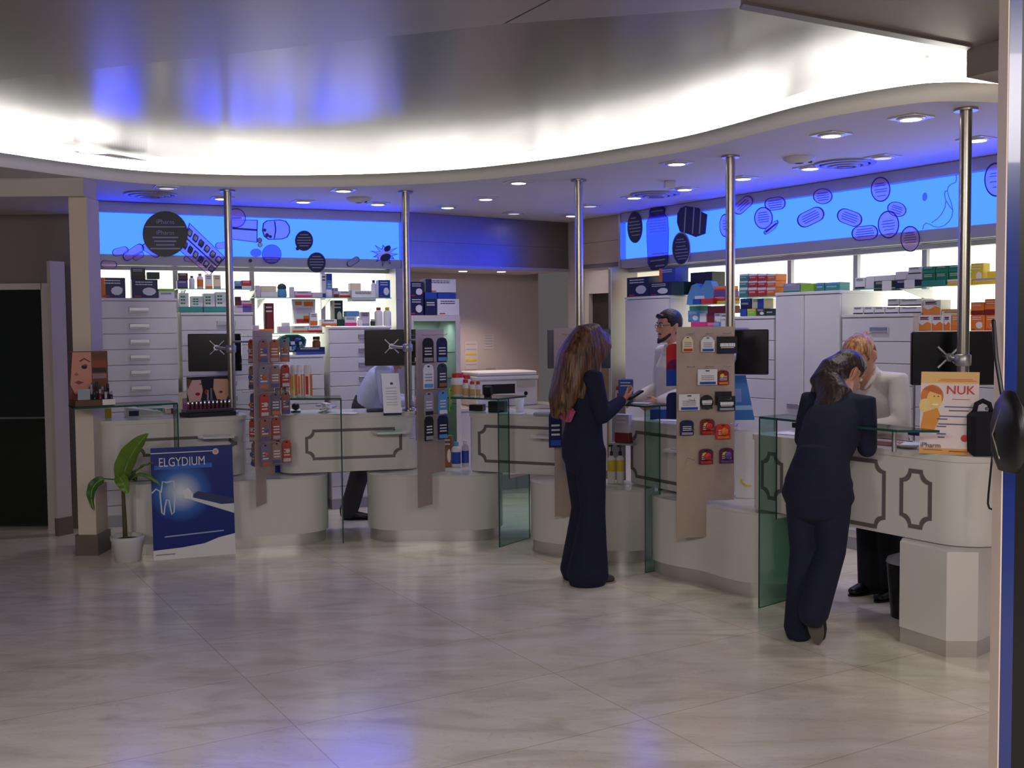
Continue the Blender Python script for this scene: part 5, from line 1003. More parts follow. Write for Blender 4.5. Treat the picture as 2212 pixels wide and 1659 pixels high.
def leaf(pts, wid, nrm_, m, fold=.3):
    P = [Vector(p) for p in pts]; out = []
    Q = smooth_curve(P, 5); n_ = len(Q); vs = []; N = Vector(nrm_).normalized()
    for i, p in enumerate(Q):
        s = i/(n_-1); wd_ = wid*(math.sin(math.pi*min(s*1.02, 1)**.75)**.8)*.5+.002
        tg = (Q[min(i+1, n_-1)]-Q[max(i-1, 0)]).normalized(); sd = tg.cross(N).normalized(); up = sd.cross(tg)
        for k, f in enumerate((-1, -.5, 0, .5, 1)): vs.append(p+sd*wd_*f+up*(abs(f)*wd_*fold)+up*.004*math.sin(i*1.7+k))
    mb = MB(); mb.add(vs, [(i*5+k, i*5+k+1, i*5+k+6, i*5+k+5) for i in range(n_-1) for k in range(4)], m, True)
    vs2 = [v-N*.0015 for v in vs]; mb.add(vs2, [(i*5+k+5, i*5+k+6, i*5+k+1, i*5+k) for i in range(n_-1) for k in range(4)], m, True)
    mb.tube([p+N*.001 for p in Q], .0028, M_rib, 6); return mb.build('leaf', pl)
leaf([lp(265, 1050), lp(272, 1010, .02), lp(292, 970, .0), lp(320, 936, -.02)], .17, (-.5, -1, .1), M_leaf)
leaf([lp(266, 1050), lp(290, 1022, -.03), lp(312, 1006, -.06), lp(330, 1000, -.10)], .05, (0, -.4, 1), M_leaf)
mb = MB(); mb.tube([lp(265, 1052), lp(248, 1036, -.02), lp(226, 1034, -.04)], .005, M_leafd); mb.build('leaf_stalk', pl)
leaf([lp(226, 1034, -.04), lp(206, 1046, -.05), lp(197, 1070, -.06), lp(203, 1103, -.06)], .075, (-.25, -1, .2), M_leafd)
leaf([lp(252, 1026, -.02), lp(262, 1036, -.06), lp(270, 1052, -.08), lp(276, 1068, -.09)], .085, (.1, -1, .3), M_leaf)
leaf([lp(268, 1050), lp(300, 1026, -.05), lp(330, 1036, -.09), lp(345, 1048, -.10)], .035, (.2, -.6, 1), M_leaf)
leaf([lp(266, 1048), lp(274, 1030, .05), lp(285, 1028, .09), lp(296, 1040, .12)], .08, (.3, -1, .6), M_leafd)
# lipstick display on the first glass shelf ---------------------------------------
ga = G1[1]; go = G1[2]; gD = go.dot(nrm(ga)); gu = go.dot(dirv(ga))
def on_shelf(G, px, py, back=.0): 
    D = G[2].dot(nrm(G[1]))+back; u = uz(px, py, G[1], D)[0]; return ud(G[1], u, D, ZG+.001), G[1]
c, an = on_shelf(G1, 203, 860, .05); wd = .40
t = thing('lipstick_display', 'brown lipstick tester tray with a large face poster on the glass shelf by the column', 'display', c, an)
x0 = uz(160, 860, ga, gD+.05)[0]-c.dot(dirv(ga)); x1 = uz(246, 860, ga, gD+.05)[0]-c.dot(dirv(ga))
M_tray = mat('tray_brown', (96, 66, 42), .5, var=.15, vscale=12)
MB().bx(x0, x1, -.03, .13, 0, .045, M_tray, .003).build('tray', t); MB().bx(x1-.085, x1, -.034, -.0305, .006, .045, M_paper).build('price_strip', t); MB().bx(x0+.02, x0+.10, -.02, -.014, .046, .12, cmat((150, 160, 160))).build('tester_card', t)
MB().bx(x0+.10, x1, .05, .13, .046, .075, cm('K')).build('step', t)
hp = .33; pw = x1-x0+.0
pb = MB().bx(x0, x1, .135, .143, .046, .046+hp, cmat((112, 66, 50))).build('poster_card', t)
fx = lambda a: x0+pw*a
fz_ = lambda b: .046+hp*b
pa = [([(fx(.1), fz_(.98)), (fx(.58), fz_(.98)), (fx(.58), fz_(.35)), (fx(.45), fz_(.15)), (fx(.15), fz_(.1)), (fx(.04), fz_(.3)), (fx(.08), fz_(.7))], (206, 140, 120)), ([(fx(0), fz_(1)), (fx(.11), fz_(.98)), (fx(.07), fz_(.6)), (fx(.02), fz_(.3)), (fx(0), fz_(.2))], (52, 32, 28)),
    ([(fx(.28), fz_(.80)), (fx(.40), fz_(.86)), (fx(.56), fz_(.78)), (fx(.55), fz_(.76)), (fx(.4), fz_(.83)), (fx(.29), fz_(.77))], (84, 46, 38)), (circ(fx(.40), fz_(.67), pw*.075, hp*.045), (40, 24, 24)), ([(fx(.32), fz_(.70)), (fx(.42), fz_(.735)), (fx(.52), fz_(.70)), (fx(.42), fz_(.70))], (150, 84, 74)), ([(fx(.13), fz_(.52)), (fx(.2), fz_(.56)), (fx(.26), fz_(.50)), (fx(.18), fz_(.48))], (168, 100, 84)), ([(fx(.14), fz_(.35)), (fx(.24), fz_(.385)), (fx(.38), fz_(.345)), (fx(.25), fz_(.30))], (140, 66, 66)),
    (rect(fx(.6), fz_(.86), fx(.96), fz_(.95)), (96, 62, 40)), (rect(fx(.6), fz_(.66), fx(.96), fz_(.8)), (140, 76, 46)), (rect(fx(.6), fz_(.55), fx(.96), fz_(.64)), (50, 36, 32)), (rect(fx(.6), fz_(.42), fx(.96), fz_(.52)), (150, 118, 124))]
art(t, 'face_print', [(p_, m_) for p_, m_ in pa], .1344)
lab = 'small lipstick tester standing in the brown tray by the column'
for k in range(13):
    u = x0+.135+(k % 7)*.037; yy = .0 if k < 7 else .085; zz = .046 if k < 7 else .076
    if u > x1-.01: continue
    c1 = [(40, 34, 36), (120, 50, 60), (170, 170, 180), (70, 40, 60), (150, 80, 80)][k % 5]; hh = .052+.018*((k*7) % 3)
    R_ = Matrix.Rotation(an, 3, 'Z'); p_ = c+R_ @ Vector((u, yy, zz+.0005)); t2_ = thing('lipstick', lab, 'lipstick', p_, an, 'lipstick testers by the column'); MB().lathe([(.0095, 0), (.0095, hh*.55), (.008, hh*.56)], cmat(c1, .25), n=12).build('case', t2_); MB().lathe([(.0085, hh*.57), (.0085, hh*.92), (.007, hh)], cm('GY') if k % 2 else cm('K'), n=12).build('cap', t2_)
# make-up stand on the first counter ------------------------------------------------
def on_counter(px, py, z=.961): return at_z(px, py, z)
a = on_counter(406, 903); b = on_counter(512, 897); v = b-a; an = math.atan2(v.y, v.x); w = v.length
t = thing('makeup_stand', 'black make-up stand with two faces on its back card', 'display', a+nrm(an)*.03, an)
MB().prism([(.02, 0), (w, -.01), (w+.0, .16), (.0, .16)], 0, .028, cm('K')).build('base', t)
MB().bx(.01, w, .03, .15, .03, .055, mat('smoked_plastic', (74, 70, 78), .15), .004).build('tray', t)
hp = .235; MB().bx(.06, w+.02, .152, .158, .03, .03+hp+.03, cm('K')).build('back_card', t)
fx = lambda a_: .06+(w-.04)*a_; fz_ = lambda b_: .06+hp*b_
art(t, 'faces_print', [([(fx(.02), fz_(.9)), (fx(.32), fz_(.9)), (fx(.36), fz_(.55)), (fx(.3), fz_(.2)), (fx(.05), fz_(.18)), (fx(0), fz_(.5))], (216, 170, 164)), (circ(fx(.24), fz_(.44), w*.05, .012), (150, 20, 40)), ([(fx(.26), fz_(.76)), (fx(.36), fz_(.80)), (fx(.36), fz_(.74))], (44, 30, 34)), ([(fx(.0), fz_(.96)), (fx(.12), fz_(.9)), (fx(.02), fz_(.6))], (120, 70, 56)),
    ([(fx(.62), fz_(.92)), (fx(.94), fz_(.9)), (fx(1.0), fz_(.5)), (fx(.9), fz_(.2)), (fx(.68), fz_(.25)), (fx(.6), fz_(.6))], (206, 160, 130)), (circ(fx(.78), fz_(.48), w*.04, .010), (110, 66, 50)), (rect(fx(.45), fz_(.2), fx(.49), fz_(.56)), (150, 150, 156)), (rect(fx(.53), fz_(.22), fx(.57), fz_(.62)), (120, 120, 126)), (circ(fx(.43), fz_(.5), w*.03, .02), (170, 30, 40)), (rect(fx(.05), fz_(-.06), fx(.5), fz_(.02)), (120, 22, 34))], .1514)
lab = 'silver capped make-up tube lying in the black make-up stand'
for k in range(11):
    p_ = a+nrm(an)*.03+dirv(an)*(.035+k*(w-.06)/10)+nrm(an)*.06+Vector((0, 0, .056)); t2_ = thing('makeup_tube', lab, 'make-up', p_, an, 'make-up tubes in the stand'); mb = MB(); mb.lathe([(.008, 0), (.009, .035)], cmat((110, 50, 70), .3), n=10); mb.build('body', t2_); MB().lathe([(.0092, .0355), (.0092, .058), (.007, .062)], mat('chrome', (220, 220, 224), .12, 1.), n=10).build('cap', t2_)
a = on_counter(389, 893); b = on_counter(428, 889); v = b-a; an = math.atan2(v.y, v.x); w = v.length
t = thing('picture_frame', 'cream card frame with a pink picture beside the make-up stand', 'frame', a+nrm(an)*.005, an)
MB().bx(0, w, 0, .01, 0, .165, cmat((236, 226, 170))).build('card', t); art(t, 'picture', [(rect(w*.17, .0, w*.83, .115), (150, 92, 104)), (rect(w*.2, .07, w*.6, .112), (160, 140, 130))])
# other bits on the first counter
a = on_counter(262, 905); t = thing('card_terminal', 'white wedge shaped device on the counter behind the plant', 'device', a+Vector((.0, .10, 0)), LA); MB().add([(0, 0, 0), (.26, 0, 0), (.26, .16, 0), (0, .16, 0), (0, 0, .075), (.26, 0, .035), (.26, .16, .035), (0, .16, .085)], [(0, 3, 2, 1), (0, 1, 5, 4), (1, 2, 6, 5), (2, 3, 7, 6), (3, 0, 4, 7), (4, 5, 6, 7)], M_white).build('housing', t); MB().bx(.02, .09, -.002, -.0005, .01, .05, cm('N')).build('display', t)
item(221, 882, 241, 900, 'plain', 'Y', 'W', 'small yellow note block on the counter by the column', LA, a.dot(nrm(LA))-.02+.16, .961, dep=.03, cat='note'); item(300, 878, 352, 896, 'head', 'G', 'W', 'long green box on the counter behind the plant', LA, a.dot(nrm(LA))+.34, .961); item(356, 882, 384, 896, 'half', 'CR', 'DR', 'cream and red box next to the long green box', LA, a.dot(nrm(LA))+.32, .961)
# sunscreen bottles on the second glass shelf ---------------------------------------
for x0, x1, c1, c2, lab in ((577, 592, 'O', 'W', 'orange and white sunscreen bottle, mostly behind the toothbrush packs'), (594, 608, 'O', 'LP', 'orange sunscreen bottle at the edge of the toothbrush packs'), (609, 625, 'W', 'T', 'white sunscreen bottle with a teal stripe'), (627, 641, 'O', 'Y', 'orange and yellow sunscreen bottle beside the teal striped one'), (641, 654, 'A', 'O', 'amber sunscreen bottle standing further back'), (656, 675, 'O', 'R', 'orange and red sunscreen bottle at the end of the row')):
    bk = .17 if 'further' in lab else .09
    c, an = on_shelf(G2, (x0+x1)/2, 855, bk); w = (x1-x0)*c.y/F_PX; hh = at_y((x0+x1)/2, 789, c.y).z-ZG; r = w/2
    t = thing('sunscreen_bottle', lab, 'bottle', c, an+rnd.uniform(-.2, .2), 'sunscreen bottles on the glass shelf')
    MB().lathe([(r*.92, 0), (r, .006), (r*1.02, hh*.5), (r*.98, hh*.76), (r*.8, hh*.80)], M_paper, sy=.6, n=20).build('body', t); MB().lathe([(r*1.02, hh*.06), (r*1.04, hh*.5), (r*1.01, hh*.72)], cm(c1), sy=.58, n=20).build('label', t)
    MB().lathe([(r*.92, hh*.802), (r*.95, hh*.84), (r*.78, hh*.97), (r*.7, hh)], M_paper, sy=.6, n=20).build('cap', t); MB().bx(-r*.34, r*.30, -r*.64, -r*.60, hh*.1, hh*.66, cm(c2)).build('stripe', t)
# red capped bottles on the third shelf ---------------------------------------------
for x0, y0, x1, sq, bk, lab in ((974, 806, 1004, 1, .12, 'largest white pot with a red lid on the glass shelf'), (998, 810, 1018, 1, .2, 'second white pot with a red lid, further back'), (999, 820, 1013, .8, .05, 'short white bottle with a red cap before the pots'), (1014, 824, 1026, .8, .07, 'thin white bottle with a red cap beside the pots'), (1028, 824, 1038, .8, .06, 'last thin white bottle with a red cap')):
    c, an = on_shelf(G3, (x0+x1)/2, 850, bk); w = (x1-x0)*c.y/F_PX; r = w/2; hh = at_y((x0+x1)/2, y0, c.y).z-ZG; t = thing('pill_bottle', lab, 'bottle', c, an, 'red capped bottles on the glass shelf')
    MB().lathe([(r*.95, 0), (r, .005), (r, hh*.72), (r*.82, hh*.8)], M_paper, n=20, sy=sq).build('body', t); MB().lathe([(r*.84, hh*.805), (r*.84, hh*.98), (r*.78, hh)], cm('R'), n=20, sy=sq).build('cap', t); MB().lathe([(r*1.015, hh*.08), (r*1.015, hh*.5)], cmat((206, 160, 110)), n=20, sy=sq).build('label', t)
c, an = on_shelf(G3, 1054, 848, .04); t = thing('scanner', 'small black scanner on the glass shelf beside the red capped bottles', 'scanner', c, an); MB().box((0, 0, .05), (.065, .05, .07), M_black, rx=.2, bev=.008).build('head', t); MB().lathe([(.03, 0), (.028, .012), (.01, .02)], M_black, n=16).build('foot', t)
# second counter
a = on_counter(632, 893); t = thing('webcam', 'small black round device on a foot on the sunscreen counter', 'device', a+Vector((0, .12, 0)), .1); MB().lathe([(.04, 0), (.038, .008), (.008, .014)], M_black).build('foot', t); mb = MB(); mb.lathe([(0, .015), (.024, .024), (.032, .045), (.024, .066), (0, .075)], M_black, n=18); mb.build('head', t)
a = on_counter(698, 893); t = thing('paper_stack', 'crumpled silver packet heap on the sunscreen counter', 'packet', a+Vector((0, .14, 0)), .2); mb = MB(); r3 = random.Random(4)
for k in range(7): mb.box((r3.uniform(-.05, .05), r3.uniform(-.04, .04), .012+k*.009), (.07, .05, .012), cm('GY') if k % 2 else M_paper, rz=r3.uniform(-1, 1), rx=r3.uniform(-.3, .3), ry=r3.uniform(-.3, .3), bev=.003)
mb.build('sheets', t)
o = MB().box((0, 0, .002), (.22, .14, .003), M_paper).build('paper_sheet', loc=on_counter(735, 896)+Vector((0, .12, 0))); tag(o, 'white sheet lying on the sunscreen counter', 'paper')
t, w, h = leaning('leaflet_stand', 'slanted white leaflet stand with a dark side on the counter by the fridge', 'stand', (829, 893), (868, 892), .961, (852, 807), .18, .03, None)
MB().bx(0, w, 0, .035, 0, h, cm('N')).build('back', t); art(t, 'leaflet', [(rect(0, 0, w, h), M_paper), (circ(w*.55, h*.74, .012), (60, 70, 110))]+[(rect(w*.2, h*z_, w*.8, h*z_+.004), (150, 150, 160)) for z_ in (.2, .26, .34, .4, .48, .54, .62)])
o = MB().box((0, 0, .012), (.16, .10, .024), M_black, bev=.004).build('keypad', loc=on_counter(808, 892)+Vector((.0, .16, 0)), rz=.2); tag(o, 'flat black keypad beside the slanted leaflet stand', 'device')
# copier in the niche ---------------------------------------------------------------
a = at_y(1062, 880, 10.15); an = LA; c = ud(LA, a.dot(dirv(LA)), 9.68, .8315); s_ = 10.2/F_PX; wc = 150*s_
t = thing('copier', 'cream office copier with a flat lid and dark paper slot in the niche', 'copier', c, an)
MB().bx(0, wc, 0, .42, 0, .26, M_cab, .01).build('body', t); MB().bx(-.01, wc+.01, -.01, .43, .262, .30, M_cab, .008).build('scanner_bed', t); MB().bx(0, wc, .0, .42, .302, .345, M_cab, .012).build('lid', t)
MB().bx(.06, wc*.62, -.003, .001, .12, .22, M_gap).build('paper_slot', t); MB().bx(.12, wc*.6, -.05, .0, .115, .125, M_cab).build('paper_tray', t); MB().bx(wc*.66, wc*.95, -.02, .0, .19, .25, mat('copier_panel', (180, 176, 172), .4)).build('control_panel', t); MB().lathe([(.02, 0), (.02, .004)], M_black, (wc*.8, -.003, .12), 16, axis=(0, -1, 0)).build('knob', t)
for px, py, w_, h_, lab, ys in ((1018, 768, .16, .30, 'white notice sheet with two yellow marks on the niche wall by the fridge', 1), (1056, 738, .12, .16, 'small white notice sheet on the niche wall above the copier', 0), (1060, 800, .17, .06, 'narrow white strip notice low on the niche wall', 0)):
    nw = s1a+n1*.85; D = nw.dot(nrm(an1)); p_ = at_w(px, py, an1, D-.004)
    mb = MB(); mb.bx(-w_/2, w_/2, 0, .003, -h_/2, h_/2, cmat((206, 196, 196)));
    for k in range(5): bars(mb, -w_*.4, w_*.4, h_*(.4-.18*k), .006, -.0005, cm('GY'), seed=k)
    if ys: mb.bx(-w_*.42, w_*.42, -.002, 0, h_*.02, h_*.09, cm('Y')); mb.bx(-w_*.42, w_*.42, -.002, 0, -h_*.2, -h_*.12, cm('Y'))
    tag(mb.build('notice_sheet', loc=p_, rz=an1), lab, 'notice', 'notices on the niche wall')
# third counter and pedestals
for px, py, sz, m_, lab in ((1075, 893, (.13, .09, .085), M_black, 'black card reader on the counter before the copier'), (1030, 890, (.11, .09, .05), M_black, 'low black printer on the counter before the copier'), (1105, 897, (.20, .13, .004), M_paper, 'loose white paper on the counter before the copier'), (1178, 900, (.15, .10, .02), cm('GY'), 'grey stapled booklet on the counter behind the long haired woman')):
    tag(MB().box((0, 0, sz[2]/2), sz, m_, bev=.004 if sz[2] > .01 else 0).build('card_reader' if 'reader' in lab else ('receipt_printer' if 'printer' in lab else ('paper_sheet' if 'paper' in lab else 'booklet')), loc=on_counter(px, py)+Vector((.0, .14, 0)), rz=-.3), lab, 'device' if m_ is M_black else 'paper')
t = thing('cup', 'white paper cup on the counter near the card reader', 'cup', on_counter(1117, 893)+Vector((.02, .16, 0))); MB().lathe([(.026, 0), (.035, .10), (.033, .10), (.025, .004)], M_paper).build('body', t)
o = MB()
def stand_item(px, py, z, w_, h_, d_, kind, c1, c2, lab, an, cat='box', name='carton', group=None, back=.04):
    a = at_z(px, py, z); p_ = a+nrm(an)*back; 
    if kind == 'pump':
        t = thing('pump_bottle', lab, 'bottle', p_, an, group); r = w_/2; MB().lathe([(r*.95, 0), (r, .005), (r, h_*.62), (r*.4, h_*.68)], M_paper).build('body', t); MB().lathe([(r*1.02, h_*.30), (r*1.02, h_*.58)], cm(c1)).build('label', t); mb = MB(); mb.lathe([(r*.4, h_*.685), (r*.38, h_*.78), (.004, h_*.79), (.004, h_*.9)], cm(c2), n=14); mb.box((.0, -.012, h_*.93), (.016, .05, .016), cm(c2), bev=.004); mb.build('pump', t); return t
    if kind == 'bottle': t = thing('bottle', lab, 'bottle', p_, an, group); bottle_parts(t, w_, h_, c1, c2, 'B'); return t
    return tag(carton_mb(w_, d_, h_, c1, c2, kind, len(lab)).build(name, loc=p_, rz=an), lab, cat, group)
ZB = .5045
for px, lab in ((1318, 'white and yellow pump bottle on the wavy base, nearest the long haired woman'), (1337, 'white and yellow pump bottle on the wavy base, next to the counter end')): stand_item(px, 1045, ZB, .055, .29, 0, 'pump', 'Y', 'K', lab, -.6, group='pump bottles on the wavy base', back=.02)
stand_item(1328, 960, .80, .11, .20, .05, 'band', (196, 190, 206), 'DR', 'lavender and red carton on the shelf arm behind the pump bottles', -.6, back=.10)
t = MB().bx(-.09, .09, -.02, .12, -.012, 0, M_alu).build('bottle_shelf', loc=at_z(1328, 960, .80)+nrm(-.6)*.10+Vector((0, 0, -.001)), rz=-.6); tag(t, 'little steel shelf carrying a lavender carton', 'shelf')
stand_item(983, 1010, ZB, .075, .20, 0, 'bottle', 'W', 'LB', 'white and blue bottle on the middle wavy base', -.2, group='bottles on the middle base'); stand_item(1000, 1010, ZB, .06, .21, 0, 'bottle', 'LP', 'W', 'pale bottle with a white cap on the middle wavy base', -.2, group='bottles on the middle base', back=.08); stand_item(966, 1010, ZB, .065, .25, .05, 'pic', 'BR', 'O', 'brown patterned box on the middle wavy base', -.1)
stand_item(601, 1021, ZB, .11, .12, .1, 'head', 'B', 'N', 'blue box on the wavy base behind the toothpaste poster', .3); stand_item(601, 992, None or ZB+.122, .10, .13, .08, 'pic band', 'N', 'O', 'navy box with an orange foot stacked on the blue box', .3).location = bpy.data.objects['carton.%03d' % 0].location if False else at_z(601, 1021, ZB)+nrm(.3)*.045+Vector((0, 0, .1215))
stand_item(572, 1024, ZB, .08, .16, .08, 'edge', 'DG', 'Y', 'dark green box with a yellow edge on the wavy base', .3, back=.07)
# fourth counter and shelf
c, an = on_shelf(G4, 1352, 868, .10); tag(carton_mb(.10, .07, .155, 'B', 'T', 'foot', 5).build('carton', loc=c, rz=-.1), 'blue carton on the glass shelf by the hand of the long haired woman', 'box')
c, an = on_shelf(G4, 1336, 868, .10); t = thing('pill_bottle', 'white bottle with a red cap behind the hand of the long haired woman', 'bottle', c); bottle_parts(t, .045, .105, 'W', 'R', None, .25, .7); MB().bx(-.012, .012, -.0205, -.0185, .03, .06, cm('R')).build('mark', t)
o = MB().box((0, 0, .0015), (.12, .09, .002), M_paper).build('paper_sheet', loc=on_shelf(G4, 1385, 870, .12)[0], rz=-.4); tag(o, 'white leaflet on the glass shelf by the long haired woman', 'paper')
a = on_counter(1410, 908); tag(carton_mb(.20, .12, .07, 'B', 'W', 'plain', 8).build('carton', loc=a+nrm(-1.03)*.10, rz=-.35), 'flat blue box on the half hidden counter', 'box'); tag(MB().box((0, 0, .002), (.18, .12, .003), M_paper).build('paper_sheet', loc=a+Vector((.10, -.02, 0)), rz=-.5), 'white paper beside the flat blue box', 'paper')
M_bag = film('clear_bag', (226, 222, 228), .42)
t = thing('plastic_bag', 'cloudy plastic bag on the half hidden counter before the bearded man', 'bag', a+nrm(-1.03)*.26+Vector((.02, .0, .0)), -.4); mb = MB(); r4 = random.Random(6); vs = []
for i in range(7):
    for k in range(16): an_ = 2*math.pi*k/16; f = math.sin(math.pi*(i+.6)/7.4); rr_ = 1+.16*r4.uniform(-1, 1); vs.append((.13*f*rr_*math.cos(an_), .08*f*rr_*math.sin(an_), .20*i/6))
mb.add(vs, [(i*16+k, i*16+(k+1) % 16, (i+1)*16+(k+1) % 16, (i+1)*16+k) for i in range(6) for k in range(16)], M_bag, True); mb.build('body', t)
# between fourth and fifth counter
a = at_z(1612, 1082, ZB); t = thing('paper_bag', 'white paper bag with a yellow arc standing on the wavy base by the display board', 'bag', a+Vector((.07, .14, 0)), -.25); MB().add([(-.10, -.05, 0), (.10, -.05, 0), (.10, .05, 0), (-.10, .05, 0), (-.115, -.06, .43), (.115, -.06, .43), (.115, .02, .43), (-.115, .02, .43)], [(0, 3, 2, 1), (0, 1, 5, 4), (1, 2, 6, 5), (2, 3, 7, 6), (3, 0, 4, 7)], M_paper).build('body', t); art(t, 'print', [(q_, 'Y') for q_ in ribbon([(-.02+.05*math.cos(x_), .13+.05*math.sin(x_)) for x_ in [math.pi*(1.05+.08*k) for k in range(8)]], .012)], -.0545)
a = on_counter(1600, 918); t, w, h = leaning('blue_stand', 'light blue slanted card stand beside the steel display board', 'stand', (1585, 918), (1640, 917), .961, (1590, 816), .05, .01, None); MB().add([(0, 0, 0), (w, 0, 0), (w*.72, 0, h), (0, 0, h), (0, .012, 0), (w, .012, 0), (w*.72, .012, h), (0, .012, h)], [(0, 1, 2, 3), (5, 4, 7, 6), (0, 4, 5, 1), (1, 5, 6, 2), (2, 6, 7, 3), (3, 7, 4, 0)], cmat((56, 118, 170))).build('card', t); art(t, 'print', [(rect(.0, h*.22, w*.93, h*.32), (150, 190, 214)), (rect(w*.2, h*.4, w*.5, h*.7), (110, 140, 190))])
t.location.y += .35; t.location.x += .05
# fifth counter
for px, py, sz, m_, rz_, nm, lab, bk in ((1690, 940, (.20, .13, .003), M_paper, -.9, 'paper_sheet', 'white form lying on the counter behind the woman in navy', .1), (1672, 930, (.16, .07, .035), M_black, -.7, 'telephone', 'low black telephone at the start of the yellow sign counter', .28), (1905, 955, (.20, .14, .006), cm('K'), -1.0, 'folder', 'dark folder on the counter before the blonde woman', .06), (1915, 962, (.17, .08, .025), cmat((170, 130, 136)), -.9, 'notepad', 'pinkish notepad on the counter before the blonde woman', .02), (1935, 945, (.22, .10, .03), cm('N'), -.95, 'keyboard', 'dark blue keyboard under the glass shelf', .22)):
    tag(MB().box((0, 0, sz[2]/2), sz, m_, bev=.003 if sz[2] > .01 else 0).build(nm, loc=on_counter(px, py)+nrm(RA)*bk, rz=rz_), lab, 'paper' if m_ is M_paper else 'office item')
t = thing('plate', 'white round dish beside the yellow sign', 'dish', on_counter(1958, 968)+nrm(RA)*.02); MB().lathe([(0, .002), (.04, .002), (.075, .022), (.078, .024), (.04, .008), (0, .007)], M_paper, n=28).build('body', t)
a = on_counter(2132, 992); t = thing('shoulder_bag', 'black upright bag at the end of the counter next to the kiosk', 'bag', a+Vector((.03, .12, 0)), -.1); MB().box((0, 0, .11), (.13, .10, .215), M_black_cloth, bev=.02).build('body', t); MB().tube([(-.04, 0, .215), (-.03, 0, .255), (.0, 0, .27), (.03, 0, .255), (.04, 0, .215)], .012, M_black_cloth, 10).build('handle', t); MB().lathe([(.008, 0), (.008, .012)], mat('chrome', (220, 220, 224), .12, 1.), (0, -.052, .235), 10, axis=(0, -1, 0)).build('buckle', t)
p0 = at_y(2142, 1000, 4.96); mb = MB(); mb.tube([at_y(x, y, 4.98)-p0 for x, y in ((2143, 988), (2141, 1010), (2138, 1040), (2135, 1070), (2134, 1088), (2137, 1098), (2143, 1100))], .005, M_black); so = mb.build('strap', t); so.location = Matrix.Rotation(.1, 3, 'Z') @ (p0-Vector(t.location)); so.rotation_euler = (0, 0, .1)
a = at_z(1937, 1350, 0); t = thing('waste_bin', 'dark waste bin half hidden behind the chamfered pedestal', 'bin', a+Vector((.13, .16, 0))); MB().lathe([(.10, 0), (.125, .30), (.118, .30), (.095, .01)], M_black, n=26).build('bucket', t); MB().lathe([(.128, .302), (.12, .325), (.07, .345), (0, .35)], cm('GY'), n=26).build('lid', t)
# ================================================================ PEOPLE
BAKE = []
def fin(o, vox, sm=4):
    r = o.modifiers.new('r', 'REMESH'); r.mode = 'VOXEL'; r.voxel_size = vox; r.use_smooth_shade = True
    s = o.modifiers.new('s', 'SMOOTH'); s.factor = .5; s.iterations = sm; BAKE.append(o); return o
V3 = Vector
def head_mb(mb, c, pitch, yaw, m, k=1.0):
    M = Matrix.Rotation(yaw, 3, 'Z') @ Matrix.Rotation(-pitch, 3, 'X')
    T = lambda x, y, z: V3(c)+M @ V3((x*k, y*k, z*k))
    rings = ((-.118, .020, .080, .035), (-.112, .034, .088, .012), (-.098, .046, .090, -.010), (-.078, .055, .089, -.035), (-.05, .064, .086, -.062), (-.02, .069, .084, -.080), (.01, .072, .085, -.090), (.04, .075, .089, -.094), (.07, .070, .080, -.087), (.095, .052, .055, -.068), (.108, .034, .030, -.045), (.113, .015, .008, -.022))
    n = 20; vs = []
    for z, w, f, b in rings:
        cy, ry = (f+b)/2, (f-b)/2
        for j in range(n):
            t = 2*math.pi*j/n; vs.append(T(w*math.cos(t), cy+ry*math.sin(t), z))
    R = len(rings); mb.add(vs, [(i*n+j, i*n+(j+1) % n, (i+1)*n+(j+1) % n, (i+1)*n+j) for i in range(R-1) for j in range(n)]+[tuple(range(n))[::-1], tuple(range((R-1)*n, R*n))], m, True)
    loft_into(mb, [T(0, .082, .018), T(0, .094, -.004), T(0, .107, -.026), T(0, .097, -.036)], [(.008, .008), (.010, .009), (.015, .010), (.013, .006)], m, 10)
    loft_into(mb, [T(-.024, .084, -.062), T(0, .093, -.060), T(.024, .084, -.062)], [(.006, .005), (.009, .007), (.006, .005)], m, 8); loft_into(mb, [T(-.020, .082, -.074), T(0, .091, -.074), T(.020, .082, -.074)], [(.006, .006), (.009, .008), (.006, .006)], m, 8)
    loft_into(mb, [T(-.05, .074, .032), T(-.02, .087, .034), T(.02, .087, .034), T(.05, .074, .032)], [(.006, .006)]*4, m, 8)
    for s in (-1, 1): loft_into(mb, [T(s*.073, -.012, -.034), T(s*.080, -.016, -.012), T(s*.080, -.018, .012), T(s*.074, -.010, .024)], [(.006, .010), (.007, .017), (.007, .020), (.006, .014)], m, 10)
    return T
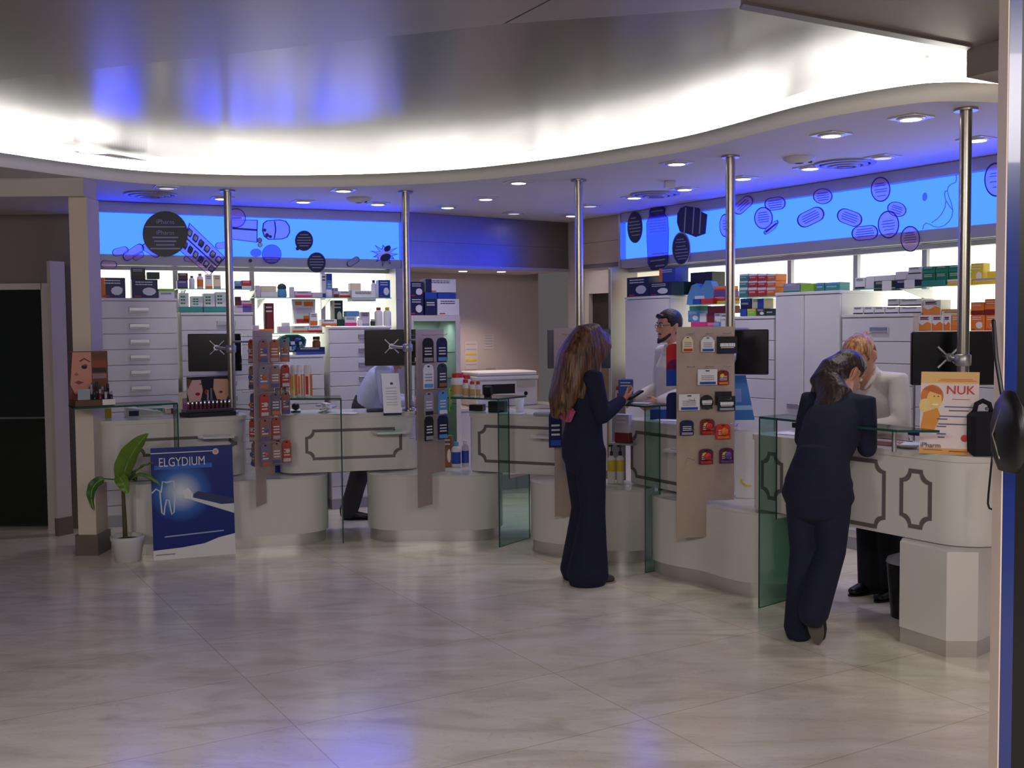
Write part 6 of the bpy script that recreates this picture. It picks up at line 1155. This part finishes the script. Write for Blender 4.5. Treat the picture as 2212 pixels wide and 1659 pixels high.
def face(root, T, glasses=False, beard=None, brow=None, closed=False):
    for s in (-1, 1):
        mb = MB(); c = T(s*.031, .0775, .010); d = (T(s*.031, 1, .010)-T(s*.031, 0, .010)).normalized()
        mb.lathe([(0, -.006), (.008, -.004), (.0115, .001), (.008, .006), (0, .0085)], M_eyew, c, 14, axis=d); mb.lathe([(0, .0075), (.005, .0078), (.005, .0088), (0, .0092)], M_eye, c, 12, axis=d); mb.build('eye', root)
        mb = MB(); loft_into(mb, [T(s*.016, .088, .030), T(s*.032, .087, .036), T(s*.048, .077, .030)], [(.003, .004), (.0035, .004), (.002, .002)], brow or M_hairb, 8); mb.build('eyebrow', root)
    mb = MB(); loft_into(mb, [T(-.021, .0895, -.067), T(0, .0975, -.067), T(.021, .0895, -.067)], [(.002, .005), (.003, .009), (.002, .005)], M_lip, 8, ref=(0, 0, 1)); mb.build('mouth', root)
    if glasses:
        mb = MB()
        for s in (-1, 1): mb.tube([T(s*.031+.021*math.cos(t), .094, .008+.015*math.sin(t)) for t in [2*math.pi*i/14 for i in range(15)]], .0016, M_black, 6); mb.tube([T(s*.052, .092, .012), T(s*.074, .06, .012), T(s*.080, -.01, .01)], .0016, M_black, 6)
        mb.tube([T(-.010, .094, .012), T(0, .098, .014), T(.010, .094, .012)], .0016, M_black, 6); mb.build('glasses', root)
def hand(mb, w, d, nrm_, side, curl, m, k=1.0, spread=.0):
    d = V3(d).normalized(); n_ = V3(nrm_); n_ = (n_-d*n_.dot(d)).normalized(); a = d.cross(n_)*side      # a points to the thumb side
    w = V3(w); L = .088*k
    loft_into(mb, [w-d*.02, w+d*.01, w+d*L*.5, w+d*L*.95], [(.024*k, .017*k), (.029*k, .015*k), (.039*k, .014*k), (.038*k, .011*k)], m, 12, ref=a)
    for i, (o, ln) in enumerate(((.029, .070), (.010, .078), (-.009, .073), (-.027, .057))):
        p = w+d*L*.92+a*o*k; u = d.copy(); pts = [p-u*.012]; t = 0
        for j, f in enumerate((.44, .31, .25)):
            t += math.radians(curl*(.7, 1.0, .8)[j]*(1+.12*(i-1))); u = d*math.cos(t)+n_*math.sin(t); p = p+u*ln*k*f; pts.append(p.copy())
        loft_into(mb, pts, [(.0088*k, .0088*k), (.0084*k, .0084*k), (.0078*k, .0078*k), (.0066*k, .0066*k)], m, 8)
    p = w+d*L*.22+a*.026*k; u = (d*.62+a*.62+n_*.48).normalized(); q = p+u*.038*k; u2 = (d*.85+a*.12+n_*.5).normalized()
    loft_into(mb, [p-u*.012, p+u*.012, q, q+u2*.028*k], [(.013*k, .013*k), (.012*k, .012*k), (.0098*k, .0098*k), (.008*k, .008*k)], m, 8)
    return w+d*L+n_*.03*k
def shoe(root, ankle, heel, toe, m, up=(0, 0, 1), wd_=.043, sole=None):
    a, h, t = V3(ankle), V3(heel), V3(toe); d = (t-h).normalized(); u = V3(up); u = (u-d*u.dot(d)).normalized(); mb = MB(); L = (t-h).length
    sd = d.cross(u)
    loft_into(mb, [h+d*.03+u*.04, h+d*L*.35+u*.042, h+d*L*.62+u*.034, h+d*(L-.035)+u*.026], [(wd_*.78, .036), (wd_*.86, .038), (wd_*1.05, .030), (wd_*.85, .022)], m, 14, ref=sd)
    loft_into(mb, [h+d*.05+u*.05, a+u*.01], [(.036, .042), (.036, .040)], m, 12, ref=sd)
    o = fin(mb.build('shoe', root), .006, 3)
    mb = MB(); n = 22; P = []
    for i in range(n):
        tt = 2*math.pi*i/n; x = .5+.5*math.cos(tt); ww = wd_*(.78+.27*math.sin(math.pi*min(max(x, 0), 1)*.9))*math.sin(tt); P.append(h+d*(L*x)+sd*ww)
    mb.slab([p+u*.010 for p in P], u, .011, sole or m); mb.build('sole', o)
    return o
def person(label, loc, heading, J, mt, hairm=None, skin=None, top='jacket', bottom='trousers', mbm=None, sleeve=1.0, fem=True, flare=None, torso=None, hands=None, top_hem=None, head=(0, 0), shoes=None, shoe_m=None, sole=None, k=1.0, legk=1.0):
    skin = skin or M_skin; root = thing('person', label, 'person', loc, heading-math.pi/2)
    g = {q: V3(p) for q, p in J.items()}
    # one continuous body
    mb = MB(); T = head_mb(mb, g['head'], head[0], head[1], skin, k)
    loft_into(mb, [g['neck']-V3((0, .01, .05)), g['neck'], g['neck'].lerp(g['head'], .45), g['head']-V3((0, .012, .03))], [(.055, .05), (.050, .050), (.047, .050), (.05, .05)], skin, 14)
    W = .15 if fem else .165
    loft_into(mb, [g['pelvis']-V3((0, 0, .08)), g['pelvis'], g['pelvis'].lerp(g['chest'], .5), g['chest'], g['neck']-V3((0, .0, .045))], [(W*.9, .10), (W*.98, .105), (W*.78, .09), (W*.95, .105), (W*.5, .07)], skin, 18, ref=(1, 0, 0))
    for s in 'LR':
        sg = -1 if s == 'L' else 1; sh, el, wr = g['sh'+s], g['el'+s], g['wr'+s]; r = 1.0 if fem else 1.12
        loft_into(mb, [g['neck'].lerp(sh, .35)-V3((0, 0, .03)), sh, sh.lerp(el, .5), el], [(.05, .05), (.045*r, .045*r), (.040*r, .040*r), (.034*r, .034*r)], skin, 12)
        loft_into(mb, [el, el.lerp(wr, .35), wr], [(.034*r, .034*r), (.034*r, .033*r), (.024*r, .019*r)], skin, 12)
        hd = (hands or {}).get(s)
        hand(mb, wr, hd[0] if hd else (wr-el), hd[1] if hd else (-sg, 0, 0), sg*(hd[3] if hd and len(hd) > 3 else 1), hd[2] if hd else 25, skin, .92 if fem else 1.02)
        hp, kn, an_ = g['hip'+s], g['kn'+s], g['an'+s]
        loft_into(mb, [hp+V3((0, 0, .03)), hp.lerp(kn, .35), kn], [(.075, .078), (.070, .072), (.052, .054)], skin, 14); loft_into(mb, [kn, kn.lerp(an_, .35), an_], [(.052, .054), (.050, .052), (.034, .036)], skin, 14)
    fin(mb.build('body', root), .0065, 3)
    # top
    mb = MB(); P, R = torso
    loft_into(mb, P, R, mt, 22, ref=(1, 0, 0), dome=True)
    for s in 'LR':
        sh, el, wr = g['sh'+s], g['el'+s], g['wr'+s]; r = (.060 if fem else .068)*sleeve
        loft_into(mb, [g['neck'].lerp(sh, .45)-V3((0, 0, .035)), sh-V3((0, 0, .004)), sh.lerp(el, .5), el], [(r*1.02, r*1.02), (r*1.04, r*1.04), (r*.92, r*.95), (r*.84, r*.84)], mt, 14)
        loft_into(mb, [el, el.lerp(wr, .5), el.lerp(wr, .93)], [(r*.84, r*.84), (r*.78, r*.78), (r*.66, r*.62)], mt, 14)
    fin(mb.build(top, root), .010, 4)
    # trousers
    mm = mbm or mt; mb = MB(); f = flare or (.098, .074, .066)
    loft_into(mb, [g['pelvis']+V3((0, 0, .08)), g['pelvis'], g['pelvis']-V3((0, 0, .07))], [(W*.95, .115), (W*1.10, .125), (W*1.06, .12)], mm, 20, ref=(1, 0, 0))
    for s in 'LR':
        hp, kn, an_ = g['hip'+s], g['kn'+s], g['an'+s]
        loft_into(mb, [hp+V3((0, 0, .02)), hp.lerp(kn, .4), kn, kn.lerp(an_, .5), an_+(an_-kn).normalized()*.03], [(f[0], f[0]*1.1), (f[0]*.92, f[0]*1.0), (f[1], f[1]*1.08), ((f[1]+f[2])/2, (f[1]+f[2])/2*1.06), (f[2], f[2]*1.12)], mm, 16, ref=(1, 0, 0))
    fin(mb.build(bottom, root), .010, 4)
    for s in 'LR':
        h, t, u = (shoes or {}).get(s, (None, None, None)); a = g['an'+s]
        if h is None: h = (a.x, a.y-.06, 0); t = (a.x+(.015 if s == 'R' else -.015), a.y+.19, 0); u = (0, 0, 1)
        shoe(root, a, h, t, shoe_m or M_shoe, u, .041 if fem else .048, sole)
    return root, T, g
def hair(root, parts, m, vox=.009, sm=3, name='hair', n=16, cap=None):
    mb = cap or MB()
    for pts, rad, *ref in parts: loft_into(mb, pts, rad, m, n, ref=ref[0] if ref else None)
    return fin(mb.build(name, root), vox, sm)
def cap_hair(T, m, infl=.012, front=.066, side=.012, nape=-.10):
    mb = MB(); rings = ((-.11, .034, .080, .012), (-.098, .046, .084, -.030), (-.078, .055, .086, -.050), (-.05, .064, .086, -.068), (-.02, .069, .084, -.082), (.01, .072, .085, -.090), (.04, .075, .089, -.094), (.055, .073, .085, -.091), (.07, .070, .080, -.087), (.085, .062, .068, -.078), (.098, .049, .050, -.064), (.108, .034, .030, -.045), (.116, .015, .008, -.022)); n = 28; vs = []
    for z, w, f, b in rings:
        cy, ry = (f+b)/2, (f-b)/2
        for j in range(n):
            t = 2*math.pi*j/n; x, y = w*math.cos(t), cy+ry*math.sin(t)
            on = z > (front if y > .045 else (front-.05 if y > .018 else (side if y > -.022 else nape)))
            d = V3((x, y-cy, max(z, 0)*.8)); d = d.normalized() if d.length else V3((0, 0, 1))
            q = V3((x, y, z))+d*(infl if on else -.016); vs.append(T(*q))
    R = len(rings); mb.add(vs, [(i*n+j, i*n+(j+1) % n, (i+1)*n+(j+1) % n, (i+1)*n+j) for i in range(R-1) for j in range(n)]+[tuple(range(n))[::-1], tuple(range((R-1)*n, R*n))], m, True); return mb
def hair_mat(name, a, b):
    m = bpy.data.materials.new(name); m.use_nodes = True; nt = m.node_tree; p = nt.nodes['Principled BSDF']; tc = nt.nodes.new('ShaderNodeTexCoord'); mp = nt.nodes.new('ShaderNodeMapping'); mp.inputs['Scale'].default_value = (70, 70, 5); x = nt.nodes.new('ShaderNodeTexNoise'); x.inputs['Scale'].default_value = 1; x.inputs['Detail'].default_value = 5; r = nt.nodes.new('ShaderNodeValToRGB'); e = r.color_ramp.elements
    e[0].position = .35; e[0].color = (*s2l(a), 1); e[1].position = .68; e[1].color = (*s2l(b), 1); bp = nt.nodes.new('ShaderNodeBump'); bp.inputs['Strength'].default_value = .6; bp.inputs['Distance'].default_value = .01
    for i, o in ((mp.inputs[0], tc.outputs['Object']), (x.inputs[0], mp.outputs[0]), (r.inputs[0], x.outputs[0]), (p.inputs['Base Color'], r.outputs[0]), (bp.inputs['Height'], x.outputs[0]), (p.inputs['Normal'], bp.outputs[0])): nt.links.new(o, i)
    p.inputs['Roughness'].default_value = .42; return m
MH_long = hair_mat('long_brown_hair', (50, 32, 22), (124, 86, 56)); MH_blond = hair_mat('blonde_hair', (112, 66, 38), (196, 146, 92)); MH_dark = hair_mat('dark_hair', (28, 20, 20), (62, 44, 38))
# ---- long haired woman with the phone
J = dict(pelvis=(0, -.02, .86), chest=(0, -.01, 1.15), neck=(0, -.025, 1.345), head=(0, .035, 1.487), shL=(-.155, -.02, 1.30), shR=(.155, -.02, 1.30), elL=(-.20, .0, 1.06), elR=(.185, .02, 1.06), wrL=(-.05, .20, 1.10), wrR=(.075, .215, 1.145),
         hipL=(-.075, -.01, .82), hipR=(.075, -.01, .82), knL=(-.07, .015, .46), knR=(.072, .01, .46), anL=(-.085, .0, .085), anR=(.078, -.03, .085))
tor = ([(0, -.02, .80), (0, -.025, .90), (0, -.015, 1.0), (0, -.01, 1.10), (0, -.005, 1.19), (0, -.02, 1.29), (0, -.025, 1.335)], [(.158, .132), (.152, .125), (.138, .112), (.148, .118), (.155, .125), (.125, .085), (.062, .058)])
w1_, T, g = person('woman with long brown hair in navy clothes looking at a phone', (.462, 6.68, 0), math.radians(22), J, M_navy, top='sweatshirt', torso=tor, flare=(.096, .074, .122), hands=dict(R=((-.25, .8, .35), (-.6, -.1, .8), 38), L=((.5, .8, .1), (.3, .2, .9), 30)), head=(.42, .0), shoe_m=mat('brown_trainer', (70, 60, 56), .6, var=.2), sole=mat('pale_sole', (150, 140, 130), .6), k=.98)
face(w1_, T, brow=M_hairb)
H = [([T(0, -.02, .10), T(0, -.065, .05), T(0, -.095, -.03), T(0, -.115, -.11), (-.01, -.155, 1.27), (-.015, -.19, 1.16), (-.02, -.205, 1.06)], [(.072, .05), (.098, .075), (.108, .070), (.118, .066), (.120, .055), (.10, .045), (.05, .02)], (1, 0, 0))]
for s in (-1, 1): H += [([T(s*.03, .06, .10), T(s*.074, .05, .05), T(s*.088, .035, -.02), T(s*.092, .015, -.09), (s*.11, -.02, 1.29), (s*.11, -.075, 1.18)], [(.020, .04), (.018, .058), (.022, .062), (.026, .056), (.026, .055), (.02, .04)], (1, 0, 0)), ([T(s*.06, -.02, .06), T(s*.088, -.035, -.02), T(s*.095, -.06, -.10), (s*.10, -.11, 1.24), (s*.085, -.16, 1.12)], [(.03, .05), (.03, .055), (.032, .055), (.032, .05), (.02, .03)], (1, 0, 0))]
r7 = random.Random(5)
for i in range(16):
    a_ = r7.uniform(-.11, .11); zz_ = r7.uniform(1.02, 1.14); H.append(([T(a_*.7, -.115, -.06), (a_, -.175, 1.25), (a_*1.05-.01, -.215+abs(a_)*.6, zz_+.08), (a_*1.1-.015, -.21+abs(a_)*.6, zz_)], [(.016, .016), (.018, .016), (.014, .012), (.005, .005)]))
hair(w1_, H, MH_long, .0075, 2, cap=cap_hair(T, MH_long, .018, .062, -.02))
R1 = Matrix.Rotation(math.radians(22)-math.pi/2, 3, 'Z'); base = V3((.462, 6.68, 0))
q = base+R1 @ V3((.045, .325, 1.172)); t = thing('phone', 'dark mobile phone in the hand of the long haired woman', 'phone', q, math.radians(22)-math.pi/2); t.rotation_euler = (.5, 0, math.radians(22)-math.pi/2); MB().box((0, 0, 0), (.052, .115, .012), M_black, bev=.003).build('case', t); MB().bx(-.021, .021, -.03, .05, .0062, .0066, mat('phone_screen', (60, 72, 76), .15)).build('screen', t)
mb = MB(); r5 = random.Random(2)
M_pink = mat('pink_print', (196, 92, 130), .8, var=.3, vscale=30)
P_ = [(.10*math.cos(2*math.pi*i/14)*(1+.2*r5.uniform(-1, 1)), .075*math.sin(2*math.pi*i/14)*(1+.25*r5.uniform(-1, 1))) for i in range(14)]
mb.slab([(x, -.163+.4*x*x, 1.09+z) for x, z in P_], (0, -1, 0), .03, M_pink); mb.build('back_print', w1_)
# ---- woman in navy suit leaning on the counter, seen from behind
J = dict(pelvis=(.0, .07, .83), chest=(0, .21, 1.07), neck=(0, .315, 1.245), head=(-.03, .415, 1.345), shL=(-.165, .275, 1.205), shR=(.145, .275, 1.205), elL=(-.22, .31, .99), elR=(.145, .30, .97), wrL=(-.05, .48, 1.0), wrR=(.035, .50, 1.0),
         hipL=(-.08, .06, .79), hipR=(.08, .06, .79), knL=(-.075, .06, .44), knR=(.055, .09, .45), anL=(-.06, -.02, .085), anR=(.075, -.11, .205))
tor = ([(0, .055, .735), (0, .06, .82), (0, .10, .93), (0, .17, 1.03), (0, .235, 1.11), (0, .285, 1.20), (0, .31, 1.235)], [(.19, .152), (.170, .137), (.142, .116), (.158, .122), (.165, .12), (.13, .085), (.062, .058)])
hd2 = math.radians(46)
w2_, T, g = person('woman in a navy suit leaning on the counter, seen from behind', (1.515, 5.36, 0), hd2, J, M_navy, top='suit_jacket', torso=tor, flare=(.098, .074, .074), hands=dict(R=((-.5, .8, -.15), (0, 0, -1), 20), L=((.6, .7, -.15), (0, 0, -1), 20)), head=(.55, -.35), shoes=dict(R=((.075, -.135, .215), (.07, -.07, .005), (0, .95, .3)), L=((-.065, -.085, 0), (-.06, .15, 0), (0, 0, 1))), sole=mat('grey_sole', (104, 98, 92), .6, var=.2, vscale=40))
face(w2_, T)
H = [([T(0, -.05, .05), T(0, -.092, -.02), T(-.01, -.105, -.09), (-.02, .25, 1.25), (-.03, .20, 1.17), (-.03, .165, 1.10)], [(.07, .05), (.084, .060), (.088, .062), (.092, .060), (.082, .048), (.04, .02)], (1, 0, 0))]
r6 = random.Random(9)
for i in range(34):
    a_ = r6.uniform(-.095, .085); z0 = r6.uniform(-.11, .02); p = T(a_, -.095+abs(a_)*.35, z0); q_ = p+V3((r6.uniform(-.03, .025), -.035, -.06)); H.append(([p, q_, q_+V3((r6.uniform(-.035, .03), .012, -.06)), q_+V3((r6.uniform(-.05, .03), -.008, -.105))], [(.018, .018), (.020, .020), (.016, .016), (.006, .006)]))
hair(w2_, H, MH_dark, .007, 1, cap=cap_hair(T, MH_dark, .014, .06, .018))
mb = MB(); mb.tube([T(-.03, -.052, .098), T(0, -.045, .104), T(.03, -.045, .098)], .0035, mat('chrome', (220, 220, 224), .12, 1.)); mb.build('hair_clip', w2_)
# ---- blonde woman in a white shirt behind the counter
J = dict(pelvis=(0, -.06, .87), chest=(0, .02, 1.13), neck=(0, .085, 1.325), head=(0, .165, 1.425), shL=(-.17, .055, 1.285), shR=(.17, .055, 1.285), elL=(-.225, .10, 1.04), elR=(.22, .12, 1.04), wrL=(-.07, .30, 1.01), wrR=(.09, .33, 1.01),
         hipL=(-.08, -.07, .83), hipR=(.08, -.07, .83), knL=(-.08, -.01, .47), knR=(.08, -.03, .47), anL=(-.075, -.05, .085), anR=(.08, -.05, .085))
tor = ([(0, -.055, .80), (0, -.055, .90), (0, -.03, 1.0), (0, .01, 1.10), (0, .035, 1.18), (0, .06, 1.275), (0, .08, 1.315)], [(.165, .128), (.155, .122), (.145, .115), (.158, .122), (.165, .125), (.13, .085), (.066, .062)])
hd3 = math.radians(214)
w3_, T, g = person('blonde woman in a white shirt looking down behind the counter', (2.15, 6.24, 0), hd3, J, M_shirt, top='shirt', mbm=M_black_cloth, torso=tor, sleeve=1.08, flare=(.098, .080, .076), hands=dict(R=((-.3, .9, -.1), (0, 0, -1), 22), L=((.3, .9, -.1), (0, 0, -1), 22)), head=(.72, .15))
face(w3_, T, brow=mat('brow_brown', (96, 60, 40), .6))
H = [([T(-.05, .07, .075), T(.0, .085, .085), T(.05, .07, .07)], [(.012, .014), (.014, .018), (.012, .014)])]
r8 = random.Random(3)
for i in range(22):
    a_ = r8.uniform(-.06, .06); y_ = r8.uniform(-.08, .06); z_ = .105-abs(a_)*.4-abs(y_)*.3; H.append(([T(a_, y_, z_), T(a_*1.1+r8.uniform(-.01, .01), y_-.025, z_+.012), T(a_*1.1, y_-.05, z_-.008)], [(.012, .012), (.014, .014), (.008, .008)]))
hair(w3_, H, MH_blond, .007, 1, cap=cap_hair(T, MH_blond, .016, .055, .015, -.07))
mb = MB()
for s in (-1, 1): loft_into(mb, [(s*.045, .055, 1.325), (s*.055, .12, 1.30), (s*.022, .155, 1.24)], [(.018, .018), (.020, .014), (.008, .006)], M_shirt, 10)
mb.build('collar', w3_)
# ---- bearded man in a white shirt
J = dict(pelvis=(0, .0, .92), chest=(0, .0, 1.24), neck=(0, -.01, 1.46), head=(0, .035, 1.61), shL=(-.19, -.01, 1.42), shR=(.19, -.01, 1.42), elL=(-.25, .0, 1.13), elR=(.25, .0, 1.13), wrL=(-.20, .22, 1.06), wrR=(.20, .22, 1.06),
         hipL=(-.09, 0, .88), hipR=(.09, 0, .88), knL=(-.09, .02, .50), knR=(.09, .02, .50), anL=(-.09, -.03, .09), anR=(.09, -.03, .09))
tor = ([(0, 0, .86), (0, 0, .97), (0, 0, 1.08), (0, .0, 1.2), (0, .0, 1.30), (0, -.01, 1.41), (0, -.01, 1.455)], [(.165, .125), (.16, .122), (.165, .12), (.178, .125), (.18, .125), (.14, .085), (.068, .064)])
m1_, T, g = person('bearded man with glasses and a white shirt behind the steel display board', (1.215, 8.0, 0), math.radians(198), J, M_shirt, top='shirt', mbm=M_black_cloth, torso=tor, fem=False, head=(.10, .0))
face(m1_, T, glasses=True)
hair(m1_, [([T(-.045, .075, .078), T(0, .088, .088), T(.045, .075, .078)], [(.010, .012), (.012, .016), (.010, .012)])], M_hairb, .007, 2, cap=cap_hair(T, M_hairb, .013, .062, -.01, -.06))
hair(m1_, [([T(-.058, .03, -.06), T(-.045, .07, -.088), T(0, .094, -.106), T(.045, .07, -.088), T(.058, .03, -.06)], [(.010, .016), (.012, .020), (.014, .022), (.012, .020), (.010, .016)], (0, 0, 1)), ([T(-.026, .087, -.052), T(0, .100, -.048), T(.026, .087, -.052)], [(.004, .006)]*3)], M_hairb, .005, 2, 'beard')
mb = MB()
for s in (-1, 1): loft_into(mb, [(s*.05, -.04, 1.47), (s*.058, .04, 1.46), (s*.02, .085, 1.40)], [(.018, .018), (.020, .014), (.008, .006)], M_shirt, 10)
mb.build('collar', m1_); 
# ---- stooping man in pale blue
J = dict(pelvis=(0, .02, .89), chest=(0, .13, 1.14), neck=(0, .23, 1.31), head=(0, .32, 1.41), shL=(-.185, .19, 1.27), shR=(.185, .19, 1.27), elL=(-.23, .20, 1.0), elR=(.23, .22, 1.0), wrL=(-.15, .42, .99), wrR=(.15, .43, .99),
         hipL=(-.09, .02, .85), hipR=(.09, .02, .85), knL=(-.09, .12, .48), knR=(.09, .0, .48), anL=(-.09, .12, .09), anR=(.09, -.12, .09))
tor = ([(0, .02, .84), (0, .03, .94), (0, .07, 1.04), (0, .12, 1.13), (0, .16, 1.20), (0, .21, 1.275), (0, .225, 1.305)], [(.165, .125), (.16, .122), (.165, .12), (.178, .125), (.18, .12), (.14, .085), (.068, .064)])
m2_, T, g = person('stooping man in a pale blue shirt, his head behind a monitor', (-1.27, 9.06, 0), math.radians(2), J, M_shirt2, top='shirt', mbm=mat('dark_trousers', (50, 46, 52), .85, bump=.25, bscale=500, var=.15), torso=tor, fem=False, flare=(.10, .08, .07), head=(.6, 0))
face(m2_, T)
hair(m2_, [([T(-.045, .075, .078), T(0, .088, .088), T(.045, .075, .078)], [(.010, .012), (.012, .016), (.010, .012)])], M_hairb, .008, 2, cap=cap_hair(T, M_hairb, .012, .062, -.01, -.06))
# ---------------------------------------------------------------- outlines and remeshed forms become plain meshes
bpy.context.view_layer.update()
dg = bpy.context.evaluated_depsgraph_get(); new = []
for o in TEXTS+BAKE: new.append(bpy.data.meshes.new_from_object(o.evaluated_get(dg)))
for o, me in zip(TEXTS+BAKE, new):
    if o.type == 'MESH':
        mm = list(o.data.materials); o.modifiers.clear(); me.materials.clear()
        for m in mm: me.materials.append(m)
        me.polygons.foreach_set('use_smooth', [True]*len(me.polygons)); o.data = me; continue
    m2 = bpy.data.objects.new(o.name, me); par = o.parent; lo, ro, sc = o.location.copy(), o.rotation_euler.copy(), o.scale.copy()
    COL.objects.link(m2); m2.parent = par; m2.location, m2.rotation_euler, m2.scale = lo, ro, sc
    bpy.data.objects.remove(o)
